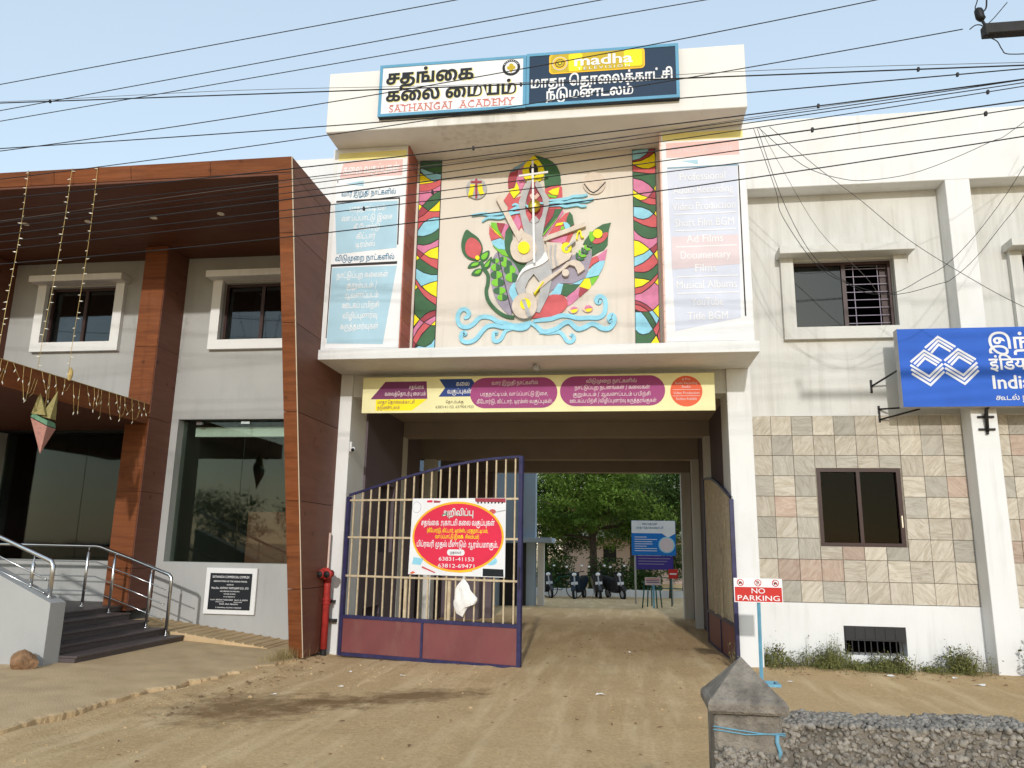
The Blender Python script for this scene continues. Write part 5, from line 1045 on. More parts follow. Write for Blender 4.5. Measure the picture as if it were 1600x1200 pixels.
PIECES = """aura_panel g 1 p 4699,7757 4796,7728 4892,7693 4989,7627 5057,7549 5105,7435 5124,7302 5120,7214 5059,7217 4964,7207 4869,7176 4854,7316 4867,7449 4838,7569 4769,7663
aura_panel s 1 p 4548,7653 4466,7613 4369,7566 4302,7480 4426,7526 4508,7596
aura_panel d 1 p 4433,7515 4295,7466 4269,7348 4279,7200 4375,7217 4401,7311
aura_panel p 1 p 4535,7594 4440,7514 4411,7311 4432,7265 4454,7190 4470,7101 4513,7202 4553,7303 4510,7409 4502,7499
aura_panel y 2 p 4412,7296 4444,7220 4466,7123 4371,7018 4293,7162 4382,7201
aura_panel r 1 p 4294,7132 4207,6997 4277,6891 4272,6811 4477,6801 4475,6954 4501,7070 4371,7011
aura_panel r 1 p 4299,6809 4655,6771 4644,6569 4550,6487 4495,6503 4442,6455 4357,6625
petal p 2 p 4424,6745 4479,6663 4501,6575 4448,6455 4406,6536 4371,6639
aura_panel d 1 p 4649,7298 4731,7294 4869,7081 4886,6702 4765,6563 4630,6569 4560,6746 4584,7007
head_panel n 2 p 4624,7057 4699,7141 4788,7048 4734,6992 4652,6997
aura_panel r 1 p 4869,7168 5059,7224 5140,7183 5147,7037 5128,6806 4939,6815 4870,6993
petal y 2 p 4924,7107 4991,7147 5100,7171 5080,7041 4992,7052
petal l 2 p 4903,7071 4992,7042 5073,7023 5033,6992 4938,7011
aura_panel d 1 p 4898,6817 5033,6818 4994,6682 4847,6473 4859,6631
petal g 1 p 5039,6817 5155,6816 5048,6608 4847,6416 4850,6466 4996,6675
petal l 2 p 5054,6651 5074,6664 4901,6428 4848,6359 4854,6402
petal p 1 p 5155,6805 5168,6746 4875,6351 4848,6330 4901,6414 5061,6636
fan_panel r 1 p 5061,6593 5195,6731 5262,6749 5222,6643 5195,6544 5276,6497 5329,6538 5322,6396 5236,6215 5063,6194 4875,6301 4915,6370
fan_panel g 2 p 5262,6749 5309,6682 5332,6538 5276,6490 5202,6544 5219,6643
fan_panel y 2 p 5035,6515 5061,6564 5182,6580 5142,6532
fan_panel b 3 p 5162,6574 5222,6564 5269,6512 5262,6412 5209,6415 5182,6502
fan_panel l 2 p 5129,6504 5175,6509 5182,6459 5122,6447
fan_panel p 2 p 4929,6277 5063,6314 5236,6350 5196,6245 5130,6226
fan_panel y 2 p 3981,6606 4013,6561 4226,6324 4080,6457
fan_panel l 1 p 4014,6633 4097,6622 4130,6505 4212,6355 4009,6576
fan_panel d 1 p 4101,6622 4235,6602 4176,6431 4134,6498
fan_panel p 1 p 4239,6602 4304,6562 4244,6457 4226,6342 4181,6419
fan_panel r 1 p 3986,6562 4080,6449 4205,6375 4021,6322 3985,6439
fan_panel b 1 p 4028,6315 4164,6357 4230,6318 4246,6163 4134,6181 4050,6249
leaf g 1 p 4304,6541 4251,6456 4233,6299 4250,6155 4313,6025 4396,5894 4452,5752 4571,5860 4664,5997 4365,6179 4365,6294 4360,6452
leaf l 2 p 4051,6235 4134,6171 4243,6153 4306,6032 4204,6069 4121,6153
leaf o 1 s 4128,6132 4258,6055 4396,5923 4468,5779 4453,5668 4388,5586 4406,5280 4382,5143 4343,5075 4221,5189 4124,5330 4053,5527 4021,5739 4030,5950
leaf b 2 s 4387,5600 4441,5584 4422,5515 4451,5417 4478,5347 4406,5291 4351,5378 4325,5476
bud g 1 s 3610,6521 3702,6466 3814,6374 3880,6242 3882,6127 3851,6028 3783,5995 3673,6021 3588,6096 3543,6212 3546,6357
bud r 2 s 3690,6380 3788,6339 3859,6243 3864,6142 3810,6030 3727,6033 3643,6094 3606,6195 3623,6310
leaf g 1 s 3991,6159 3984,6038 3907,5976 3851,6014 3863,6099
leaf l 2 s 3969,6124 3960,6046 3906,6001 3871,6028 3883,6084
leaf g 1 s 4034,6053 4033,5950 3991,5864 3917,5848 3921,5926 3974,5995
leaf l 2 s 4009,5987 4000,5937 3977,5889 3936,5876 3938,5918
leaf g 1 s 3652,5876 3715,5969 3838,5975 3840,5915 3759,5879
leaf l 2 s 3710,5905 3750,5949 3825,5955 3819,5923 3772,5903
leaf g 1 s 3716,5761 3774,5846 3869,5860 3890,5814 3838,5742
leaf l 2 s 3768,5783 3808,5831 3862,5840 3870,5815 3830,5773
leaf g 1 p 5905,6543 5871,6428 5856,6288 5849,6176 5789,6094 5710,6062 5605,5996 5599,6200 5468,6198 5494,6261 5567,6357 5673,6458 5779,6520
leaf l 2 s 5574,6399 5633,6382 5659,6310 5606,6228 5567,6300
leaf r 2 s 5854,6375 5841,6303 5777,6228 5685,6196 5619,6220 5672,6282 5764,6292 5778,6362
leaf o 1 p 5586,6144 5605,5989 5565,5838 5512,5659 5302,5563 5131,5575 4948,5429 4946,5707 5263,6003
leaf r 2 p 5605,5968 5684,6000 5716,5915 5617,5857 5558,5803
leaf p 1 p 5690,6000 5844,6109 5807,5919 5722,5908
leaf b 2 p 5807,5919 5773,5802 5707,5680 5505,5639 5538,5728 5630,5849 5722,5908
leaf b 2 p 5486,5633 5420,5545 5302,5549
leaf y 1 p 5492,5635 5564,5641 5592,5512 5557,5462 5413,5511
leaf l 1 p 5573,5643 5714,5676 5642,5565 5600,5519
leaf g 1 p 5168,5563 5407,5532 5328,5445 5217,5359 5129,5396
leaf b 1 p 5085,5570 5164,5563 5125,5396 4941,5367
leaf d 1 p 5420,5504 5550,5458 5407,5333 5400,5388
leaf p 1 p 5328,5438 5409,5500 5396,5330 5302,5240 5217,5195 5230,5283 5221,5355
petal r 2 s 4870,5239 4948,5374 5079,5391 5185,5353 5230,5269 5217,5188 5120,5088 4976,5038 4753,5021 4674,5039 4739,5160
flame y 2 p 4692,7750 4762,7663 4832,7562 4863,7456 4847,7376 4799,7305 4690,7288 4566,7317 4517,7394 4502,7484 4535,7594 4617,7679
figure a 4 p 4656,7305 4643,7210 4584,7022 4558,6877 4574,6731 4637,6583 4698,6559 4772,6577 4832,6704 4857,6862 4829,6995 4767,7115 4711,7221 4731,7301 4786,7261 4855,7125 4938,6975 4939,6859 4899,6701 4860,6487 4835,6345 4863,6131 4897,6045 4985,5845 4992,5705 4980,5566 4935,5361 4805,5097 4753,5112 4784,5296 4815,5503 4801,5600 4707,5729 4628,5634 4576,5510 4590,5440 4551,5386 4484,5374 4429,5515 4421,5599 4460,5667 4571,5860 4637,5956 4716,6080 4701,6251 4633,6354 4565,6385 4522,6545 4478,6750 4455,6941 4501,7070 4554,7215 4587,7301
neck a 5 p 4643,6590 4690,6682 4737,6680 4792,6605 4711,6551
sash w 6 s 4884,6074 4924,6002 4925,5938 4799,5852 4666,5814 4533,5742 4452,5612 4467,5681 4532,5805 4638,5871 4732,5896 4824,5977
guitar_neck e 7 p 4089,7010 4160,7061 4243,6878 4483,6403 4525,6316 4472,6246 4388,6407
guitar_body e 6 s 4509,6488 4553,6422 4660,6353 4735,6236 4750,6093 4704,5982 4611,5922 4503,5922 4395,5979 4342,6095 4343,6223 4389,6321 4449,6405
rebec e 6 p 4862,6309 4942,6355 5502,6544 5517,6475 4942,6277 4876,6251
harp e 5 p 4902,6243 5130,6219 5302,6029 5263,5947 5065,5828 4985,5789 4931,5987
veena_body e 7 s 4574,5413 4670,5394 4744,5325 4767,5214 4746,5105 4681,5032 4580,5003 4476,5031 4409,5101 4383,5198 4406,5308 4478,5381
veena_neck e 6 p 4703,5409 4788,5573 5131,5798 5223,5892 5329,5930 5421,5899 5486,5820 5499,5771 5394,5694 5375,5761 5342,5825 5263,5851 5170,5775 4986,5629 4789,5462
fish n 2 s 5244,5140 5289,5179 5341,5187 5400,5162 5374,5102 5315,5079 5270,5098
fish n 2 s 5458,5154 5510,5200 5575,5202 5620,5163 5594,5109 5535,5091 5484,5112
fish_stripe y 3 p 5276,5125 5328,5144 5387,5136 5367,5102 5315,5083
fish_stripe y 3 p 5497,5132 5549,5151 5607,5143 5581,5107 5536,5095
fish_stripe p 3 p 5289,5175 5341,5184 5393,5163 5328,5147 5276,5135
fish_stripe p 3 p 5510,5196 5575,5198 5613,5163 5549,5154 5490,5139
pupil k 3 p 4757,7492 4753,7459 4744,7430 4728,7407 4708,7393 4686,7389 4664,7396 4644,7412 4628,7436 4617,7467 4614,7500 4617,7533 4627,7562 4642,7585 4662,7599 4684,7603 4706,7597 4726,7580 4742,7556 4753,7525
sound_hole y 8 p 4648,6147 4644,6115 4631,6087 4611,6066 4584,6052 4555,6048 4526,6054 4500,6070 4479,6093 4465,6122 4460,6154 4464,6186 4477,6214 4497,6236 4524,6249 4553,6253 4582,6247 4609,6231 4630,6208 4643,6178
sound_hole y 8 p 4672,5228 4668,5200 4657,5175 4639,5156 4616,5144 4591,5140 4566,5145 4543,5158 4524,5179 4512,5205 4508,5233 4511,5261 4523,5286 4541,5305 4563,5318 4589,5321 4614,5316 4637,5303 4656,5282 4668,5256
rosette y 6 p 5296,6128 5292,6101 5280,6077 5263,6059 5241,6047 5216,6044 5192,6049 5169,6062 5152,6082 5140,6107 5136,6134 5140,6161 5152,6185 5169,6204 5191,6215 5216,6219 5241,6213 5263,6200 5280,6180 5292,6155
rosette_hub a 7 p 5243,6109 5241,6100 5238,6092 5232,6086 5224,6083 5216,6082 5208,6083 5201,6088 5195,6094 5191,6102 5190,6111 5191,6120 5195,6127 5201,6133 5208,6137 5216,6138 5224,6136 5232,6132 5238,6126 5241,6118
knob e 7 p 5259,5717 5256,5699 5248,5683 5236,5670 5221,5662 5204,5660 5187,5664 5171,5672 5159,5686 5151,5702 5148,5720 5151,5738 5159,5754 5171,5767 5186,5775 5203,5777 5221,5773 5236,5765 5248,5751 5256,5735
bud_eye y 3 p 3844,6033 3842,6022 3838,6012 3830,6005 3821,6000 3810,5999 3800,6001 3790,6006 3782,6014 3777,6024 3775,6036 3777,6047 3781,6056 3789,6064 3798,6069 3809,6070 3819,6068 3829,6062 3837,6054 3842,6044
disc y 3 p 5772,6355 5768,6332 5757,6312 5741,6296 5721,6286 5699,6283 5676,6288 5656,6299 5640,6317 5630,6338 5627,6361 5630,6384 5641,6405 5657,6421 5677,6430 5700,6433 5722,6428 5742,6417 5758,6400 5768,6378
face_mark d 3 p 4740,7102 4738,7088 4732,7076 4723,7067 4712,7061 4699,7060 4687,7063 4675,7070 4666,7080 4660,7092 4658,7106 4660,7120 4665,7132 4674,7141 4686,7147 4698,7148 4711,7145 4723,7138 4732,7128 4738,7116
medallion a 2 p 3932,7210 3925,7155 3902,7106 3866,7068 3819,7044 3766,7038 3714,7050 3665,7078 3626,7120 3601,7172 3591,7228 3597,7284 3620,7334 3657,7372 3704,7396 3757,7402 3810,7390 3858,7361 3897,7319 3922,7267
medallion e 2 p 5829,7205 5820,7147 5794,7096 5754,7056 5704,7032 5648,7026 5592,7038 5542,7067 5502,7111 5477,7165 5468,7224 5477,7283 5503,7334 5543,7374 5594,7399 5650,7405 5706,7392 5756,7362 5796,7318 5821,7264
leaf_check g 2 p 4095,5934 4070,5939 4050,5952 4039,5969 4039,5988 4049,6005 4069,6016 4094,6019
leaf_check l 2 p 4099,6019 4124,6014 4144,6001 4155,5984 4156,5965 4145,5948 4125,5937 4101,5934
leaf_check l 2 p 4108,5806 4073,5813 4046,5831 4030,5855 4029,5881 4044,5905 4071,5920 4105,5925
leaf_check g 2 p 4110,5925 4145,5918 4172,5900 4188,5876 4189,5849 4174,5826 4147,5811 4113,5806
leaf_check g 2 p 4117,5679 4077,5687 4045,5705 4026,5731 4026,5760 4043,5784 4074,5801 4114,5806
leaf_check l 2 p 4120,5806 4160,5798 4192,5779 4210,5753 4211,5725 4194,5700 4162,5684 4122,5679
leaf_check l 2 p 4144,5551 4100,5558 4064,5577 4044,5604 4044,5633 4063,5658 4097,5675 4141,5680
leaf_check g 2 p 4147,5679 4191,5672 4226,5652 4246,5626 4247,5597 4228,5572 4193,5555 4149,5550
leaf_check g 2 p 4171,5423 4129,5430 4095,5447 4075,5471 4075,5497 4093,5520 4126,5536 4168,5540
leaf_check l 2 p 4174,5540 4216,5533 4250,5515 4269,5491 4269,5465 4251,5442 4218,5427 4176,5423
leaf_check l 2 p 4218,5316 4183,5322 4155,5338 4139,5359 4139,5383 4154,5403 4182,5417 4216,5421
leaf_check g 2 p 4222,5421 4257,5415 4285,5399 4301,5378 4301,5354 4286,5334 4259,5320 4224,5316
leaf_check g 2 p 4224,5960 4197,5965 4176,5977 4163,5993 4163,6011 4175,6027 4196,6037 4222,6040
leaf_check l 2 p 4227,6040 4254,6035 4275,6023 4287,6006 4288,5989 4276,5973 4255,5963 4229,5960
leaf_check l 2 p 4275,5861 4239,5868 4209,5885 4193,5910 4192,5936 4208,5960 4237,5975 4273,5980
leaf_check g 2 p 4279,5979 4315,5972 4345,5955 4361,5930 4362,5904 4346,5881 4317,5865 4281,5861
leaf_check g 2 p 4326,5742 4285,5751 4252,5772 4233,5802 4232,5835 4250,5864 4283,5883 4323,5889
leaf_check l 2 p 4329,5888 4370,5880 4403,5858 4422,5828 4422,5796 4405,5767 4372,5748 4331,5742
leaf_check l 2 p 4364,5615 4319,5624 4282,5646 4261,5678 4261,5712 4280,5743 4316,5763 4362,5769
leaf_check g 2 p 4367,5769 4413,5759 4450,5737 4470,5705 4471,5671 4451,5641 4415,5621 4370,5614
leaflet g 3 p 5374,6063 5385,6055 5394,6034 5399,6006 5398,5977 5391,5955 5381,5947 5370,5955 5361,5976 5357,6004 5358,6033 5364,6055
leaflet g 3 p 5494,5954 5488,5942 5469,5932 5443,5926 5416,5926 5395,5932 5386,5943 5392,5954 5411,5965 5437,5970 5465,5970 5485,5964
leaflet l 3 p 5417,6103 5428,6096 5437,6078 5441,6052 5440,6026 5433,6007 5423,6000 5412,6006 5404,6025 5399,6051 5401,6077 5407,6096
leaflet l 3 p 5524,6005 5519,5994 5502,5984 5479,5978 5454,5979 5436,5985 5428,5995 5433,6007 5450,6017 5473,6023 5498,6022 5516,6016
leaflet g 3 p 5461,6143 5471,6137 5480,6121 5484,6098 5483,6075 5476,6059 5466,6052 5455,6058 5446,6074 5442,6097 5444,6120 5450,6137
leaflet g 3 p 5554,6057 5550,6045 5536,6036 5515,6030 5493,6031 5477,6038 5470,6048 5474,6060 5489,6070 5509,6075 5531,6074 5547,6068
leaflet l 3 p 5504,6184 5514,6179 5523,6164 5527,6145 5525,6125 5518,6110 5508,6105 5497,6110 5489,6124 5485,6143 5486,6163 5493,6178
leaflet l 3 p 5585,6109 5581,6097 5569,6088 5551,6083 5532,6084 5518,6091 5511,6101 5515,6113 5527,6123 5545,6128 5564,6126 5578,6120
leaflet g 3 p 5547,6224 5558,6220 5566,6208 5570,6191 5568,6174 5561,6162 5550,6157 5540,6161 5531,6173 5527,6190 5529,6207 5536,6219
leaflet g 3 p 5615,6161 5612,6149 5602,6140 5587,6135 5571,6137 5559,6144 5553,6154 5556,6166 5566,6175 5582,6180 5597,6179 5610,6172"""
RIBBONS = """stem g 2 49 3865,5985 3916,5855 3980,5754 3986,5613 3962,5488 3989,5348 4073,5220 4182,5121 4303,5056 4410,5043
midrib k 2 10 4135,6131 4253,5590 4375,5116
wave b 2 59 3620,5053 3673,5065 3696,5134 3643,5191 3575,5186 3526,5111 3527,5000 3583,4923 3678,4903 3771,4953 3862,5047 3956,5065 4064,5041 4145,4984 4279,4951 4412,4909 4544,4920 4675,4964
wave b 3 54 3628,4778 3654,4791 3620,4822 3590,4779 3592,4710 3645,4665 3738,4666 3831,4719 3934,4853 4013,4912 4120,4917 4227,4887 4346,4884 4492,4853 4597,4871 4662,4941
wave b 2 49 4129,4773 4146,4800 4102,4801 4090,4740 4101,4679 4152,4664 4217,4710 4281,4831 4386,4858
wave b 3 59 4662,4944 4755,4887 4847,4807 4939,4802 5069,4846 5185,4931 5263,4942 5328,4880 5393,4829 5496,4856 5586,4905 5663,4892 5740,4836 5842,4823 5906,4873 5943,4965 5908,5040 5863,5008 5871,4947 5901,4953
wave b 2 59 4701,4970 4806,4988 4977,5004 5133,5051 5263,5040 5393,5004 5548,5009 5703,5005 5787,5070 5810,5198 5789,5307 5718,5344 5666,5291 5704,5239 5737,5275
wave b 2 51 4795,4792 4900,4782 5004,4787 5108,4791 5173,4729 5225,4648 5289,4635 5331,4685 5302,4740 5274,4720
cloud b 3 44 3693,6758 3873,6776 4012,6757 4163,6772 4300,6785 4408,6848 4477,6849
cloud b 3 38 3870,6644 3972,6704 4137,6690 4246,6714 4369,6762 4485,6771
cloud b 3 38 4353,6887 4394,6914 4463,6882
cloud b 3 31 4544,6892 4586,6876 4613,6838
cloud b 3 31 4789,6924 4830,6907 4870,6935
cloud b 3 41 4925,6954 5100,6959 5235,6972 5316,7002 5450,7004 5544,7020
cloud b 3 44 4925,6903 5100,6916 5181,6893 5302,6925 5423,6924 5530,6913 5634,6947
cloud b 3 36 4925,6856 5101,6862 5195,6836 5316,6852 5396,6855 5449,6831 5527,6830
harp_string a 6 23 4980,6183 4968,6014 4998,5788
harp_string a 6 23 5050,6194 5037,6011 5067,5835
dowel a 8 20 5236,6137 5349,6231
ankle_bell y 4 20 5375,6273 5389,6379 5428,6412 5448,6312 5481,6311
staff w 12 28 4680,7601 4703,6710 4726,5875
crossbar w 12 26 4463,7342 4929,7386
cross_bar d 3 28 3670,7336 3846,7327
cross_post d 3 28 3757,7391 3766,7049
neck_inlay y 8 15 4723,5388 4865,5581
bridge a 9 46 4559,5303 4655,5026
chevron k 3 10 5491,7209 5637,7048 5825,7220
bell y 3 64 3700,7290 3682,7171 3663,7083
bell y 3 64 3819,7283 3836,7164 3865,7103"""

MU = empty('relief_mural', (4.7, -0.44, 4.45), 'coloured relief mural of a grey dancing figure with instruments and waves', 'mural')
def pp(s): return [tuple(int(v)/1000 for v in q.split(',')) for q in s.split()]
def shrink(pts, d):
    n = len(pts); A = sum(pts[i][0]*pts[(i+1) % n][1]-pts[(i+1) % n][0]*pts[i][1] for i in range(n)); sg = 1 if A > 0 else -1
    out = []
    for i in range(n):
        a, b, c = Vector(pts[i-1]), Vector(pts[i]), Vector(pts[(i+1) % n])
        n1 = (b-a); n2 = (c-b)
        n1 = Vector((-n1.y, n1.x)).normalized()*sg if n1.length > 1e-6 else Vector((0, 0)); n2 = Vector((-n2.y, n2.x)).normalized()*sg if n2.length > 1e-6 else Vector((0, 0))
        m = n1+n2; m = m.normalized() if m.length > 1e-6 else n1
        out.append(tuple(b + m*d))
    return out
YB = -0.441
def plate(name, pts, lv, cl, parent):
    y1 = YB; d = 0.010*lv + 0.004
    return prism(name, pts, YB-d, YB, 'y', MC[cl], parent)
for cells, (a, b, c, d) in ((CELLS_L, (2.80, 3.185, 2.80, 3.185)), (CELLS_R, (6.20, 6.62, 6.20, 6.62))):
    allp = [q for l in cells.splitlines() for q in pp(l[2:])]
    xa, xb = min(q[0] for q in allp), max(q[0] for q in allp)
    strip = box('border_strip', xa, xb, YB-0.012, YB, 4.445, min(7.762, max(q[1] for q in allp)), 'm_dark', MU)
    for l in cells.splitlines():
        pts = [(max(xa+.004, min(xb-.004, q[0])), max(4.446, min(7.76, q[1]))) for q in pp(l[2:])]
        pts = shrink(pts, 0.0035)
        prism('mosaic_cell', pts, YB-0.019, YB-0.0125, 'y', MC[l[0]], strip)
for i, l in enumerate(PIECES.splitlines()):
    n, c, lv, kind, p = l.split(' ', 4)
    pts = pp(p)
    if kind == 's': pts = catmull(pts, 3, True)
    e = 0.0006*(i % 7)
    lvl = float(lv)
    o = prism(n, pts, YB-0.012*lvl-0.003-e, YB-(0.0 if lvl < 2 else 0.012*(lvl-1)*0.3), 'y', MC[c], MU)
for i, l in enumerate(RIBBONS.splitlines()):
    n, c, lv, w, p = l.split(' ', 4)
    pts = pp(p); w = int(w)/1000*1.15
    if len(pts) > 2: pts = catmull(pts, 3)
    L = []; Rr = []
    for k, q in enumerate(pts):
        a = Vector(pts[max(0, k-1)]); b = Vector(pts[min(len(pts)-1, k+1)]); t = (b-a)
        t = t.normalized() if t.length > 1e-7 else Vector((1, 0)); nn = Vector((-t.y, t.x))*w/2
        tp = 1.0
        if n in ('wave', 'cloud'): tp = 0.55+0.45*min(1, k/4, (len(pts)-1-k)/3+0.2)
        L.append(Vector(q)+nn*tp); Rr.append(Vector(q)-nn*tp)
    bm = bmesh.new(); y0 = YB-0.012*int(lv)-0.004-0.0007*(i % 6)
    y1 = YB if n not in ('staff', 'crossbar') else y0+0.022
    F = [(bm.verts.new((a.x, y0, a.y)), bm.verts.new((b.x, y0, b.y)), bm.verts.new((a.x, y1, a.y)), bm.verts.new((b.x, y1, b.y))) for a, b in zip(L, Rr)]
    for a, b in zip(F, F[1:]):
        for q in ((0, 1), (1, 3), (3, 2), (2, 0)): bm.faces.new((a[q[0]], a[q[1]], b[q[1]], b[q[0]]))
    bm.faces.new((F[0][0], F[0][1], F[0][3], F[0][2])); bm.faces.new((F[-1][0], F[-1][2], F[-1][3], F[-1][1]))
    bm_obj(n, bm, MC[c], MU)
ball('head', (4.706, YB-0.06, 6.855), 0.10, 'gold_ball', MU, 3, (1, 0.75, 1.15))

# ------------------------------------------------------------------ SIGNS
def panel(name, x0, x1, z0, z1, y, m, parent, d=0.002): return box(name, x0, x1, y-d, y, z0, z1, m, parent)
# the two roof sign boards on the parapet, framed in pale blue
def board(x0, x1, z0, z1, face, label):
    b = box('sign_board', x0, x1, -1.56, -1.478, z0, z1, 'p_slate', None); tag(b, label, 'sign', 'sign boards on the parapet')
    t = 0.045
    for a, c, d, e in ((x0, x1, z0, z0+t), (x0, x1, z1-t, z1), (x0, x0+t, z0+t, z1-t), (x1-t, x1, z0+t, z1-t)): box('frame', a, c, -1.575, -1.561, d, e, 'p_frameblue', b)
    box('face', x0+t, x1-t, -1.566, -1.562, z0+t, z1-t, face, b)
    return b
b1 = board(2.425, 4.685, 7.92, 8.79, 'p_white', 'white sign board with black lettering and a round emblem on the parapet')
y = -1.568
lettering('சதங்கை', (3.22, y, 8.457), 0.31, 'p_paleyellow', b1, 1.34, 0.05); lettering('சதங்கை', (3.21, y-0.003, 8.463), 0.31, 'p_black', b1, 1.34, 0.034)
lettering('கலை மையம்', (3.55, y, 8.166), 0.29, 'p_paleyellow', b1, 1.98, 0.05); lettering('கலை மையம்', (3.54, y-0.003, 8.172), 0.29, 'p_black', b1, 1.98, 0.034)
def serif_line(s, x0, z, w, h, m, parent, y):
    """capitals with slab serifs at the foot and head of every stem"""
    o = lettering(s, (x0+w/2, y, z), h*1.36, m, parent, w, 0.006, space=1.15)
    me = o.data; bm = bmesh.new(); bm.from_mesh(me)
    vs = [v.co.copy() for v in bm.verts]
    for zz, cond in ((z, lambda q: q.z < z+0.004), (z+h, lambda q: q.z > z+h*0.93)):
        xs_ = sorted(q.x for q in vs if cond(q)); grp = []
        for x in xs_:
            if grp and x-grp[-1][-1] < 0.035: grp[-1].append(x)
            else: grp.append([x])
        for g in grp:
            if g[-1]-g[0] < 0.06:
                c = (g[0]+g[-1])/2; ns_ = len(bm.faces) % 5; q = [bm.verts.new(v) for v in ((c-0.03, y-0.001-ns_*0.0004, zz-0.006 if zz > z else zz), (c+0.03, y-0.001-ns_*0.0004, zz-0.006 if zz > z else zz), (c+0.03, y-0.001-ns_*0.0004, zz+0.008), (c-0.03, y-0.001-ns_*0.0004, zz+0.008))]
                bm.faces.new(q)
    bm.to_mesh(me); bm.free()
serif_line('SATHANGAI  ACADEMY', 2.60, 7.985, 1.90, 0.115, 'p_salmon', b1, y)
for r_, m_, dy in ((0.135, 'p_black', 0), (0.095, 'p_white', -.003)): disc('emblem', (4.46, y+dy, 8.60), r_, -0.002, 'y', m_, b1, 28)
for (dx, dz, r_) in ((0, 0.03, 0.035), (-0.035, -0.005, 0.03), (0.035, -0.005, 0.03), (0, -0.03, 0.03), (0, -0.07, 0.015)): disc('emblem', (4.46+dx, y-0.006-abs(dx)*0.02-abs(dz)*0.01, 8.60+dz), r_, -0.002, 'y', 'p_gold', b1, 12)
for k in range(9):
    a = R(30+k*15); disc('emblem', (4.46+0.115*math.cos(a), y-0.004, 8.60+0.115*math.sin(a)), 0.008, -0.001, 'y', 'p_white', b1, 6)
b2 = board(4.69, 6.915, 7.93, 8.805, 'p_navy', 'dark blue sign board with white lettering and a yellow logo on the parapet')
def rrect(x0, x1, z0, z1, r, n=6):
    out = []
    for cx, cz, a0 in ((x1-r, z0+r, -90), (x1-r, z1-r, 0), (x0+r, z1-r, 90), (x0+r, z0+r, 180)):
        out += [(cx+r*math.cos(R(a0+90*k/n)), cz+r*math.sin(R(a0+90*k/n))) for k in range(n+1)]
    return out
prism('logo_plate', rrect(5.03, 6.43, 8.44, 8.775, 0.06), y-0.003, y, 'y', 'p_amber', b2)
prism('logo_plate', rrect(5.055, 6.405, 8.46, 8.755, 0.05), y-0.006, y-0.0035, 'y', 'p_gold', b2)
prism('logo_plate', rrect(5.32, 5.52, 8.465, 8.75, 0.03), y-0.0075, y-0.0065, 'y', 'p_yellow', b2)
prism('logo_plate', rrect(6.13, 6.395, 8.48, 8.75, 0.04), y-0.0075, y-0.0065, 'y', 'p_yellow', b2)
for r_, m_, dy in ((0.115, 'm_beige', 0.007), (0.10, 'p_amber', .009), (0.072, 'p_black', .011), (0.062, 'p_gold', .013), (0.03, 'p_black', .015), (0.02, 'p_yellow', .017)): disc('emblem', (5.19, y-dy, 8.605), r_, -0.0015, 'y', m_, b2, 24)
lettering('madha', (5.83, y-0.010, 8.545), 0.235, 'p_white', b2, 0.84, 0.022); lettering('TELEVISION', (5.83, y-0.010, 8.475), 0.062, 'p_white', b2, 0.76, 0.004, space=1.5)
lettering('மாதா தொலைக்காட்சி', (5.79, y-0.003, 8.235), 0.235, 'p_white', b2, 2.05, 0.026)
lettering('நடுமண்டலம்', (5.62, y-0.003, 8.035), 0.215, 'p_white', b2, 1.26, 0.026)

# tall banners pasted on the upper pillars
def qd(name, pts, y, m, parent): return prism(name, pts, y-0.002, y, 'y', m, parent)
yb = -0.970
lb = box('pillar_banner', 1.60, 2.735, yb, -0.966, 4.47, 7.70, 'p_white', None); tag(lb, 'faded white banner with pale blue panels on the left upper pillar', 'banner', 'banners on the upper pillars')
qd('heading_strip', [(1.61, 7.56), (2.73, 7.56), (2.73, 7.69), (1.61, 7.69)], yb, 'p_paleyellow', lb)
qd('heading_strip', [(1.65, 7.26), (2.67, 7.26), (2.67, 7.53), (1.70, 7.53)], yb, 'p_fadepink', lb)
lettering('கலை வகுப்புகள்', (2.16, yb-0.003, 7.33), 0.19, 'p_white', lb, 0.92, 0.02)
qd('heading_tail', [(1.75, 7.16), (2.05, 7.10), (2.05, 7.20)], yb, 'p_fadeblue', lb)
qd('rule', [(1.61, 7.22), (1.625, 7.16), (1.63, 7.22)], yb, 'm_dark', lb)
lettering('வார இறுதி நாட்களில்', (2.14, yb-0.003, 6.945), 0.125, 'p_teal', lb, 0.88, 0.010)
qd('blue_panel', [(1.68, 5.98), (2.64, 6.05), (2.62, 6.83), (1.60, 6.83)], yb, 'p_fadeblue', lb)
qd('rule', [(1.62, 6.84), (2.64, 6.86), (2.64, 6.885), (1.62, 6.875)], yb, 'm_dark', lb); qd('rule', [(2.645, 6.10), (2.665, 6.10), (2.655, 6.885), (2.635, 6.885)], yb-0.002, 'm_dark', lb)
for s, z, f in (('பரதநாட்டியம்', 6.685, .58), ('வாய்ப்பாட்டு இசை', 6.525, .82), ('கீ போர்டு', 6.37, .42), ('கிட்டார்', 6.22, .31), ('டிரம்ஸ்', 6.085, .31)): lettering(s, (2.14, yb-0.004, z), 0.125, 'p_white', lb, f, 0.012)
lettering('விடுமுறை நாட்களில்', (2.14, yb-0.003, 5.865), 0.12, 'p_teal', lb, 0.94, 0.012)
qd('blue_panel', [(1.62, 4.55), (2.50, 4.52), (2.66, 5.76), (1.63, 5.76)], yb, 'p_fadeblue', lb)
qd('rule', [(1.61, 5.775), (2.66, 5.785), (2.66, 5.83), (1.61, 5.815)], yb, 'm_dark', lb); qd('rule', [(1.602, 4.63), (1.614, 4.63), (1.622, 5.815), (1.604, 5.815)], yb-0.002, 'm_dark', lb)
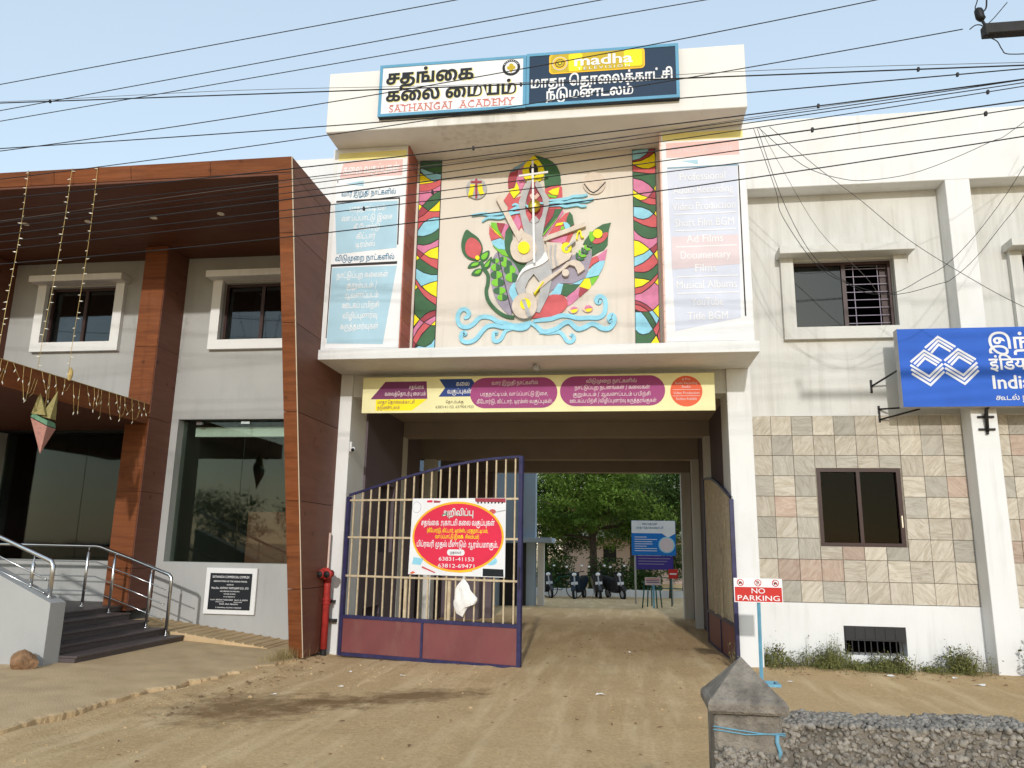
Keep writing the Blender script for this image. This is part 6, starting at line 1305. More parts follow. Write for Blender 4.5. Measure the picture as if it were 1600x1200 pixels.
for s, z, f in (('நாட்டுப்புற கலைகள்', 5.585, .82), ('குறும்படம் /', 5.42, .48), ('ஆவணப்படம்', 5.26, .54), ('ஊடகப் பயிற்சி', 5.10, .58), ('விழிப்புணர்வு', 4.935, .54), ('கருத்தமர்வுகள்', 4.765, .60)): lettering(s, (2.12, yb-0.004, z), 0.125, 'p_white', lb, f, 0.012)
rb = box('pillar_banner', 6.675, 7.87, yb, -0.966, 4.47, 7.72, 'p_white', None); tag(rb, 'sun-bleached white banner with a lilac panel on the right upper pillar', 'banner', 'banners on the upper pillars')
qd('heading_strip', [(6.69, 7.58), (7.86, 7.58), (7.86, 7.71), (6.69, 7.71)], yb, 'p_paleyellow', rb)
qd('heading_strip', [(6.74, 7.31), (7.80, 7.31), (7.80, 7.55), (6.74, 7.55)], yb, 'p_fadepink', rb)
lettering('Facilities Available', (7.27, yb-0.003, 7.38), 0.17, 'p_palered', rb, 0.86, 0.004)
qd('heading_tail', [(6.95, 7.25), (7.2, 7.18), (7.2, 7.26)], yb, 'p_fadeblue', rb)
qd('lilac_panel', [(6.80, 4.62), (7.71, 4.80), (7.76, 7.12), (6.74, 7.12)], yb, 'p_fadegrey', rb)
qd('lilac_panel', [(6.78, 5.55), (7.73, 5.60), (7.73, 6.05), (6.78, 6.05)], yb-0.0025, 'p_palered', rb)
qd('rule', [(6.75, 7.13), (7.78, 7.13), (7.78, 7.155), (6.75, 7.155)], yb, 'm_slate', rb); qd('rule', [(7.765, 4.82), (7.785, 4.82), (7.785, 7.13), (7.77, 7.13)], yb-0.003, 'm_dark', rb)
for s, z, f in (('Professional', 6.93, .66), ('Audio Recording', 6.72, .86), ('Video Production', 6.46, .90), ('Short Film BGM', 6.20, .84), ('Ad Films', 5.95, .52), ('Documentary', 5.70, .70), ('Films', 5.50, .30), ('Musical Albums', 5.25, .84), ('YouTube', 4.99, .44), ('Title BGM', 4.78, .56)): lettering(s, (7.255, yb-0.006, z), 0.17, 'p_white', rb, f, 0.008)
for z in (6.635, 6.39, 6.13, 5.88, 5.42, 5.17): panel('rule', 6.84, 7.70, z, z+0.016, yb-0.004, 'p_white', rb)

# long banner over the passage
yb = -0.205
BN = box('passage_banner', 1.965, 7.405, yb, yb+0.02, 3.61, 4.182, 'p_banner', None); tag(BN, 'long pale yellow banner with purple pill shapes over the passage', 'banner')
for x in (1.99, 7.38): tube('fixing_rod', [(x, yb+0.02, 4.1), (x, 0.06, 4.1)], 0.008, 'black_iron', BN)
qd('purple_flag', [(2.10, 3.83), (3.02, 3.83), (3.00, 4.11), (2.33, 4.11)], yb, 'p_purple', BN)
qd('yellow_flag', [(2.19, 3.645), (2.78, 3.645), (3.02, 3.825), (2.19, 3.825)], yb, 'p_yellow', BN)
lettering('சதங்கை', (2.84, yb-0.003, 3.99), .085, 'p_palered', BN, .24, .004); lettering('கலைத்தொடர்பு மையம்', (2.66, yb-0.003, 3.885), .085, 'p_palered', BN, .66, .006)
lettering('மாதா தொலைக்காட்சி', (2.52, yb-0.003, 3.755), .075, 'p_purple', BN, .6, .004); lettering('நடுமண்டலம்', (2.40, yb-0.003, 3.67), .075, 'p_purple', BN, .36, .004)
qd('blue_arrow', [(3.20, 3.86), (3.72, 3.86), (3.82, 4.0), (3.72, 4.14), (3.20, 4.14), (3.30, 4.0)], yb, 'p_bluetag', BN)
lettering('கலை', (3.58, yb-0.003, 4.03), .10, 'p_white', BN, .21, .006); lettering('வகுப்புகள்', (3.53, yb-0.003, 3.91), .10, 'p_white', BN, .38, .006)
lettering('தொடர்புக்கு', (3.46, yb-0.003, 3.755), .06, 'm_dark', BN, .28); lettering('6383141153, 6379051923', (3.46, yb-0.003, 3.675), .062, 'm_dark', BN, .6, .001)
prism('pink_pill', rrect(3.70, 5.06, 3.67, 4.15, 0.238, 8), yb-0.0045, yb-0.0025, 'y', 'p_magenta', BN); prism('purple_pill', rrect(5.10, 6.68, 3.69, 4.155, 0.23, 8), yb-0.0045, yb-0.0025, 'y', 'p_magenta', BN)
for s, x, z, f, h in (('வார இறுதி நாட்களில்', 4.40, 4.04, .72, .08), ('பரதநாட்டியம், வாய்ப்பாட்டு இசை,', 4.39, 3.865, 1.05, .08), ('கீபோர்டு, கிட்டார், டிரம்ஸ் வகுப்புகள்.', 4.40, 3.745, 1.18, .085), ('விடுமுறை நாட்களில்', 5.88, 4.05, .76, .08), ('நாட்டுப்புற நடனங்கள் / கலைகள்', 5.89, 3.95, 1.13, .08), ('குறும்படம் / ஆவணப்படம் பயிற்சி', 5.88, 3.845, 1.16, .08), ('ஊடகப்பயிற்சி /விழிப்புணர்வு கருத்தரங்குகள்', 5.90, 3.745, 1.30, .08)): lettering(s, (x, yb-0.006, z), h, 'p_palered', BN, f, .004)
disc('coral_disc', (6.99, yb, 3.905), 0.235, -0.003, 'y', 'p_coral', BN, 32)
for s, z, f in (('# Pro', 4.07, .12), ('Audio Recording', 4.01, .33), ('Studio', 3.955, .13), ('Video Production', 3.86, .38), ('Facilities Available', 3.77, .3)): lettering(s, (6.99, yb-0.0045, z), .055, 'p_palered', BN, f, .002)
for z in (3.925, 3.83): panel('rule', 6.79, 7.19, z, z+0.006, yb-0.003, 'p_palered', BN)

# bank sign, box on brackets
SB = empty('bank_sign', (11.7, -0.12, 3.62), 'bright blue box sign with a white interlaced-squares logo on brackets', 'sign')
box('sign_box', 10.03, 14.5, -0.195, -0.05, 3.635, 4.795, 'm_grey', SB); box('face', 10.032, 14.498, -0.20, -0.196, 3.637, 4.793, 'p_bank', SB)
def bank_stripe(pts, w):
    bm = bmesh.new()
    P_ = [Vector(p) for p in pts]; L = []; Q = []
    for i, p in enumerate(P_):
        if i in (0, len(P_)-1):
            t = (P_[1]-P_[0]) if i == 0 else (P_[-1]-P_[-2]); t.normalize(); n = Vector((-t.y, t.x))*w/2
        else:
            a = (p-P_[i-1]).normalized(); b = (P_[i+1]-p).normalized(); na = Vector((-a.y, a.x)); nb = Vector((-b.y, b.x)); n = (na+nb); n = n/n.length_squared*2*(w/2)
        L.append(p+n); Q.append(p-n)
    bm_poly(bm, [tuple(v) for v in L] + [tuple(v) for v in Q[::-1]], -0.204, -0.2005, 'y')
    bm_obj('logo_bar', bm, 'p_white', SB)
def lg(x, z): return (10.175 + (x-210)*0.0013, 4.688 - (z-160)*0.001422)      # logo drawn on the face
TOP = (((380, 290), (525, 176), (697, 285)), ((412, 318), (525, 214), (668, 308)), ((440, 344), (525, 256), (642, 332)))
UPP = (((215, 436), (366, 318), (538, 428)), ((250, 458), (366, 356), (512, 450)), ((278, 482), (368, 396), (487, 474)))
LOW = (((210, 466), (395, 588), (548, 458)), ((214, 511), (397, 632), (551, 497)), ((218, 556), (400, 677), (556, 540)))
for st in TOP: bank_stripe([lg(*p) for p in st], 0.031)
for ox, oy in ((0, 0), (354, -8)):
    for st in UPP + LOW: bank_stripe([lg(p[0]+ox, p[1]+oy) for p in st], 0.031)
lettering('இந்தியன்', (11.25, -0.2025, 4.475), .29, 'p_white', SB, None, .022, align='L'); lettering('इंडियन', (11.23, -0.2065, 4.165), .25, 'p_white', SB, None, .02, align='L')
lettering('Indian', (11.25, -0.2025, 3.89), .275, 'p_white', SB, None, .022, align='L'); lettering('கூடல் நகர்', (11.27, -0.2025, 3.725), .105, 'p_white', SB, None, .008, align='L')
for (xa, za, xb, zb) in ((9.78, 4.05, 10.03, 4.20), (9.86, 3.70, 10.20, 3.66), (9.86, 3.54, 10.30, 3.632)): tube('bracket_arm', [(xa, 0.325, za), (xb, -0.06, zb)], 0.014, 'black_iron', SB, 6)
box('bracket_plate', 9.765, 9.795, 0.315, 0.329, 3.95, 4.15, 'black_iron', SB); box('bracket_plate', 9.845, 9.875, 0.315, 0.329, 3.50, 3.75, 'black_iron', SB)
tube('bracket_arm', [(11.19, -0.02, 3.30), (11.17, -0.10, 3.60), (11.2, -0.12, 3.66)], 0.024, 'black_iron', SB, 6)
for z in (3.32, 3.50): box('bracket_plate', 11.08, 11.30, -0.025, -0.002, z, z+0.03, 'black_iron', SB)
box('bracket_plate', 11.165, 11.205, -0.03, -0.0255, 3.26, 3.56, 'black_iron', SB)

# no-parking stand
NP = empty('no_parking_stand', (7.66, -1.52, 0.0), 'red and white NO PARKING board on a pale blue post', 'sign')
yb = -1.56
bm = bmesh.new(); bm_box(bm, 7.47, 7.86, -1.66, -1.62, 0.0, 0.03); bm_box(bm, 7.47, 7.86, -1.42, -1.38, 0.0, 0.03); bm_box(bm, 7.47, 7.51, -1.619, -1.421, 0.0, 0.03); bm_box(bm, 7.82, 7.86, -1.619, -1.421, 0.0, 0.03); bm_box(bm, 7.64, 7.68, -1.619, -1.421, 0.001, 0.034)
bm_obj('base_frame', bm, 'sky_blue_paint', NP)
tube('post', [(7.66, -1.52, 0.02), (7.672, -1.52, 1.2)], 0.022, 'sky_blue_paint', NP, 4, False)
box('board', 7.375, 7.955, yb, yb+0.012, 0.962, 1.252, 'p_white', NP)
panel('red_field', 7.385, 7.945, 0.972, 1.145, yb-0.0005, 'p_red', NP)
lettering('NO', (7.665, yb-0.004, 1.072), .088, 'p_white', NP, .16, .006); lettering('PARKING', (7.665, yb-0.004, 0.986), .088, 'p_white', NP, .50, .006)
for k, x in enumerate((7.455, 7.665, 7.875)):
    disc('pictogram_ring', (x, yb-0.0005, 1.198), 0.042, -0.0015, 'y', 'p_red', NP, 20); disc('pictogram_face', (x, yb-0.0025, 1.198), 0.033, -0.001, 'y', 'p_white', NP, 20)
    if k == 1: lettering('P', (x, yb-0.0045, 1.175), .065, 'p_black', NP, .03, .004)
    else:
        panel('pictogram', x-0.022, x+0.022, 1.185, 1.200, yb-0.0042, 'p_black', NP, 0.001); panel('pictogram', x-0.012, x+0.012, 1.2005, 1.212, yb-0.0042, 'p_black', NP, 0.001)
        for q in (-0.013, 0.013): disc('pictogram', (x+q, yb-0.0045, 1.184), 0.006, -0.001, 'y', 'p_black', NP, 8)
    prism('pictogram_slash', [(x-0.032, 1.222), (x-0.026, 1.228), (x+0.032, 1.174), (x+0.026, 1.168)], yb-0.0065, yb-0.0058, 'y', 'p_red', NP)

# ------------------------------------------------------------------ GATE LEAVES
bar_me = None
def unit_bar():
    global bar_me
    if bar_me is None:
        bm = bm_box(bmesh.new(), -0.5, 0.5, -0.5, 0.5, 0, 1); bmesh.ops.recalc_face_normals(bm, faces=bm.faces)
        bar_me = bpy.data.meshes.new('bar'); bm.to_mesh(bar_me); bm.free(); bar_me.materials.append(MATS['beige_bar'])
    return bar_me
def gate(name, hinge, ang, label, L=2.93):
    g = empty(name, hinge, label, 'gate', 'gate leaves', ang); LOCAL.add(g.name)
    top = lambda x: 2.34+0.52*math.sin(math.pi/2*min(1, x/L))**1.05
    bm = bmesh.new(); bm_box(bm, 0, 0.055, -0.03, 0.03, 0.0, top(0)); bm_obj('hinge_post', bm, 'navy', g)
    bm = bmesh.new(); bm_box(bm, L-0.055, L, -0.03, 0.03, 0.0, top(L)+0.02); bm_obj('lock_post', bm, 'navy', g)
    N = 24
    bm = bmesh.new(); sec = []
    for k in range(N+1):
        x = 0.03+(L-0.06)*k/N; z = top(x)
        sec.append([bm.verts.new((x, y_, z+dz)) for y_, dz in ((-0.02, 0), (0.02, 0), (0.02, 0.035), (-0.02, 0.035))])
    for a, b in zip(sec, sec[1:]):
        for q in range(4): bm.faces.new((a[q], a[(q+1) % 4], b[(q+1) % 4], b[q]))
    bm_obj('top_rail', bm, 'navy', g)
    for z, h in ((0.0, 0.05), (0.535, 0.05)): bm = bmesh.new(); bm_box(bm, 0.056, L-0.056, -0.026, 0.026, z, z+h); bm_obj('rail', bm, 'navy', g)
    bm = bmesh.new(); bm_box(bm, L*0.475, L*0.475+0.035, -0.027, 0.027, 0.051, 0.534); bm_obj('stile', bm, 'navy', g)
    for a, b in ((0.056, L*0.475-0.001), (L*0.475+0.036, L-0.056)): bm = bmesh.new(); bm_box(bm, a, b, -0.012, 0.012, 0.051, 0.534); bm_obj('sheet_panel', bm, 'maroon', g)
    for z in (2.27, 1.71, 1.14):
        bm = bmesh.new(); bm_box(bm, 0.056, L-0.056, -0.016, -0.004, z, z+0.028); bm_obj('cross_bar', bm, 'beige_bar', g)
    n = 19
    for k in range(n):
        x = 0.12+(L-0.24)*k/(n-1)
        o = bpy.data.objects.new('bar', unit_bar()); o.parent = g; o.location = (x, 0.006, 0.586); o.scale = (0.02, 0.018, top(x)-0.586); col.objects.link(o)
    for x in (L*0.37, L*0.615):
        o = bpy.data.objects.new('bar', unit_bar()); o.parent = g; o.location = (x, 0.034, 0.586); o.scale = (0.045, 0.03, 0.58); col.objects.link(o)
    bm = bm_tube(bmesh.new(), [(L-0.02, -0.05, 1.05), (L-0.02, -0.05, 1.35)], 0.009, 6); bm_obj('latch', bm, 'black_iron', g)
    return g
H1 = (1.80, -0.14, -0.035); A1 = math.atan2(-0.75, 2.87)
g1 = gate('gate_leaf', H1, A1, 'swung-out left gate leaf with cream bars and maroon bottom sheets carrying a poster')
g2 = gate('gate_leaf', (7.60, -0.05, -0.02), R(91.4), 'right gate leaf folded back against the passage wall, seen edge-on')
# poster hung on the left leaf
def on_leaf(x, z, off): # leaf local to world
    c, s_ = math.cos(A1), math.sin(A1)
    return (H1[0]+c*x+s_*off, H1[1]+s_*x-c*off, H1[2]+z)
UX = (math.cos(A1), math.sin(A1), 0); NRM = Vector((math.sin(A1), -math.cos(A1), 0))
PO = empty('notice_poster', on_leaf(1.95, 1.2, 0.03), 'white notice poster with a crimson oval hung on the gate bars', 'poster', None, A1); LOCAL.add(PO.name)
# local frame: x along the leaf, y out of the leaf (negative = street), z up; origin at (1.95, 1.2)
def lp(name, pts, d, m): return prism(name, pts, -d-0.0012, -d, 'y', m, PO)
lp('sheet', [(-0.80, 0.005), (0.74, 0.0), (0.735, 1.095), (-0.775, 1.10)], 0.0, 'p_white')
ov = lambda cx, cz, a, b, n=40: [(cx+a*math.cos(2*math.pi*k/n), cz+b*math.sin(2*math.pi*k/n)) for k in range(n)]
lp('oval_rim', ov(-0.02, 0.55, 0.735, 0.50), 0.002, 'p_orange'); lp('oval', ov(-0.02, 0.55, 0.705, 0.47), 0.004, 'p_crimson')
def pl_(s, x, z, h, m, f, b): lettering(s, (x, -0.007, z), h, m, PO, f, b)
lettering('அறிவிப்பு', (-0.02, -0.0062, 0.845), .125, 'p_green', PO, .50, .035); pl_('அறிவிப்பு', -0.02, 0.85, .125, 'p_white', .50, .012)
pl_('சதங்கை அகாடமி கலை வகுப்புகள்', -0.02, 0.71, .11, 'p_white', 1.18, .016)
pl_('(கீபோர்டு, கிட்டார், டிரம்ஸ், பரதநாட்டியம்,', -0.02, 0.61, .075, 'p_yellow', .98, .010); pl_('வாய்ப்பாட்டு இசை & சிலம்பம்)', -0.02, 0.525, .075, 'p_yellow', .70, .010)
pl_('&', 0.065, 0.525, .075, 'p_yellow', .05, .006); pl_('பிப்ரவரி முதல் மீண்டும் ஆரம்பமாகும்.', -0.02, 0.405, .11, 'p_white', 1.30, .016)
lp('pill', rrect(-0.17, 0.11, 0.285, 0.37, 0.04), 0.0055, 'p_white'); lettering('முதல்வர்', (-0.03, -0.0085, 0.31), .05, 'p_black', PO, .18, .004)
pl_('63831-41153', -0.02, 0.21, .075, 'p_white', .56, .006); pl_('63812-69471', -0.02, 0.115, .075, 'p_white', .58, .006)
lp('keyboard_print', [(0.26, 1.045), (0.73, 1.03), (0.73, 1.09), (0.25, 1.095)], 0.002, 'm_deepred')
for k in range(8): lp('key_print', [(0.29+k*0.054, 1.02-k*0.001), (0.312+k*0.054, 1.02), (0.312+k*0.054, 1.042), (0.29+k*0.054, 1.044)], 0.003, 'p_black')
lp('drum_print', ov(-0.70, 0.97, 0.075, 0.085, 10), 0.0015, 'm_lilac'); lp('drum_print', ov(-0.70, 0.97, 0.07, 0.08, 10), 0.0035, 'p_white')
lp('guitar_print', [(-0.53, 1.04), (-0.44, 1.04), (-0.44, 1.075), (-0.53, 1.07)], 0.002, 'p_crimson'); lp('guitar_print', [(-0.42, 1.035), (-0.32, 1.035), (-0.30, 1.06), (-0.42, 1.07)], 0.002, 'm_deepred')
lp('violin_print', ov(0.53, 0.905, 0.055, 0.035, 12), 0.0015, 'm_red'); lp('bow_print', [(0.58, 0.89), (0.73, 0.915), (0.73, 0.93), (0.58, 0.905)], 0.0025, 'm_grey')
lp('chair_print', [(-0.74, 0.15), (-0.60, 0.14), (-0.55, 0.23), (-0.72, 0.25)], 0.002, 'm_blue'); lp('drum_print', ov(0.52, 0.22, 0.10, 0.06, 14), 0.0015, 'm_blue')
lp('speaker_print', [(0.40, 0.01), (0.72, 0.01), (0.715, 0.11), (0.40, 0.115)], 0.002, 'p_black'); lp('brush_print', [(-0.58, 0.10), (-0.36, 0.03), (-0.35, 0.045), (-0.57, 0.125)], 0.002, 'm_red')
lp('brush_print', [(0.02, 0.045), (0.24, 0.07), (0.24, 0.095), (0.02, 0.07)], 0.006, 'p_amber'); lp('brush_print', [(-0.78, 0.02), (-0.72, 0.05), (-0.68, 0.03), (-0.73, 0.01)], 0.002, 'p_coral')
# white carrier bag hung on a bar
bm = bmesh.new(); prof = [(0.012, 0.0), (0.022, -0.02), (0.04, -0.05), (0.062, -0.09), (0.075, -0.13), (0.085, -0.18), (0.092, -0.22), (0.10, -0.27), (0.102, -0.31), (0.10, -0.35), (0.085, -0.385), (0.03, -0.40)]
ringsb = []; NB_ = 36
for k, (r_, z) in enumerate(prof):
    rg = []
    for a in range(NB_):
        t = 2*math.pi*a/NB_
        w = 1 + 0.30*mnoise.noise((math.cos(t)*2.2, math.sin(t)*2.2, k*0.35)) + 0.22*abs(mnoise.noise((math.cos(t)*5, math.sin(t)*5, k*0.18+7)))
        x = math.cos(t)*r_*w*1.45 + max(0, k-4)*0.007; zz = z + 0.06*math.cos(t)*(k/11)**2 - (0.05*max(0, -math.cos(t))*(k/11)**3)
        rg.append(bm.verts.new((x, math.sin(t)*r_*w*0.5-0.05, zz)))
    ringsb.append(rg)
for a, b in zip(ringsb, ringsb[1:]):
    for k in range(NB_): bm.faces.new((a[k], a[(k+1) % NB_], b[(k+1) % NB_], b[k]))
bm.faces.new(ringsb[-1])
bag = empty('carrier_bag', on_leaf(2.07, 1.16, 0.02), 'small white carrier bag hanging from the gate below the poster', 'bag', None, A1); LOCAL.add(bag.name)
bm_obj('bag', bm, 'cloth_white', bag)
bm = bm_tube(bmesh.new(), [(0.0, -0.05, -0.005), (-0.012, -0.035, 0.03), (0.0, 0.0, 0.055), (0.012, -0.035, 0.03), (0.004, -0.05, -0.005)], 0.006, 6); bm_obj('handle', bm, 'cloth_white', bag, True)

# camera on the left pillar
CC = empty('security_camera', (1.72, 0.2, 3.1), 'small white security camera on the left gate pillar', 'camera')
box('mount', 1.718, 1.75, 0.02, 0.12, 3.03, 3.19, 'white_clean', CC, 0.006)
tube('arm', [(1.74, 0.05, 3.09), (1.79, 0.02, 3.075)], 0.018, 'white_clean', CC)
tube('housing', [(1.775, 0.07, 3.09), (1.80, -0.05, 3.05)], 0.035, 'white_clean', CC, 12); tube('lens', [(1.799, -0.045, 3.052), (1.803, -0.062, 3.046)], 0.027, 'p_black', CC, 12)

# fire standpipe against the left pillar
HY = empty('fire_standpipe', (1.575, -0.22, -0.05), 'red fire standpipe with twin capped inlets beside the left pillar', 'standpipe')
tube('pipe', [(1.575, -0.17, 0.05), (1.575, -0.17, 0.95), (1.575, -0.18, 1.02)], 0.052, 'red_iron', HY, 14)
tube('foot_pipe', [(1.575, -0.17, -0.1), (1.575, -0.17, 0.052)], 0.046, 'black_iron', HY, 12)
for z in (0.70, 0.73, 0.76): tube('flange', [(1.575, -0.17, z), (1.575, -0.17, z+0.012)], 0.075 if z != .73 else 0.06, 'red_iron', HY, 16)
tube('elbow', [(1.575, -0.17, 1.0), (1.575, -0.18, 1.08), (1.58, -0.23, 1.135), (1.60, -0.32, 1.15), (1.605, -0.40, 1.15)], [0.054, 0.062, 0.072, 0.085, 0.085], 'red_iron', HY, 14)
for x in (1.575, 1.69):
    tube('inlet', [(x, -0.36, 1.15), (x-0.02, -0.47, 1.14)], 0.058, 'red_iron', HY, 14)
    tube('inlet_cap', [(x-0.02, -0.4705, 1.14), (x-0.023, -0.485, 1.138)], 0.05, 'black_iron', HY, 14); ball('cap_lug', (x-0.024, -0.492, 1.138), 0.018, 'black_iron', HY, 1)
box('clamp', 1.53, 1.70, -0.12, -0.003, 0.43, 0.47, 'black_iron', HY); box('clamp', 1.535, 1.66, -0.11, -0.003, 0.712, 0.745, 'black_iron', HY)
tube('drain_pipe', [(1.535, -0.10, -0.1), (1.535, -0.10, 1.75)], 0.017, 'pipe_white', HY, 8)

# ------------------------------------------------------------------ foreground wall and post
FW = empty('roadside_wall', (6.9, -8.72, 0), 'low pebble-dashed roadside wall running right from the capped post', 'wall')
prof = [(6.50, -0.1), (6.50, 1.0), (7.31, 1.02), (7.62, 0.86), (9.6, 0.84), (9.6, -0.1)]
prism('core', prof, -8.80, -8.60, 'y', 'old_cement', FW)
pb = random.Random(21); vs = []; fs = []
ico = bmesh.new(); bmesh.ops.create_icosphere(ico, subdivisions=1, radius=1); iv = [v.co.copy() for v in ico.verts]; ifc = [[v.index for v in f.verts] for f in ico.faces]; ico.free()
def top_at(x): return 0.012*mnoise.noise((x*3.1, 0, 5))+0.008*mnoise.noise((x*11, 0, 3))+_top(x)
def _top(x): return 1.0+(x-6.5)/0.81*0.025 if x < 7.31 else max(0.85, 1.025-(x-7.31)*0.53)
def pebble(c, nrm):
    r_ = pb.choice((0.007, 0.009, 0.012, 0.016))*pb.uniform(.8, 1.15); q = Vector((pb.uniform(-1, 1), pb.uniform(-1, 1), pb.uniform(-1, 1))).normalized(); rot = q.to_track_quat('Z', 'Y'); s_ = Vector((1, pb.uniform(.65, 1), pb.uniform(.45, .75)))
    b = len(vs)
    for v in iv: vs.append(tuple(Vector(c) + rot @ Vector((v.x*s_.x, v.y*s_.y, v.z*s_.z))*r_))
    fs.extend([[i+b for i in f] for f in ifc])
for k in range(4200):
    x = pb.uniform(6.5, 8.3); z = pb.uniform(0.66, 1.03)
    if z < top_at(x): pebble((x, -8.80-pb.uniform(0, .004), z), None)
for k in range(3000):
    x = pb.uniform(6.5, 8.3); pebble((x, pb.uniform(-8.81, -8.595), top_at(x)+pb.uniform(0, .005)), None)
me = bpy.data.meshes.new('pebble_dash'); me.from_pydata(vs, [], fs); o = link('pebble_dash', me, 'stone_pebble', FW, True); o['kind'] = 'stuff'
PT = empty('gate_post', (6.41, -8.74, 0), 'weathered cement post with a pyramid cap and blue twine', 'post')
bm = bm_box(bmesh.new(), 6.30, 6.52, -8.85, -8.63, -0.1, 1.045, 0.012); bmesh.ops.subdivide_edges(bm, edges=[e for e in bm.edges if e.calc_length() > 0.15], cuts=3); bm_obj('shaft', bm, 'old_cement', PT)
bm = bmesh.new(); rr = [(0.122, 1.046), (0.130, 1.056), (0.130, 1.078), (0.122, 1.090), (0.115, 1.094), (0.003, 1.212)]
sec = []
for r_, z in rr: sec.append([bm.verts.new((6.41+sx*r_, -8.74+sy*r_, z)) for sx, sy in ((-1, -1), (1, -1), (1, 1), (-1, 1))])
for a, b in zip(sec, sec[1:]):
    for k in range(4): bm.faces.new((a[k], a[(k+1) % 4], b[(k+1) % 4], b[k]))
bm.faces.new(sec[0][::-1]); bm.faces.new(sec[-1])
bm_obj('cap', bm, 'old_cement', PT)
for k in range(900):
    pass
tw_ = tube('twine', [(6.295, -8.855, 1.005), (6.36, -8.857, 0.998), (6.44, -8.857, 0.990), (6.525, -8.856, 0.985), (6.527, -8.74, 0.99)], 0.0022, 'sky_blue_paint', PT, 5)
tube('twine', [(6.295, -8.856, 0.995), (6.40, -8.858, 0.984), (6.527, -8.856, 0.992)], 0.0022, 'sky_blue_paint', PT, 5)
tube('twine_tail', [(6.50, -8.857, 0.988), (6.497, -8.862, 0.965), (6.507, -8.86, 0.935), (6.50, -8.858, 0.915)], 0.007, 'sky_blue_paint', PT, 6)
vs = []; fs = []
for k in range(600):
    x = pb.uniform(6.30, 6.52); z = pb.uniform(0.7, 0.945-(x-6.3)*0.12)
    pebble((x, -8.853, z), None)
me = bpy.data.meshes.new('pebble_dash'); me.from_pydata(vs, [], fs); o = link('pebble_dash', me, 'stone_pebble', PT, True); o['kind'] = 'stuff'

# ------------------------------------------------------------------ overhead cables and pole
CAB = {'W1': (-5.2, [0, 0.07165, 7.04476]), 'W2': (-4.95, [0, 0.07726, 6.94766]), 'W3': (-4.7, [0, 0.0679, 6.93533]), 'W4': (-4.45, [0.0002, -0.06705, 6.35198]), 'W5': (-4.2, [0.00121, -0.01124, 6.24448]), 'W6': (-5.2, [0.00463, 0.09623, 6.1611]), 'W8': (-4.95, [0.00337, 0.07963, 5.92117]), 'L1': (-4.7, [0.00177, 0.04049, 5.62917]), 'L2': (-4.45, [0.0014, 0.0643, 5.6539]), 'L3': (-4.2, [0.00234, 0.06986, 5.7203]), 'L4': (-5.2, [0.00105, 0.0608, 5.08447]), 'L5': (-4.95, [0.00275, 0.06796, 5.10497]), 'L6': (-4.7, [0.00089, 0.05375, 5.12345]), 'L7': (-4.45, [0.0039, 0.07202, 5.04703]), 'L8': (-4.2, [0.00227, 0.05735, 5.84006])}
CLAB = {'W1': 'highest black overhead cable crossing the top left of the sky', 'W2': 'second highest overhead cable in the left sky, leaving at the top middle', 'W3': 'third highest overhead cable in the left sky, leaving top right of middle', 'W4': 'nearly level twin overhead cable crossing both parapet sign boards', 'W5': 'overhead cable grazing the lower edge of the dark blue sign board', 'W6': 'overhead cable climbing across the white sign board to the top right', 'W8': 'black overhead cable ending at the dark insulator on the pole crossarm', 'L1': 'topmost cable of the bundle in front of the gatehouse soffit', 'L8': 'second cable of the bundle in front of the gatehouse soffit', 'L2': 'third cable of the bundle, just above the left banner headings', 'L3': 'fourth cable of the bundle, crossing the yellow flame of the mural', 'L4': 'fifth cable of the bundle crossing the top of the mural', 'L5': 'third lowest cable of the bundle crossing the mural medallions', 'L6': 'second lowest cable of the bundle crossing the mural', 'L7': 'lowest black overhead cable of the bundle crossing the mural'}
KN = {'W4': (-0.85, 5.0, 8.9), 'W5': (9.35,), 'L1': (4.55, 7.9), 'L3': (9.6,), 'L5': (9.2, 4.2), 'L6': (3.4,), 'W8': (), 'L4': (7.7,)}
for k, (y0, c) in CAB.items():
    x1 = 9.1 if k == 'W8' else 14.0
    pts = [(x, y0-0.05*(x-6), c[0]*(x-6)**2+c[1]*(x-6)+c[2]) for x in np.linspace(-9, x1, 36)]
    rad = {'W4': 0.0068, 'W5': 0.006, 'L1': 0.006, 'L4': 0.0062, 'L7': 0.0058}.get(k, 0.0047)
    o = tube('overhead_cable', pts, rad, 'cable', None, 6)
    if k in ('W4', 'L2'):      # a lighter companion strand
        tube('companion_strand', [(p[0], p[1]+0.02, p[2]+0.05+0.02*math.sin(p[0])) for p in pts], 0.003, 'grey_cable', o, 5)
    for x in KN.get(k, ()):
        z = c[0]*(x-6)**2+c[1]*(x-6)+c[2]; y_ = y0-0.05*(x-6)
        prism('spacer_knob', [(x-0.010, z-0.020), (x+0.010, z-0.020), (x+0.013, z+0.006), (x+0.004, z+0.020), (x-0.010, z+0.016)], y_-0.012, y_+0.012, 'y', 'cable', o)
    tag(o, CLAB[k], 'cable', 'overhead cables')
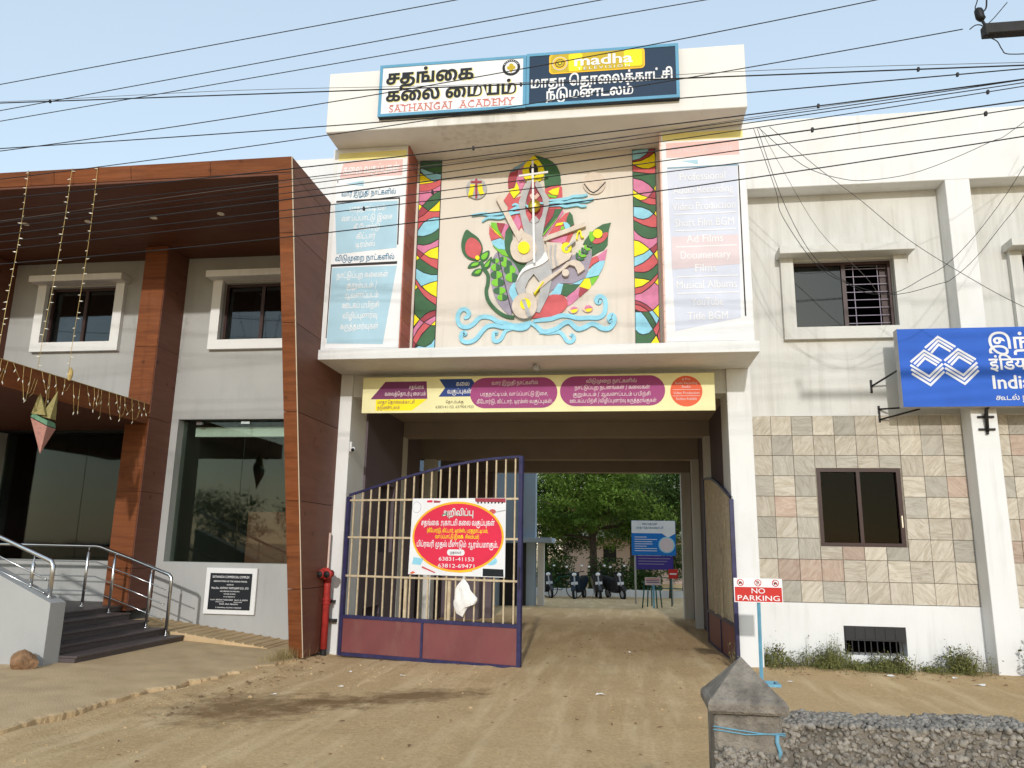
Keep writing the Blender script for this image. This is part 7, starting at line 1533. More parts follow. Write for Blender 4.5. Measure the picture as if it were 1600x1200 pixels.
drops = {'a': ([(8.03, -1.3, 7.53), (8.59, -1.33, 6.9), (9.1, -1.35, 6.65), (9.51, -1.38, 6.6), (10.13, -1.41, 6.69), (10.99, -1.45, 7.03), (11.44, -1.47, 7.29), (13.5, -1.6, 8.9)], 'slack service cable curving below the right parapet above the window'),
 'b': ([(8.18, -1.31, 7.53), (8.77, -1.34, 6.86), (9.32, -1.37, 6.3), (9.85, -1.39, 5.72), (10.48, -1.42, 5.19), (11.15, -1.46, 4.7), (12.5, -1.5, 3.9)], 'grey service cable slanting down right towards the blue bank sign'),
 'c': ([(7.96, -1.3, 7.52), (8.21, -1.31, 6.55), (8.28, -1.31, 6.15), (8.68, -1.33, 5.41), (9.06, -1.35, 5.12), (9.32, -1.37, 4.97), (9.65, -1.38, 4.97), (10.0, -1.4, 5.15), (10.33, -1.42, 5.35), (10.8, -1.44, 5.85), (11.37, -1.47, 6.65), (12.2, -1.5, 8.1)], 'black service cable looping low across the upper right window, upper of two'),
 'd': ([(8.01, -1.3, 7.52), (8.35, -1.32, 6.22), (8.79, -1.34, 5.35), (9.52, -1.38, 4.95), (10.18, -1.41, 5.06), (10.37, -1.42, 5.14), (10.66, -1.43, 5.4), (11.03, -1.45, 5.85), (11.33, -1.47, 6.24), (12.2, -1.5, 7.6)], 'black service cable looping low across the upper right window, lower of two'),
 'e': ([(8.05, -1.3, 7.52), (8.3, -1.32, 6.9), (8.75, -1.34, 5.9), (9.3, -1.36, 5.2), (9.6, -1.0, 4.95), (9.9, -0.3, 4.9), (10.05, 0.2, 5.0)], 'thin grey cable sagging from the gatehouse corner to the right window')}
for k, (p, lab) in drops.items(): tag(tube('service_cable', catmull(p, 5), 0.0042 if k != 'e' else 0.003, 'cable' if k in 'acd' else 'grey_cable', None, 6), lab, 'cable', 'service drop cables')
PL = empty('utility_pole', (13.6, -5.7, 0), 'utility pole crossarm with a dark insulator at the top right corner', 'pole')
tube('pole', [(13.6, -5.7, -0.2), (13.6, -5.7, 9.0)], [0.16, 0.11], 'old_cement', PL, 12)
box('crossarm', 9.13, 13.7, -5.42, -5.33, 5.925, 6.025, 'black_iron', PL, 0.006)
tube('insulator', [(9.135, -5.36, 6.09), (9.14, -5.36, 6.11), (9.13, -5.36, 6.125), (9.125, -5.36, 6.18), (9.12, -5.36, 6.20), (9.12, -5.36, 6.215)], [0.02, 0.034, 0.036, 0.036, 0.03, 0.012], 'cable', PL, 10)
tube('insulator_pin', [(9.16, -5.37, 5.94), (9.155, -5.37, 6.04), (9.135, -5.36, 6.11)], 0.012, 'black_iron', PL)
tube('jumper', catmull([(9.04, -5.35, 6.02), (9.085, -5.35, 6.055), (9.12, -5.36, 6.05), (9.15, -5.36, 6.03)], 4), 0.005, 'cable', PL, 5)
tube('jumper', catmull([(9.115, -5.36, 6.18), (9.10, -5.36, 6.22), (9.13, -5.36, 6.32), (9.12, -5.36, 6.5)], 4), 0.005, 'cable', PL, 5)
tube('jumper', catmull([(9.15, -5.36, 6.17), (9.18, -5.37, 6.2), (9.20, -5.36, 6.3), (9.22, -5.36, 6.5)], 4), 0.007, 'cable', PL, 5)
tube('jumper', catmull([(9.17, -5.37, 5.92), (9.24, -5.36, 5.88), (9.27, -5.36, 5.80), (9.32, -5.36, 5.75), (9.6, -5.36, 5.74)], 4), 0.0045, 'cable', PL, 5)
tube('jumper', catmull([(9.17, -5.40, 6.03), (9.25, -5.36, 6.12), (9.36, -5.36, 6.25)], 4), 0.004, 'cable', PL, 5)
ball('end_bolt', (9.13, -5.43, 5.905), 0.022, 'black_iron', PL, 1)

# ------------------------------------------------------------------ festive string lights and paper lantern
bm = bm_tube(bmesh.new(), [(0, 0, 0), (0, 0, 0.012), (0, 0, 0.03), (0, 0, 0.05)], [0.004, 0.0075, 0.0065, 0.001], 6); bmesh.ops.recalc_face_normals(bm, faces=bm.faces)
bulb_me = bpy.data.meshes.new('bulb'); bm.to_mesh(bulb_me); bm.free(); bulb_me.materials.append(MATS['bulb'])
lr = random.Random(4)
def bulb(p, d, parent):
    o = bpy.data.objects.new('bulb', bulb_me); o.parent = parent
    q = Vector(d).to_track_quat('Z', 'Y'); o.matrix_basis = Matrix.Translation(Vector(p)) @ q.to_matrix().to_4x4()
    if parent.type == 'EMPTY': o.matrix_parent_inverse = Matrix.Translation(-parent.location)
    col.objects.link(o)
def strand(name, pts, n, label, group, r=0.0035):
    s = tube(name, pts, r, 'wire_yellow', None, 5); tag(s, label, 'string lights', group)
    P_ = [Vector(p) for p in pts]; Lg = [0]
    for a, b in zip(P_, P_[1:]): Lg.append(Lg[-1]+(b-a).length)
    for k in range(n):
        t = (k+0.5)/n*Lg[-1] + lr.uniform(-.03, .03); t = max(0.001, min(Lg[-1]-0.001, t)); i = max(j for j in range(len(Lg)-1) if Lg[j] <= t); u = (t-Lg[i])/(Lg[i+1]-Lg[i])
        bulb(P_[i].lerp(P_[i+1], u), (lr.choice((-1, 1)), lr.uniform(-.6, .6), lr.uniform(-.3, .3)), s)
    return s
for k, (a, b) in enumerate((((-2.537, -2.43, 6.87), (-1.74, -3.281, 3.83)), ((-1.835, -2.43, 6.87), (-1.74, -2.60, 3.83)), ((-1.428, -2.43, 6.87), (-1.735, -2.03, 3.83)), ((-3.2, -2.43, 6.87), (-2.6, -3.63, 3.83)))):
    if k == 3: continue
    A_, B_ = Vector(a), Vector(b)
    pts = [tuple(A_.lerp(B_, t) + Vector((0.02*math.sin(t*5), -0.01, -0.05*math.sin(math.pi*t)))) for t in np.linspace(0, 1, 14)]
    strand('light_string', pts, 24, ('string of small lights hanging from the roof edge, leftmost of three', 'string of small lights hanging from the roof edge, middle of three', 'string of small lights hanging from the roof edge, rightmost of three')[k], 'light strings from roof to porch')
# icicle lights along the porch fascia
IC = tube('icicle_lights', [(-1.742, y_, 3.806) for y_ in np.linspace(-3.6, -0.12, 24)], 0.004, 'wire_yellow'); tag(IC, 'yellow icicle light string draped along the porch fascia', 'string lights')
y_ = -3.55
while y_ < -0.15:
    h = lr.uniform(0.16, 0.44); dy = lr.uniform(-.07, .10)
    pts = [(-1.738, y_, 3.80), (-1.735+lr.uniform(-.01, .02), y_+dy*0.3, 3.80-h*0.45), (-1.73+lr.uniform(-.01, .03), y_+dy, 3.80-h)]
    if lr.random() < 0.35: pts += [(-1.73, y_+dy+0.10, 3.80-h*0.75), (-1.735, y_+dy+0.15, 3.80-h*0.3)]
    d = tube('icicle_drop', pts, 0.0032, 'wire_yellow', IC, 5)
    for q in pts[1:3]: bulb(q, (lr.uniform(-.4, .4), lr.uniform(-.5, .5), -1), d)
    y_ += lr.uniform(0.07, 0.19)
bm = bm_tube(bmesh.new(), [(-1.735, -2.03, 3.79), (-1.73, -2.03, 3.86), (-1.73, -2.02, 3.93), (-1.735, -2.04, 3.98)], [0.02, 0.035, 0.028, 0.01], 7); bm_obj('knotted_bundle', bm, 'wire_yellow', IC)
SL = empty('star_lantern', (-1.66, -2.45, 3.5), 'pastel paper star lantern hanging from the porch edge', 'lantern')
c = Vector((-1.66, -2.43, 3.10))
def spike(name, tip, ring, m):
    bm = bmesh.new(); t = bm.verts.new(tip); v = [bm.verts.new(p) for p in ring]
    for k in range(len(v)): bm.faces.new((t, v[k], v[(k+1) % len(v)]))
    bm.faces.new(v); return bm_obj(name, bm, m, SL)
paint('lan_pink', (176, 128, 118), 0.7, var=.15, scale=25); paint('lan_green', (96, 134, 106), 0.7, var=.15, scale=25); paint('lan_gold', (146, 134, 84), 0.7, var=.2, scale=25)
c = Vector((-1.69, -2.45, 3.12))
ring = [c+Vector((-0.11, -0.11, 0.06)), c+Vector((0.10, -0.05, -0.05)), c+Vector((0.09, 0.13, -0.06)), c+Vector((-0.09, 0.11, 0.03))]
spike('point', c+Vector((-0.01, 0.03, -0.42)), [p-Vector((0, 0, 0.012)) for p in ring], 'lan_pink')
spike('point', c+Vector((-0.07, -0.06, 0.42)), [c+Vector((-0.11, -0.11, 0.10)), c+Vector((0.06, -0.06, 0.09)), c+Vector((0.03, 0.05, 0.09)), c+Vector((-0.10, 0.05, 0.10))], 'lan_gold')
spike('point', c+Vector((0.07, 0.10, 0.46)), [c+Vector((-0.02, -0.04, 0.08)), c+Vector((0.09, 0.0, 0.05)), c+Vector((0.08, 0.12, 0.05)), c+Vector((-0.02, 0.10, 0.08))], 'lan_gold')
bm = bmesh.new(); lo = [bm.verts.new(p) for p in ring]; hi = [bm.verts.new(p+Vector((0.0, 0, 0.10))*0.6+(c-p)*0.1) for p in ring]
for k in range(4): bm.faces.new((lo[k], lo[(k+1) % 4], hi[(k+1) % 4], hi[k]))
bm.faces.new(lo[::-1]); bm.faces.new(hi); bm_obj('waist', bm, 'lan_green', SL)
tube('thread', [c+Vector((0.0, 0, 0.05)), (-1.73, -2.42, 3.79)], 0.003, 'wire_yellow', SL, 5)

# ------------------------------------------------------------------ courtyard behind the passage
BB = empty('courtyard_block', (1.5, 10.5, 0), 'pale blue courtyard block with a small flat porch seen through the gate', 'building')
box('wall', -5, 3.55, 10.6, 11.0, -0.5, 7.5, 'blue_wall', BB); tube('downpipe', [(3.1, 10.55, -0.1), (3.1, 10.55, 7.0)], 0.05, 'blue_wall', BB)
box('porch_roof', 3.0, 4.05, 10.35, 11.6, 1.72, 1.86, 'blue_wall', BB, 0.01); box('porch_pillar', 3.62, 3.80, 10.7, 10.9, -0.4, 1.719, 'white', BB)
box('door', 2.55, 3.3, 10.565, 10.599, -0.1, 1.7, 'frame_black', BB)
KW = box('courtyard_wall', 2.0, 8.4, 20.5, 20.7, -0.5, -0.02, 'white', None, 0.01); tag(KW, 'low white courtyard wall behind the parked scooters', 'wall')
HS = empty('garden_house', (5.2, 34, -0.3), 'pink-white house with a tiled roof behind the courtyard trees', 'house')
wall_holes('wall', 2.6, 9.5, -0.5, 2.6, 34, 34.2, [(4.95, 5.7, 0.75, 1.75)], 'pink_wall', HS); box('window', 4.95, 5.7, 34.08, 34.12, 0.75, 1.75, 'frame_black', HS)
prism('roof', [(33.2, 2.45), (37, 5.2), (37.1, 5.1), (33.25, 2.3)], 2.2, 9.9, 'x', 'roof_tile', HS); box('fascia', 2.2, 9.9, 33.19, 33.26, 2.2, 2.6, 'white', HS)
NB = empty('notice_board', (7.05, 15, 0), 'blue and white information board on posts in the courtyard', 'sign')
for x in (6.45, 7.65): tube('post', [(x, 15.05, -0.4), (x, 15.05, 2.5)], 0.03, 'm_grey', NB)
yb = 15.0
box('board', 6.34, 7.80, yb, yb+0.03, 1.39, 2.54, 'p_boardblue', NB); qd('white_field', [(6.345, 2.12), (7.795, 2.12), (7.795, 2.535), (6.345, 2.535)], yb, 'p_white', NB)
qd('white_field', [(7.35, 2.12), (7.55, 1.98), (7.795, 2.12)], yb, 'p_white', NB)
for s, z, f in (('கலை வகுப்புகள்', 2.40, .5), ('மாதா தொலைக்காட்சி', 2.27, .9)): lettering(s, (6.95, yb-0.004, z), .10, 'p_teal', NB, f, .006)
for k in range(7): panel('print_line', 6.44, 6.44+(0.4 if k in (0, 4) else lr.uniform(.55, .75)), 1.98-k*0.075, 2.0-k*0.075, yb-0.001, 'p_white', NB)
disc('seal', (7.50, yb-0.003, 1.74), 0.27, -0.003, 'y', 'm_blue', NB, 24); disc('seal', (7.50, yb-0.007, 1.74), 0.23, -0.003, 'y', 'p_palered', NB, 24)
box('lower_board', 6.48, 7.70, yb, yb+0.03, 0.93, 1.375, 'p_violet', NB)
for k in range(3): panel('print_line', 6.55, 7.6-k*0.1, 1.28-k*0.09, 1.30-k*0.09, yb-0.001, 'm_lilac', NB)
# green stand with a small placard
SD = empty('barrier_stand', (6.83, 10.7, 0), 'green metal stand with a small pink placard in the courtyard', 'stand')
for x, y_ in ((6.55, 10.5), (6.95, 10.5), (6.70, 10.9), (7.10, 10.9)): tube('leg', [(x, y_, 0), (6.83+(x-6.83)*0.75, 10.7+(y_-10.7)*0.7, 0.66)], 0.02, 'green_metal', SD, 6)
box('top_plate', 6.58, 7.08, 10.5, 10.9, 0.66, 0.69, 'green_metal', SD); box('placard', 6.63, 7.06, 10.49, 10.50, 0.62, 0.83, 'p_palered', SD)
for z, m_ in ((0.775, 'p_red'), (0.73, 'p_violet'), (0.685, 'p_violet')): panel('print_line', 6.67, 7.02, z, z+0.018, 10.4895, m_, SD)
tube('post', [(6.86, 10.45, 0), (6.86, 10.45, 0.62)], 0.03, 'sky_blue_paint', SD, 6)
GR = empty('guard_rail', (7.2, 13, 0), 'low green guard rail with a red notice beside the passage end', 'railing')
for x in (6.9, 7.5, 8.1): tube('post', [(x, 13, -0.2), (x, 13, 0.75)], 0.02, 'green_metal', GR, 6)
for z in (0.42, 0.74): tube('rail', [(6.9, 13, z), (8.1, 13, z)], 0.016, 'green_metal', GR, 6)
box('red_notice', 7.42, 7.70, 12.96, 12.975, 0.72, 1.0, 'p_red', GR); panel('print_line', 7.46, 7.66, 0.84, 0.88, 12.9595, 'p_white', GR)

def scooter():
    s = empty('parked_scooter', (0, 0, 0)); LOCAL.add(s.name)
    # local frame: front wheel towards -y
    for y_, r_ in ((-0.62, 0.22), (0.58, 0.22)):
        n = 20; bm = bmesh.new(); rings_ = []
        for k in range(n):
            a = 2*math.pi*k/n
            rings_.append([bm.verts.new((dx, y_+(r_+dr)*math.cos(a), r_+0.0+(r_+dr)*math.sin(a))) for dx, dr in ((-0.04, -0.02), (-0.045, -0.07), (0.045, -0.07), (0.04, -0.02), (0.0, 0.0))])
        for a, b in zip(rings_, rings_[1:]+rings_[:1]):
            for k in range(5): bm.faces.new((a[k], a[(k+1) % 5], b[(k+1) % 5], b[k]))
        w = bm_obj('wheel', bm, 'rubber', s, True)
        disc('hub', (-0.03, y_, r_), 0.12, 0.06, 'x', 'm_grey', w, 12)
    prism('front_apron', [(-0.50, 0.35), (-0.44, 0.95), (-0.36, 0.98), (-0.38, 0.34)], -0.17, 0.17, 'x', 'scooter_black', s)
    prism('floor_board', [(-0.40, 0.26), (0.15, 0.26), (0.15, 0.36), (-0.40, 0.36)], -0.15, 0.15, 'x', 'scooter_black', s)
    prism('tail_body', [(0.05, 0.36), (0.02, 0.66), (0.25, 0.74), (0.85, 0.82), (0.90, 0.70), (0.55, 0.42)], -0.14, 0.14, 'x', 'scooter_black', s)
    prism('seat', [(0.0, 0.70), (0.10, 0.79), (0.40, 0.80), (0.80, 0.87), (0.84, 0.83), (0.3, 0.742), (0.06, 0.665)], -0.12, 0.12, 'x', 'rubber', s)
    prism('mudguard', [(-0.86, 0.36), (-0.74, 0.50), (-0.52, 0.52), (-0.50, 0.46), (-0.70, 0.44), (-0.80, 0.33)], -0.06, 0.06, 'x', 'scooter_black', s)
    tube('fork', [(0, -0.62, 0.22), (0, -0.45, 0.9)], 0.03, 'm_grey', s, 6)
    h = tube('handlebar', [(-0.34, -0.28, 1.03), (-0.15, -0.38, 1.0), (0, -0.42, 0.98), (0.15, -0.38, 1.0), (0.34, -0.28, 1.03)], 0.02, 'rubber', s, 6)
    for sx in (-1, 1):
        tube('mirror_stem', [(sx*0.22, -0.36, 1.02), (sx*0.28, -0.38, 1.20)], 0.008, 'rubber', h, 5); ball('mirror', (sx*0.30, -0.38, 1.23), 0.06, 'lens_glass', h, 1, (1, 0.35, 0.7))
    ball('headlight', (0, -0.47, 0.93), 0.085, 'lens_glass', s, 2, (1.1, 0.5, 0.8))
    box('number_plate', -0.13, 0.13, -0.535, -0.525, 0.56, 0.66, 'p_white', s)
    tube('side_stand', [(-0.12, 0.1, 0.3), (-0.24, 0.12, 0.0)], 0.012, 'm_grey', s, 5)
    return s
def copy_tree(o, parent=None):
    c = o.copy(); col.objects.link(c); c.parent = parent
    for ch in list(o.children): copy_tree(ch, c)
    return c
s0 = scooter()
spots = ((3.05, 19.3, 24, 'black scooter parked nearest the pale blue courtyard block'), (4.41, 18.6, -14, 'dark slate scooter parked under the courtyard tree'), (5.1, 19.0, 9, 'black scooter parked third from the blue courtyard block'), (5.75, 18.9, 28, 'black scooter parked nearest the blue information board'))
for k, (x, y_, a, lab) in enumerate(spots):
    o = s0 if k == 0 else copy_tree(s0)
    o.location = (x, y_, dirt_z(x, y_)); o.rotation_euler = (0, R(-5), R(a)); tag(o, lab, 'scooter', 'scooters parked in the courtyard')
    for ch in o.children:
        if ch.name.split('.')[0] in ('front_apron', 'mudguard', 'tail_body'):
            ch.material_slots[0].link = 'OBJECT'; ch.material_slots[0].material = MATS[('scooter_black', 'p_slate', 'scooter_black', 'm_dark')[k]]
BY = empty('parked_bicycle', (3.7, 18.9, -0.3), 'green bicycle standing between the parked scooters', 'bicycle', None, R(80)); LOCAL.add(BY.name)
for y_ in (-0.5, 0.5):
    pts = [(0, y_+0.32*math.cos(2*math.pi*k/20), 0.33+0.32*math.sin(2*math.pi*k/20)) for k in range(21)]
    tube('wheel', pts, 0.018, 'rubber', BY, 5)
for n, pts in (('frame', [(0, -0.42, 0.85), (0, 0.12, 0.80), (0, 0.02, 0.30), (0, -0.42, 0.78)]), ('chain_stay', [(0, 0.02, 0.3), (0, 0.5, 0.33), (0, 0.12, 0.8)]), ('fork', [(0, -0.5, 0.33), (0, -0.40, 0.95)])): tube(n, pts, 0.016, 'green_metal', BY, 6)
tube('handlebar', [(-0.28, -0.3, 0.98), (0, -0.40, 0.98), (0.28, -0.3, 0.98)], 0.013, 'steel', BY, 6); box('saddle', -0.07, 0.07, 0.02, 0.24, 0.86, 0.91, 'rubber', BY, 0.02)

# ------------------------------------------------------------------ trees
def tree(name, base, h, trunk_r, crown, n_leaf, leaf, m, seed, label, lean=(0, 0), group='trees behind the passage'):
    """trunk with limbs; crown = list of (dx,dy,z,rx,ry,rz) lobes filled with small leaf faces in clumps"""
    q = random.Random(seed)
    t = empty(name, base, label, 'tree', group); LOCAL.add(t.name)
    bm = bmesh.new(); fork = h*0.42
    bm_tube(bm, [(0, 0, -0.2), (0.04, 0.02, fork*0.4), (lean[0]*0.5, lean[1]*0.5, fork)], [trunk_r*1.25, trunk_r, trunk_r*0.8], 9)
    for (cx, cy, cz, rx, ry, rz) in crown:
        a = Vector((lean[0]*0.5, lean[1]*0.5, fork*q.uniform(.8, 1))); b = Vector((cx, cy, cz)); mid = a.lerp(b, 0.5)+Vector((q.uniform(-.3, .3), q.uniform(-.3, .3), q.uniform(-.1, .3)))
        bm_tube(bm, catmull([tuple(a), tuple(mid), tuple(b)], 4), [trunk_r*0.55*(1-k/10) for k in range(9)], 7)
        for _ in range(4):
            e = b+Vector((q.uniform(-1, 1)*rx, q.uniform(-1, 1)*ry, q.uniform(-.7, .7)*rz))*0.8
            bm_tube(bm, [tuple(mid.lerp(b, q.random())), tuple((mid+e)/2+Vector((0, 0, .15))), tuple(e)], [trunk_r*.2, trunk_r*.12, trunk_r*.05], 5)
    bm_obj('trunk', bm, 'bark', t, True)
    V_ = []; F_ = []
    vol = [c_[3]*c_[4]*c_[5] for c_ in crown]; tot = sum(vol)
    for c_, v_ in zip(crown, vol):
        nn = int(n_leaf*v_/tot); ncl = max(6, nn//70)
        for _ in range(ncl):
            d = Vector((q.gauss(0, 1), q.gauss(0, 1), q.gauss(0, 1))).normalized()*(q.random()**0.45)
            cc = Vector((c_[0]+d.x*c_[3], c_[1]+d.y*c_[4], c_[2]+d.z*c_[5])); sp = 0.32*min(c_[3], c_[5])
            ax = Vector((q.uniform(-1, 1), q.uniform(-1, 1), q.uniform(-.55, .1))).normalized()
            for __ in range(70):
                p = cc + Vector((q.gauss(0, sp), q.gauss(0, sp), q.gauss(0, sp*0.42)))
                l = leaf*q.uniform(.6, 1.3); w = l*0.38
                u = (ax+Vector((q.gauss(0, .5), q.gauss(0, .5), q.gauss(0, .35)))).normalized(); s_ = u.cross(Vector((q.gauss(0, .4), q.gauss(0, .4), 1))).normalized()
                b = len(V_); V_ += [tuple(p-u*l/2), tuple(p+s_*w/2), tuple(p+u*l/2), tuple(p-s_*w/2)]; F_.append((b, b+1, b+2, b+3))
    me = bpy.data.meshes.new('crown'); me.from_pydata(V_, [], F_); link('crown', me, m, t)
    return t
tree('feathery_tree', (4.75, 22.6, -0.3), 6.8, 0.17, [(-1.3, -0.6, 3.6, 1.5, 1.3, 0.8), (0.9, -0.9, 3.9, 1.6, 1.3, 0.8), (0, 0, 5.2, 2.4, 2.0, 1.2), (-0.4, -1.4, 3.0, 1.3, 0.8, 0.6), (2.2, -.4, 3.0, 1.2, 1.0, .9), (-1.6, -.2, 2.5, .9, .8, .6)], 30000, 0.17, 'leaf_fern', 1, 'feathery bright green tree with a forked trunk behind the scooters')
tree('dense_tree', (8.9, 24.5, -0.3), 7.4, 0.2, [(-1.4, -0.6, 3.6, 1.5, 1.3, 1.4), (0.3, 0, 4.8, 2.2, 1.8, 1.6), (-0.9, -0.8, 2.3, 1.3, 0.9, 0.9), (-2.2, -.2, 2.8, 1.0, .8, .9)], 24000, 0.17, 'leaf_dark', 2, 'dense dark green tree behind the blue information board')
tree('dense_tree', (2.4, 25.0, -0.3), 6.5, 0.16, [(0, 0, 3.0, 1.5, 1.3, 1.4), (0.8, -0.3, 1.5, 1.0, 0.8, 0.8), (0.2, 0, 4.6, 1.8, 1.5, 1.2), (1.7, 0.4, 2.6, 1.0, .8, 1.0)], 20000, 0.17, 'leaf_dark', 3, 'dark bushy tree beside the pale blue courtyard block')
tree('feathery_tree', (6.6, 30, -0.3), 8.5, 0.2, [(0, 0, 5.0, 2.8, 2, 1.8), (-2, 0, 4.2, 1.8, 1.4, 1.2), (2.2, 0, 3.6, 1.5, 1.4, 1.4), (-1, 0, 2.8, 2.2, 1.2, .9), (1, -.5, 2.6, 1.6, 1, .8)], 26000, 0.2, 'leaf_fern', 5, 'tall feathery tree farthest back before the pink-white house')
tree('small_tree', (7.9, 20.2, -0.3), 3.6, 0.07, [(0, 0, 1.9, 0.65, 0.6, 0.8), (.3, 0, 1.1, .5, .5, .5)], 2600, 0.13, 'leaf_dark', 8, 'small leafy tree right behind the information board')
def shrub(name, base, r, h, n, leaf, m, seed, label, group):
    q = random.Random(seed); s = empty(name, base, label, 'plant', group); LOCAL.add(s.name)
    bm = bmesh.new()
    for _ in range(5): bm_tube(bm, [(0, 0, -0.05), (q.uniform(-.4, .4)*r, q.uniform(-.4, .4)*r, h*0.5), (q.uniform(-.9, .9)*r, q.uniform(-.9, .9)*r, h*0.95)], [0.008+h*0.006, 0.006+h*0.004, 0.002], 5)
    bm_obj('stem', bm, 'bark', s)
    V_ = []; F_ = []
    for _ in range(n):
        p = Vector((max(-r, min(r, q.gauss(0, r*0.5))), max(-r, min(r, q.gauss(0, r*0.5))), min(1.0, abs(q.gauss(0.42, 0.25)))*h)); l = leaf*q.uniform(.6, 1.3); w = l*0.45
        u = Vector((q.gauss(0, 1), q.gauss(0, 1), q.gauss(.3, .7))).normalized(); s_ = u.orthogonal().normalized(); s_ = Matrix.Rotation(q.uniform(0, 6.28), 3, u) @ s_
        b = len(V_); V_ += [tuple(p-u*l/2), tuple(p+s_*w/2), tuple(p+u*l/2), tuple(p-s_*w/2)]; F_.append((b, b+1, b+2, b+3))
    me = bpy.data.meshes.new('foliage'); me.from_pydata(V_, [], F_); link('foliage', me, m, s)
    return s
for k, (x, y_, lab) in enumerate(((3.2, 21.6, 'dark shrub by the blue block behind the low wall'), (5.4, 21.8, 'dark shrub behind the low wall beside the tree trunk'), (6.8, 21.4, 'dark shrub behind the low wall under the information board'))):
    shrub('garden_shrub', (x, y_, -0.3), 0.8, 1.5, 3200, 0.13, 'leaf_dark', 30+k, lab, 'shrubs behind the low courtyard wall')

# ------------------------------------------------------------------ weeds and litter
wr = random.Random(9); V_ = []; F_ = []
def blade(x, y_, z, h, w, lx, ly):
    b = len(V_); a = wr.uniform(0, 6.28); dx, dy = math.cos(a)*w, math.sin(a)*w
    V_.extend([(x-dx, y_-dy, z), (x+dx, y_+dy, z), (x+lx*0.5+dx*0.6, y_+ly*0.5+dy*0.6, z+h*0.6), (x+lx*0.5-dx*0.6, y_+ly*0.5-dy*0.6, z+h*0.6), (x+lx, y_+ly, z+h)])
    F_.extend([(b, b+1, b+2, b+3), (b+3, b+2, b+4)])
def leaflet(x, y_, z, l):
    u = Vector((wr.gauss(0, 1), wr.gauss(0, 1), wr.gauss(.2, .6))).normalized(); s_ = u.orthogonal().normalized(); s_ = Matrix.Rotation(wr.uniform(0, 6.28), 3, u) @ s_
    p = Vector((x, y_, z)); b = len(V_); V_.extend([tuple(p-u*l/2), tuple(p+s_*l*.22), tuple(p+u*l/2), tuple(p-s_*l*.22)]); F_.append((b, b+1, b+2, b+3))
def dens(x): return max(0.08, 0.5+0.5*math.sin(x*5.1)*math.sin(x*2.3+1)+0.25*math.sin(x*13.7))
for _ in range(5200):
    x = wr.uniform(7.98, 10.98); 
    if wr.random() > dens(x): continue
    y_ = 0.31-abs(wr.gauss(0, 0.22)); hh = (0.06+0.20*dens(x+.7))*wr.choice((.4, .7, 1, 1.3, 1.8))*wr.uniform(.6, 1.1)
    blade(x, y_, dirt_z(x, y_)-0.01, hh, 0.003, wr.gauss(0, .05), wr.gauss(0, .04))
    for __ in range(2): leaflet(x+wr.gauss(0, .03), y_+wr.gauss(0, .03), dirt_z(x, y_)+hh*wr.uniform(.2, 1), 0.035)
me = bpy.data.meshes.new('weeds'); me.from_pydata(V_, [], F_); tag(link('weeds', me, 'weed'), 'ragged green weeds growing along the foot of the tiled wall', 'weeds', None, 'stuff')
V_ = []; F_ = []
for _ in range(420):
    x, y_ = wr.choice(((1.32, -0.95), (1.45, -0.6), (1.28, -1.3), (1.4, -0.75), (1.36, -1.05))); x += wr.gauss(0, .05); y_ += wr.gauss(0, .1)
    blade(x, y_, 0.0, wr.uniform(.06, .2), 0.003, wr.gauss(0, .06), wr.gauss(0, .06))
me = bpy.data.meshes.new('dry_grass'); me.from_pydata(V_, [], F_); tag(link('dry_grass', me, 'weed_dry'), 'dry yellow grass in the crack at the wood frame foot', 'grass', None, 'stuff')
shrub('wall_weed', (10.55, 0.1, 0), 0.20, 0.34, 380, 0.05, 'weed', 51, 'leafy weed clump in the corner left of the white column', 'weed clumps along the right wall')
shrub('wall_weed', (9.75, 0.12, 0), 0.14, 0.24, 170, 0.045, 'weed', 52, 'leafy weed clump below the basement vent', 'weed clumps along the right wall')
shrub('wall_weed', (11.55, -0.25, 0), 0.28, 0.50, 700, 0.07, 'weed', 53, 'bushy weed at the right edge in front of the white column', 'weed clumps along the right wall')
shrub('wall_weed', (8.15, 0.05, 0), 0.14, 0.30, 260, 0.05, 'weed', 54, 'leafy weed clump beside the right gate pillar', 'weed clumps along the right wall')
shrub('dry_weed', (7.5, -0.25, 0), 0.10, 0.36, 40, 0.04, 'weed', 55, 'sparse dry weed at the inner foot of the right gate pillar', None)
# fallen dry leaves blown along the wall foot and the pavement edge
V_ = []; F_ = []
for _ in range(330):
    x, y_ = wr.choice(((wr.uniform(8, 11), -0.05-abs(wr.gauss(0, .35))), (1.5+abs(wr.gauss(0, .25)), wr.uniform(-4.5, -.4)), (wr.uniform(1.8, 8), wr.uniform(-6, 2)), (wr.uniform(4.8, 7.4), wr.uniform(0.3, 6))))
    l = wr.uniform(.015, .04); a = wr.uniform(0, 6.28); z = dirt_z(x, y_)+0.006; c_, s_ = math.cos(a)*l, math.sin(a)*l; b = len(V_)
    V_.extend([(x-c_, y_-s_, z), (x+s_*.4, y_-c_*.4, z+wr.uniform(0, .014)), (x+c_, y_+s_, z+wr.uniform(0, .012)), (x-s_*.4, y_+c_*.4, z+wr.uniform(0, .014))]); F_.append((b, b+1, b+2, b+3))
me = bpy.data.meshes.new('fallen_leaves'); me.from_pydata(V_, [], F_); tag(link('fallen_leaves', me, 'rock'), 'dry brown leaf litter scattered over the dirt', 'leaves', None, 'stuff')
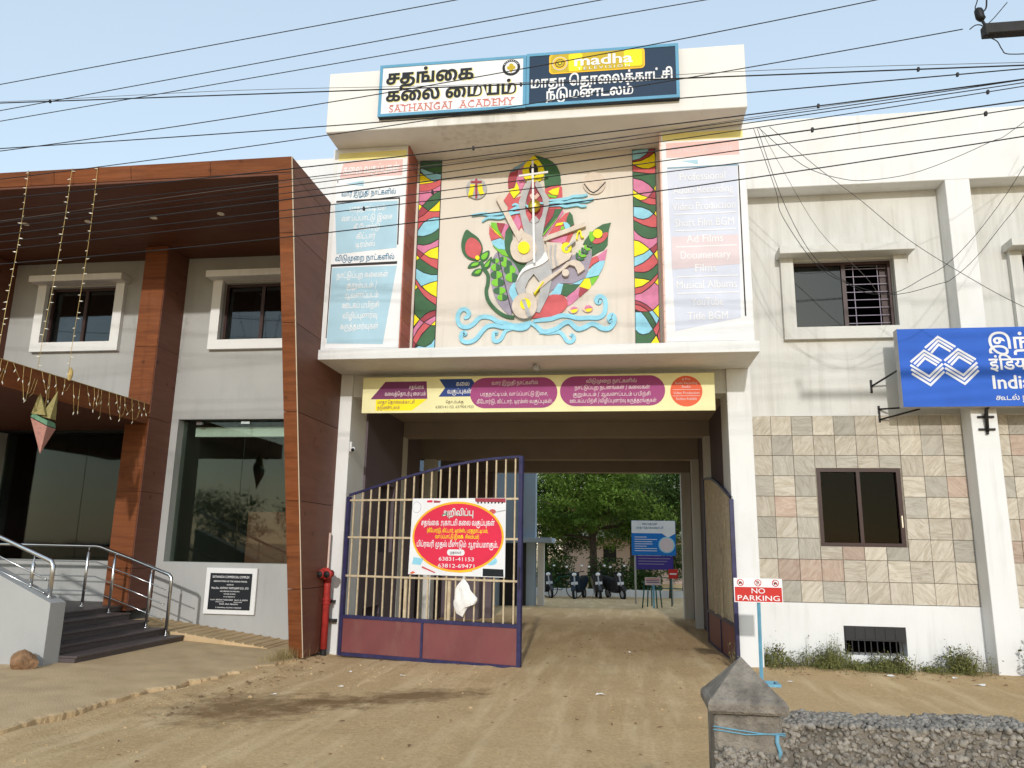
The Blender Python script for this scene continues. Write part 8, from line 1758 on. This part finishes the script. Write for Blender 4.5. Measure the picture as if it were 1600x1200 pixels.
# small stones and grit: nobody could count them
gr = random.Random(31); vs = []; fs = []
for _ in range(1600):
    x = gr.uniform(-0.5, 8.2) if gr.random() < .7 else gr.uniform(1.0, 3.0); y_ = gr.uniform(-6.5, -0.3)
    if x < 1.5: x = gr.uniform(1.0, 1.6)
    r_ = abs(gr.gauss(0.002, 0.0045))+0.002; b = len(vs)
    s_ = Vector((gr.uniform(.7, 1.3), gr.uniform(.7, 1.3), gr.uniform(.4, .8)))
    for v in iv: vs.append((x+v.x*r_*s_.x, y_+v.y*r_*s_.y, dirt_z(x, y_)+r_*.25+v.z*r_*s_.z))
    fs.extend([[i+b for i in f] for f in ifc])
me = bpy.data.meshes.new('gravel'); me.from_pydata(vs, [], fs); tag(link('gravel', me, 'dirt'), 'loose grit and small stones scattered on the dirt', 'gravel', None, 'stuff')
def scrap(x, y_, s_, seed, label, m='paper', z=None):
    q = random.Random(seed); bm = bmesh.new(); n = 9; c0 = bm.verts.new((x, y_, (dirt_z(x, y_) if z is None else z)+0.02*s_/0.08)); rg = []
    for k in range(n):
        a = 2*math.pi*k/n; r_ = s_*q.uniform(.55, 1.1); rg.append(bm.verts.new((x+math.cos(a)*r_*1.5, y_+math.sin(a)*r_, (dirt_z(x, y_) if z is None else z)+q.uniform(.004, .025))))
    for k in range(n): bm.faces.new((c0, rg[k], rg[(k+1) % n]))
    o = bm_obj('litter_scrap', bm, m); tag(o, label, 'litter', 'paper scraps on the dirt'); return o
for k, (x, y_, s_, lab) in enumerate(((3.25, -1.75, .05, 'torn white scrap on the dirt below the maroon gate sheet'), (2.45, -1.45, .045, 'pale scrap on the dirt near the foot of the left gate leaf'), (5.75, -2.7, .06, 'white scrap on the open dirt in front of the passage'), (2.2, -3.2, .05, 'small pale scrap on the dark damp patch'), (2.75, -2.6, .045, 'pale crumb lying between the two damp patches'),
    (8.05, -1.25, .05, 'crumpled white scrap beside the no parking stand base'), (9.5, -0.42, .07, 'twisted white plastic scrap before the weeds under the vent'), (10.3, -0.38, .06, 'small white scrap before the weeds left of the column'), (10.35, -0.95, .08, 'pink and white scrap on the dirt at the far right'), (6.1, 0.9, .03, 'tiny white scrap inside the passage'))):
    scrap(x, y_, s_*0.62, 60+k, lab)
sr = random.Random(77)
for k in range(14):
    x, y_ = sr.choice(((1.35, -1.2), (1.25, -2.0), (1.15, -3.0), (2.2, -1.2), (3.0, -2.0), (7.9, -1.0), (9.0, -0.6), (4.2, -3.0), (1.6, -3.6)))
    x += sr.gauss(0, .25); y_ += sr.gauss(0, .25); x = max(1.3, x); r_ = sr.uniform(.012, .03)
    tag(rock('loose_pebble', (x, y_, dirt_z(x, y_)+r_*.3), r_, (1.2, 1, .7), 'concrete', 100+k, 1), 'small tan pebble lying loose on the dirt forecourt', 'stone', 'loose pebbles on the dirt')
tag(rock('kerb_chunk', (1.22, -2.2, 0.0), 0.07, (1.4, 1, .6), 'concrete', 71, 2), 'broken concrete chunk at the pavement edge', 'stone', 'broken kerb pieces')
tag(rock('kerb_chunk', (1.12, -2.75, -0.01), 0.055, (1.5, 1, .6), 'concrete', 72, 2), 'smaller broken concrete chunk lying nearer the street', 'stone', 'broken kerb pieces')

# ------------------------------------------------------------------ across the street, behind the viewer: what the panes reflect
OP = empty('opposite_house', (0, -34, 0), 'plain house across the street, seen only as a reflection in the panes', 'house')
box('wall', -9, 5, -40, -34, -0.2, 4.6, 'plaster', OP); box('roof_slab', -9.5, 5.5, -40.5, -33.2, 4.6, 4.85, 'concrete', OP)
for x in (-7, -3.2, 1.0): box('window', x, x+1.4, -34.02, -33.995, 1.2, 2.5, 'frame_black', OP)
for k, x in enumerate((-19, -13.5, 8.5, 14)):
    tree('street_tree', (x, -33-1.5*(k % 2), 0), 5.5, 0.18, [(0, 0, 3.4, 2.6, 1.8, 1.6), (1.2, 0, 2.3, 1.8, 1.2, 1.2)], 3500, 0.3, 'leaf_dark', 80+k, ('far left of two trees left of the opposite house', 'tree just left of the opposite house', 'tree just right of the opposite house', 'far right of two trees right of the opposite house')[k], (0, 0), 'trees across the street')
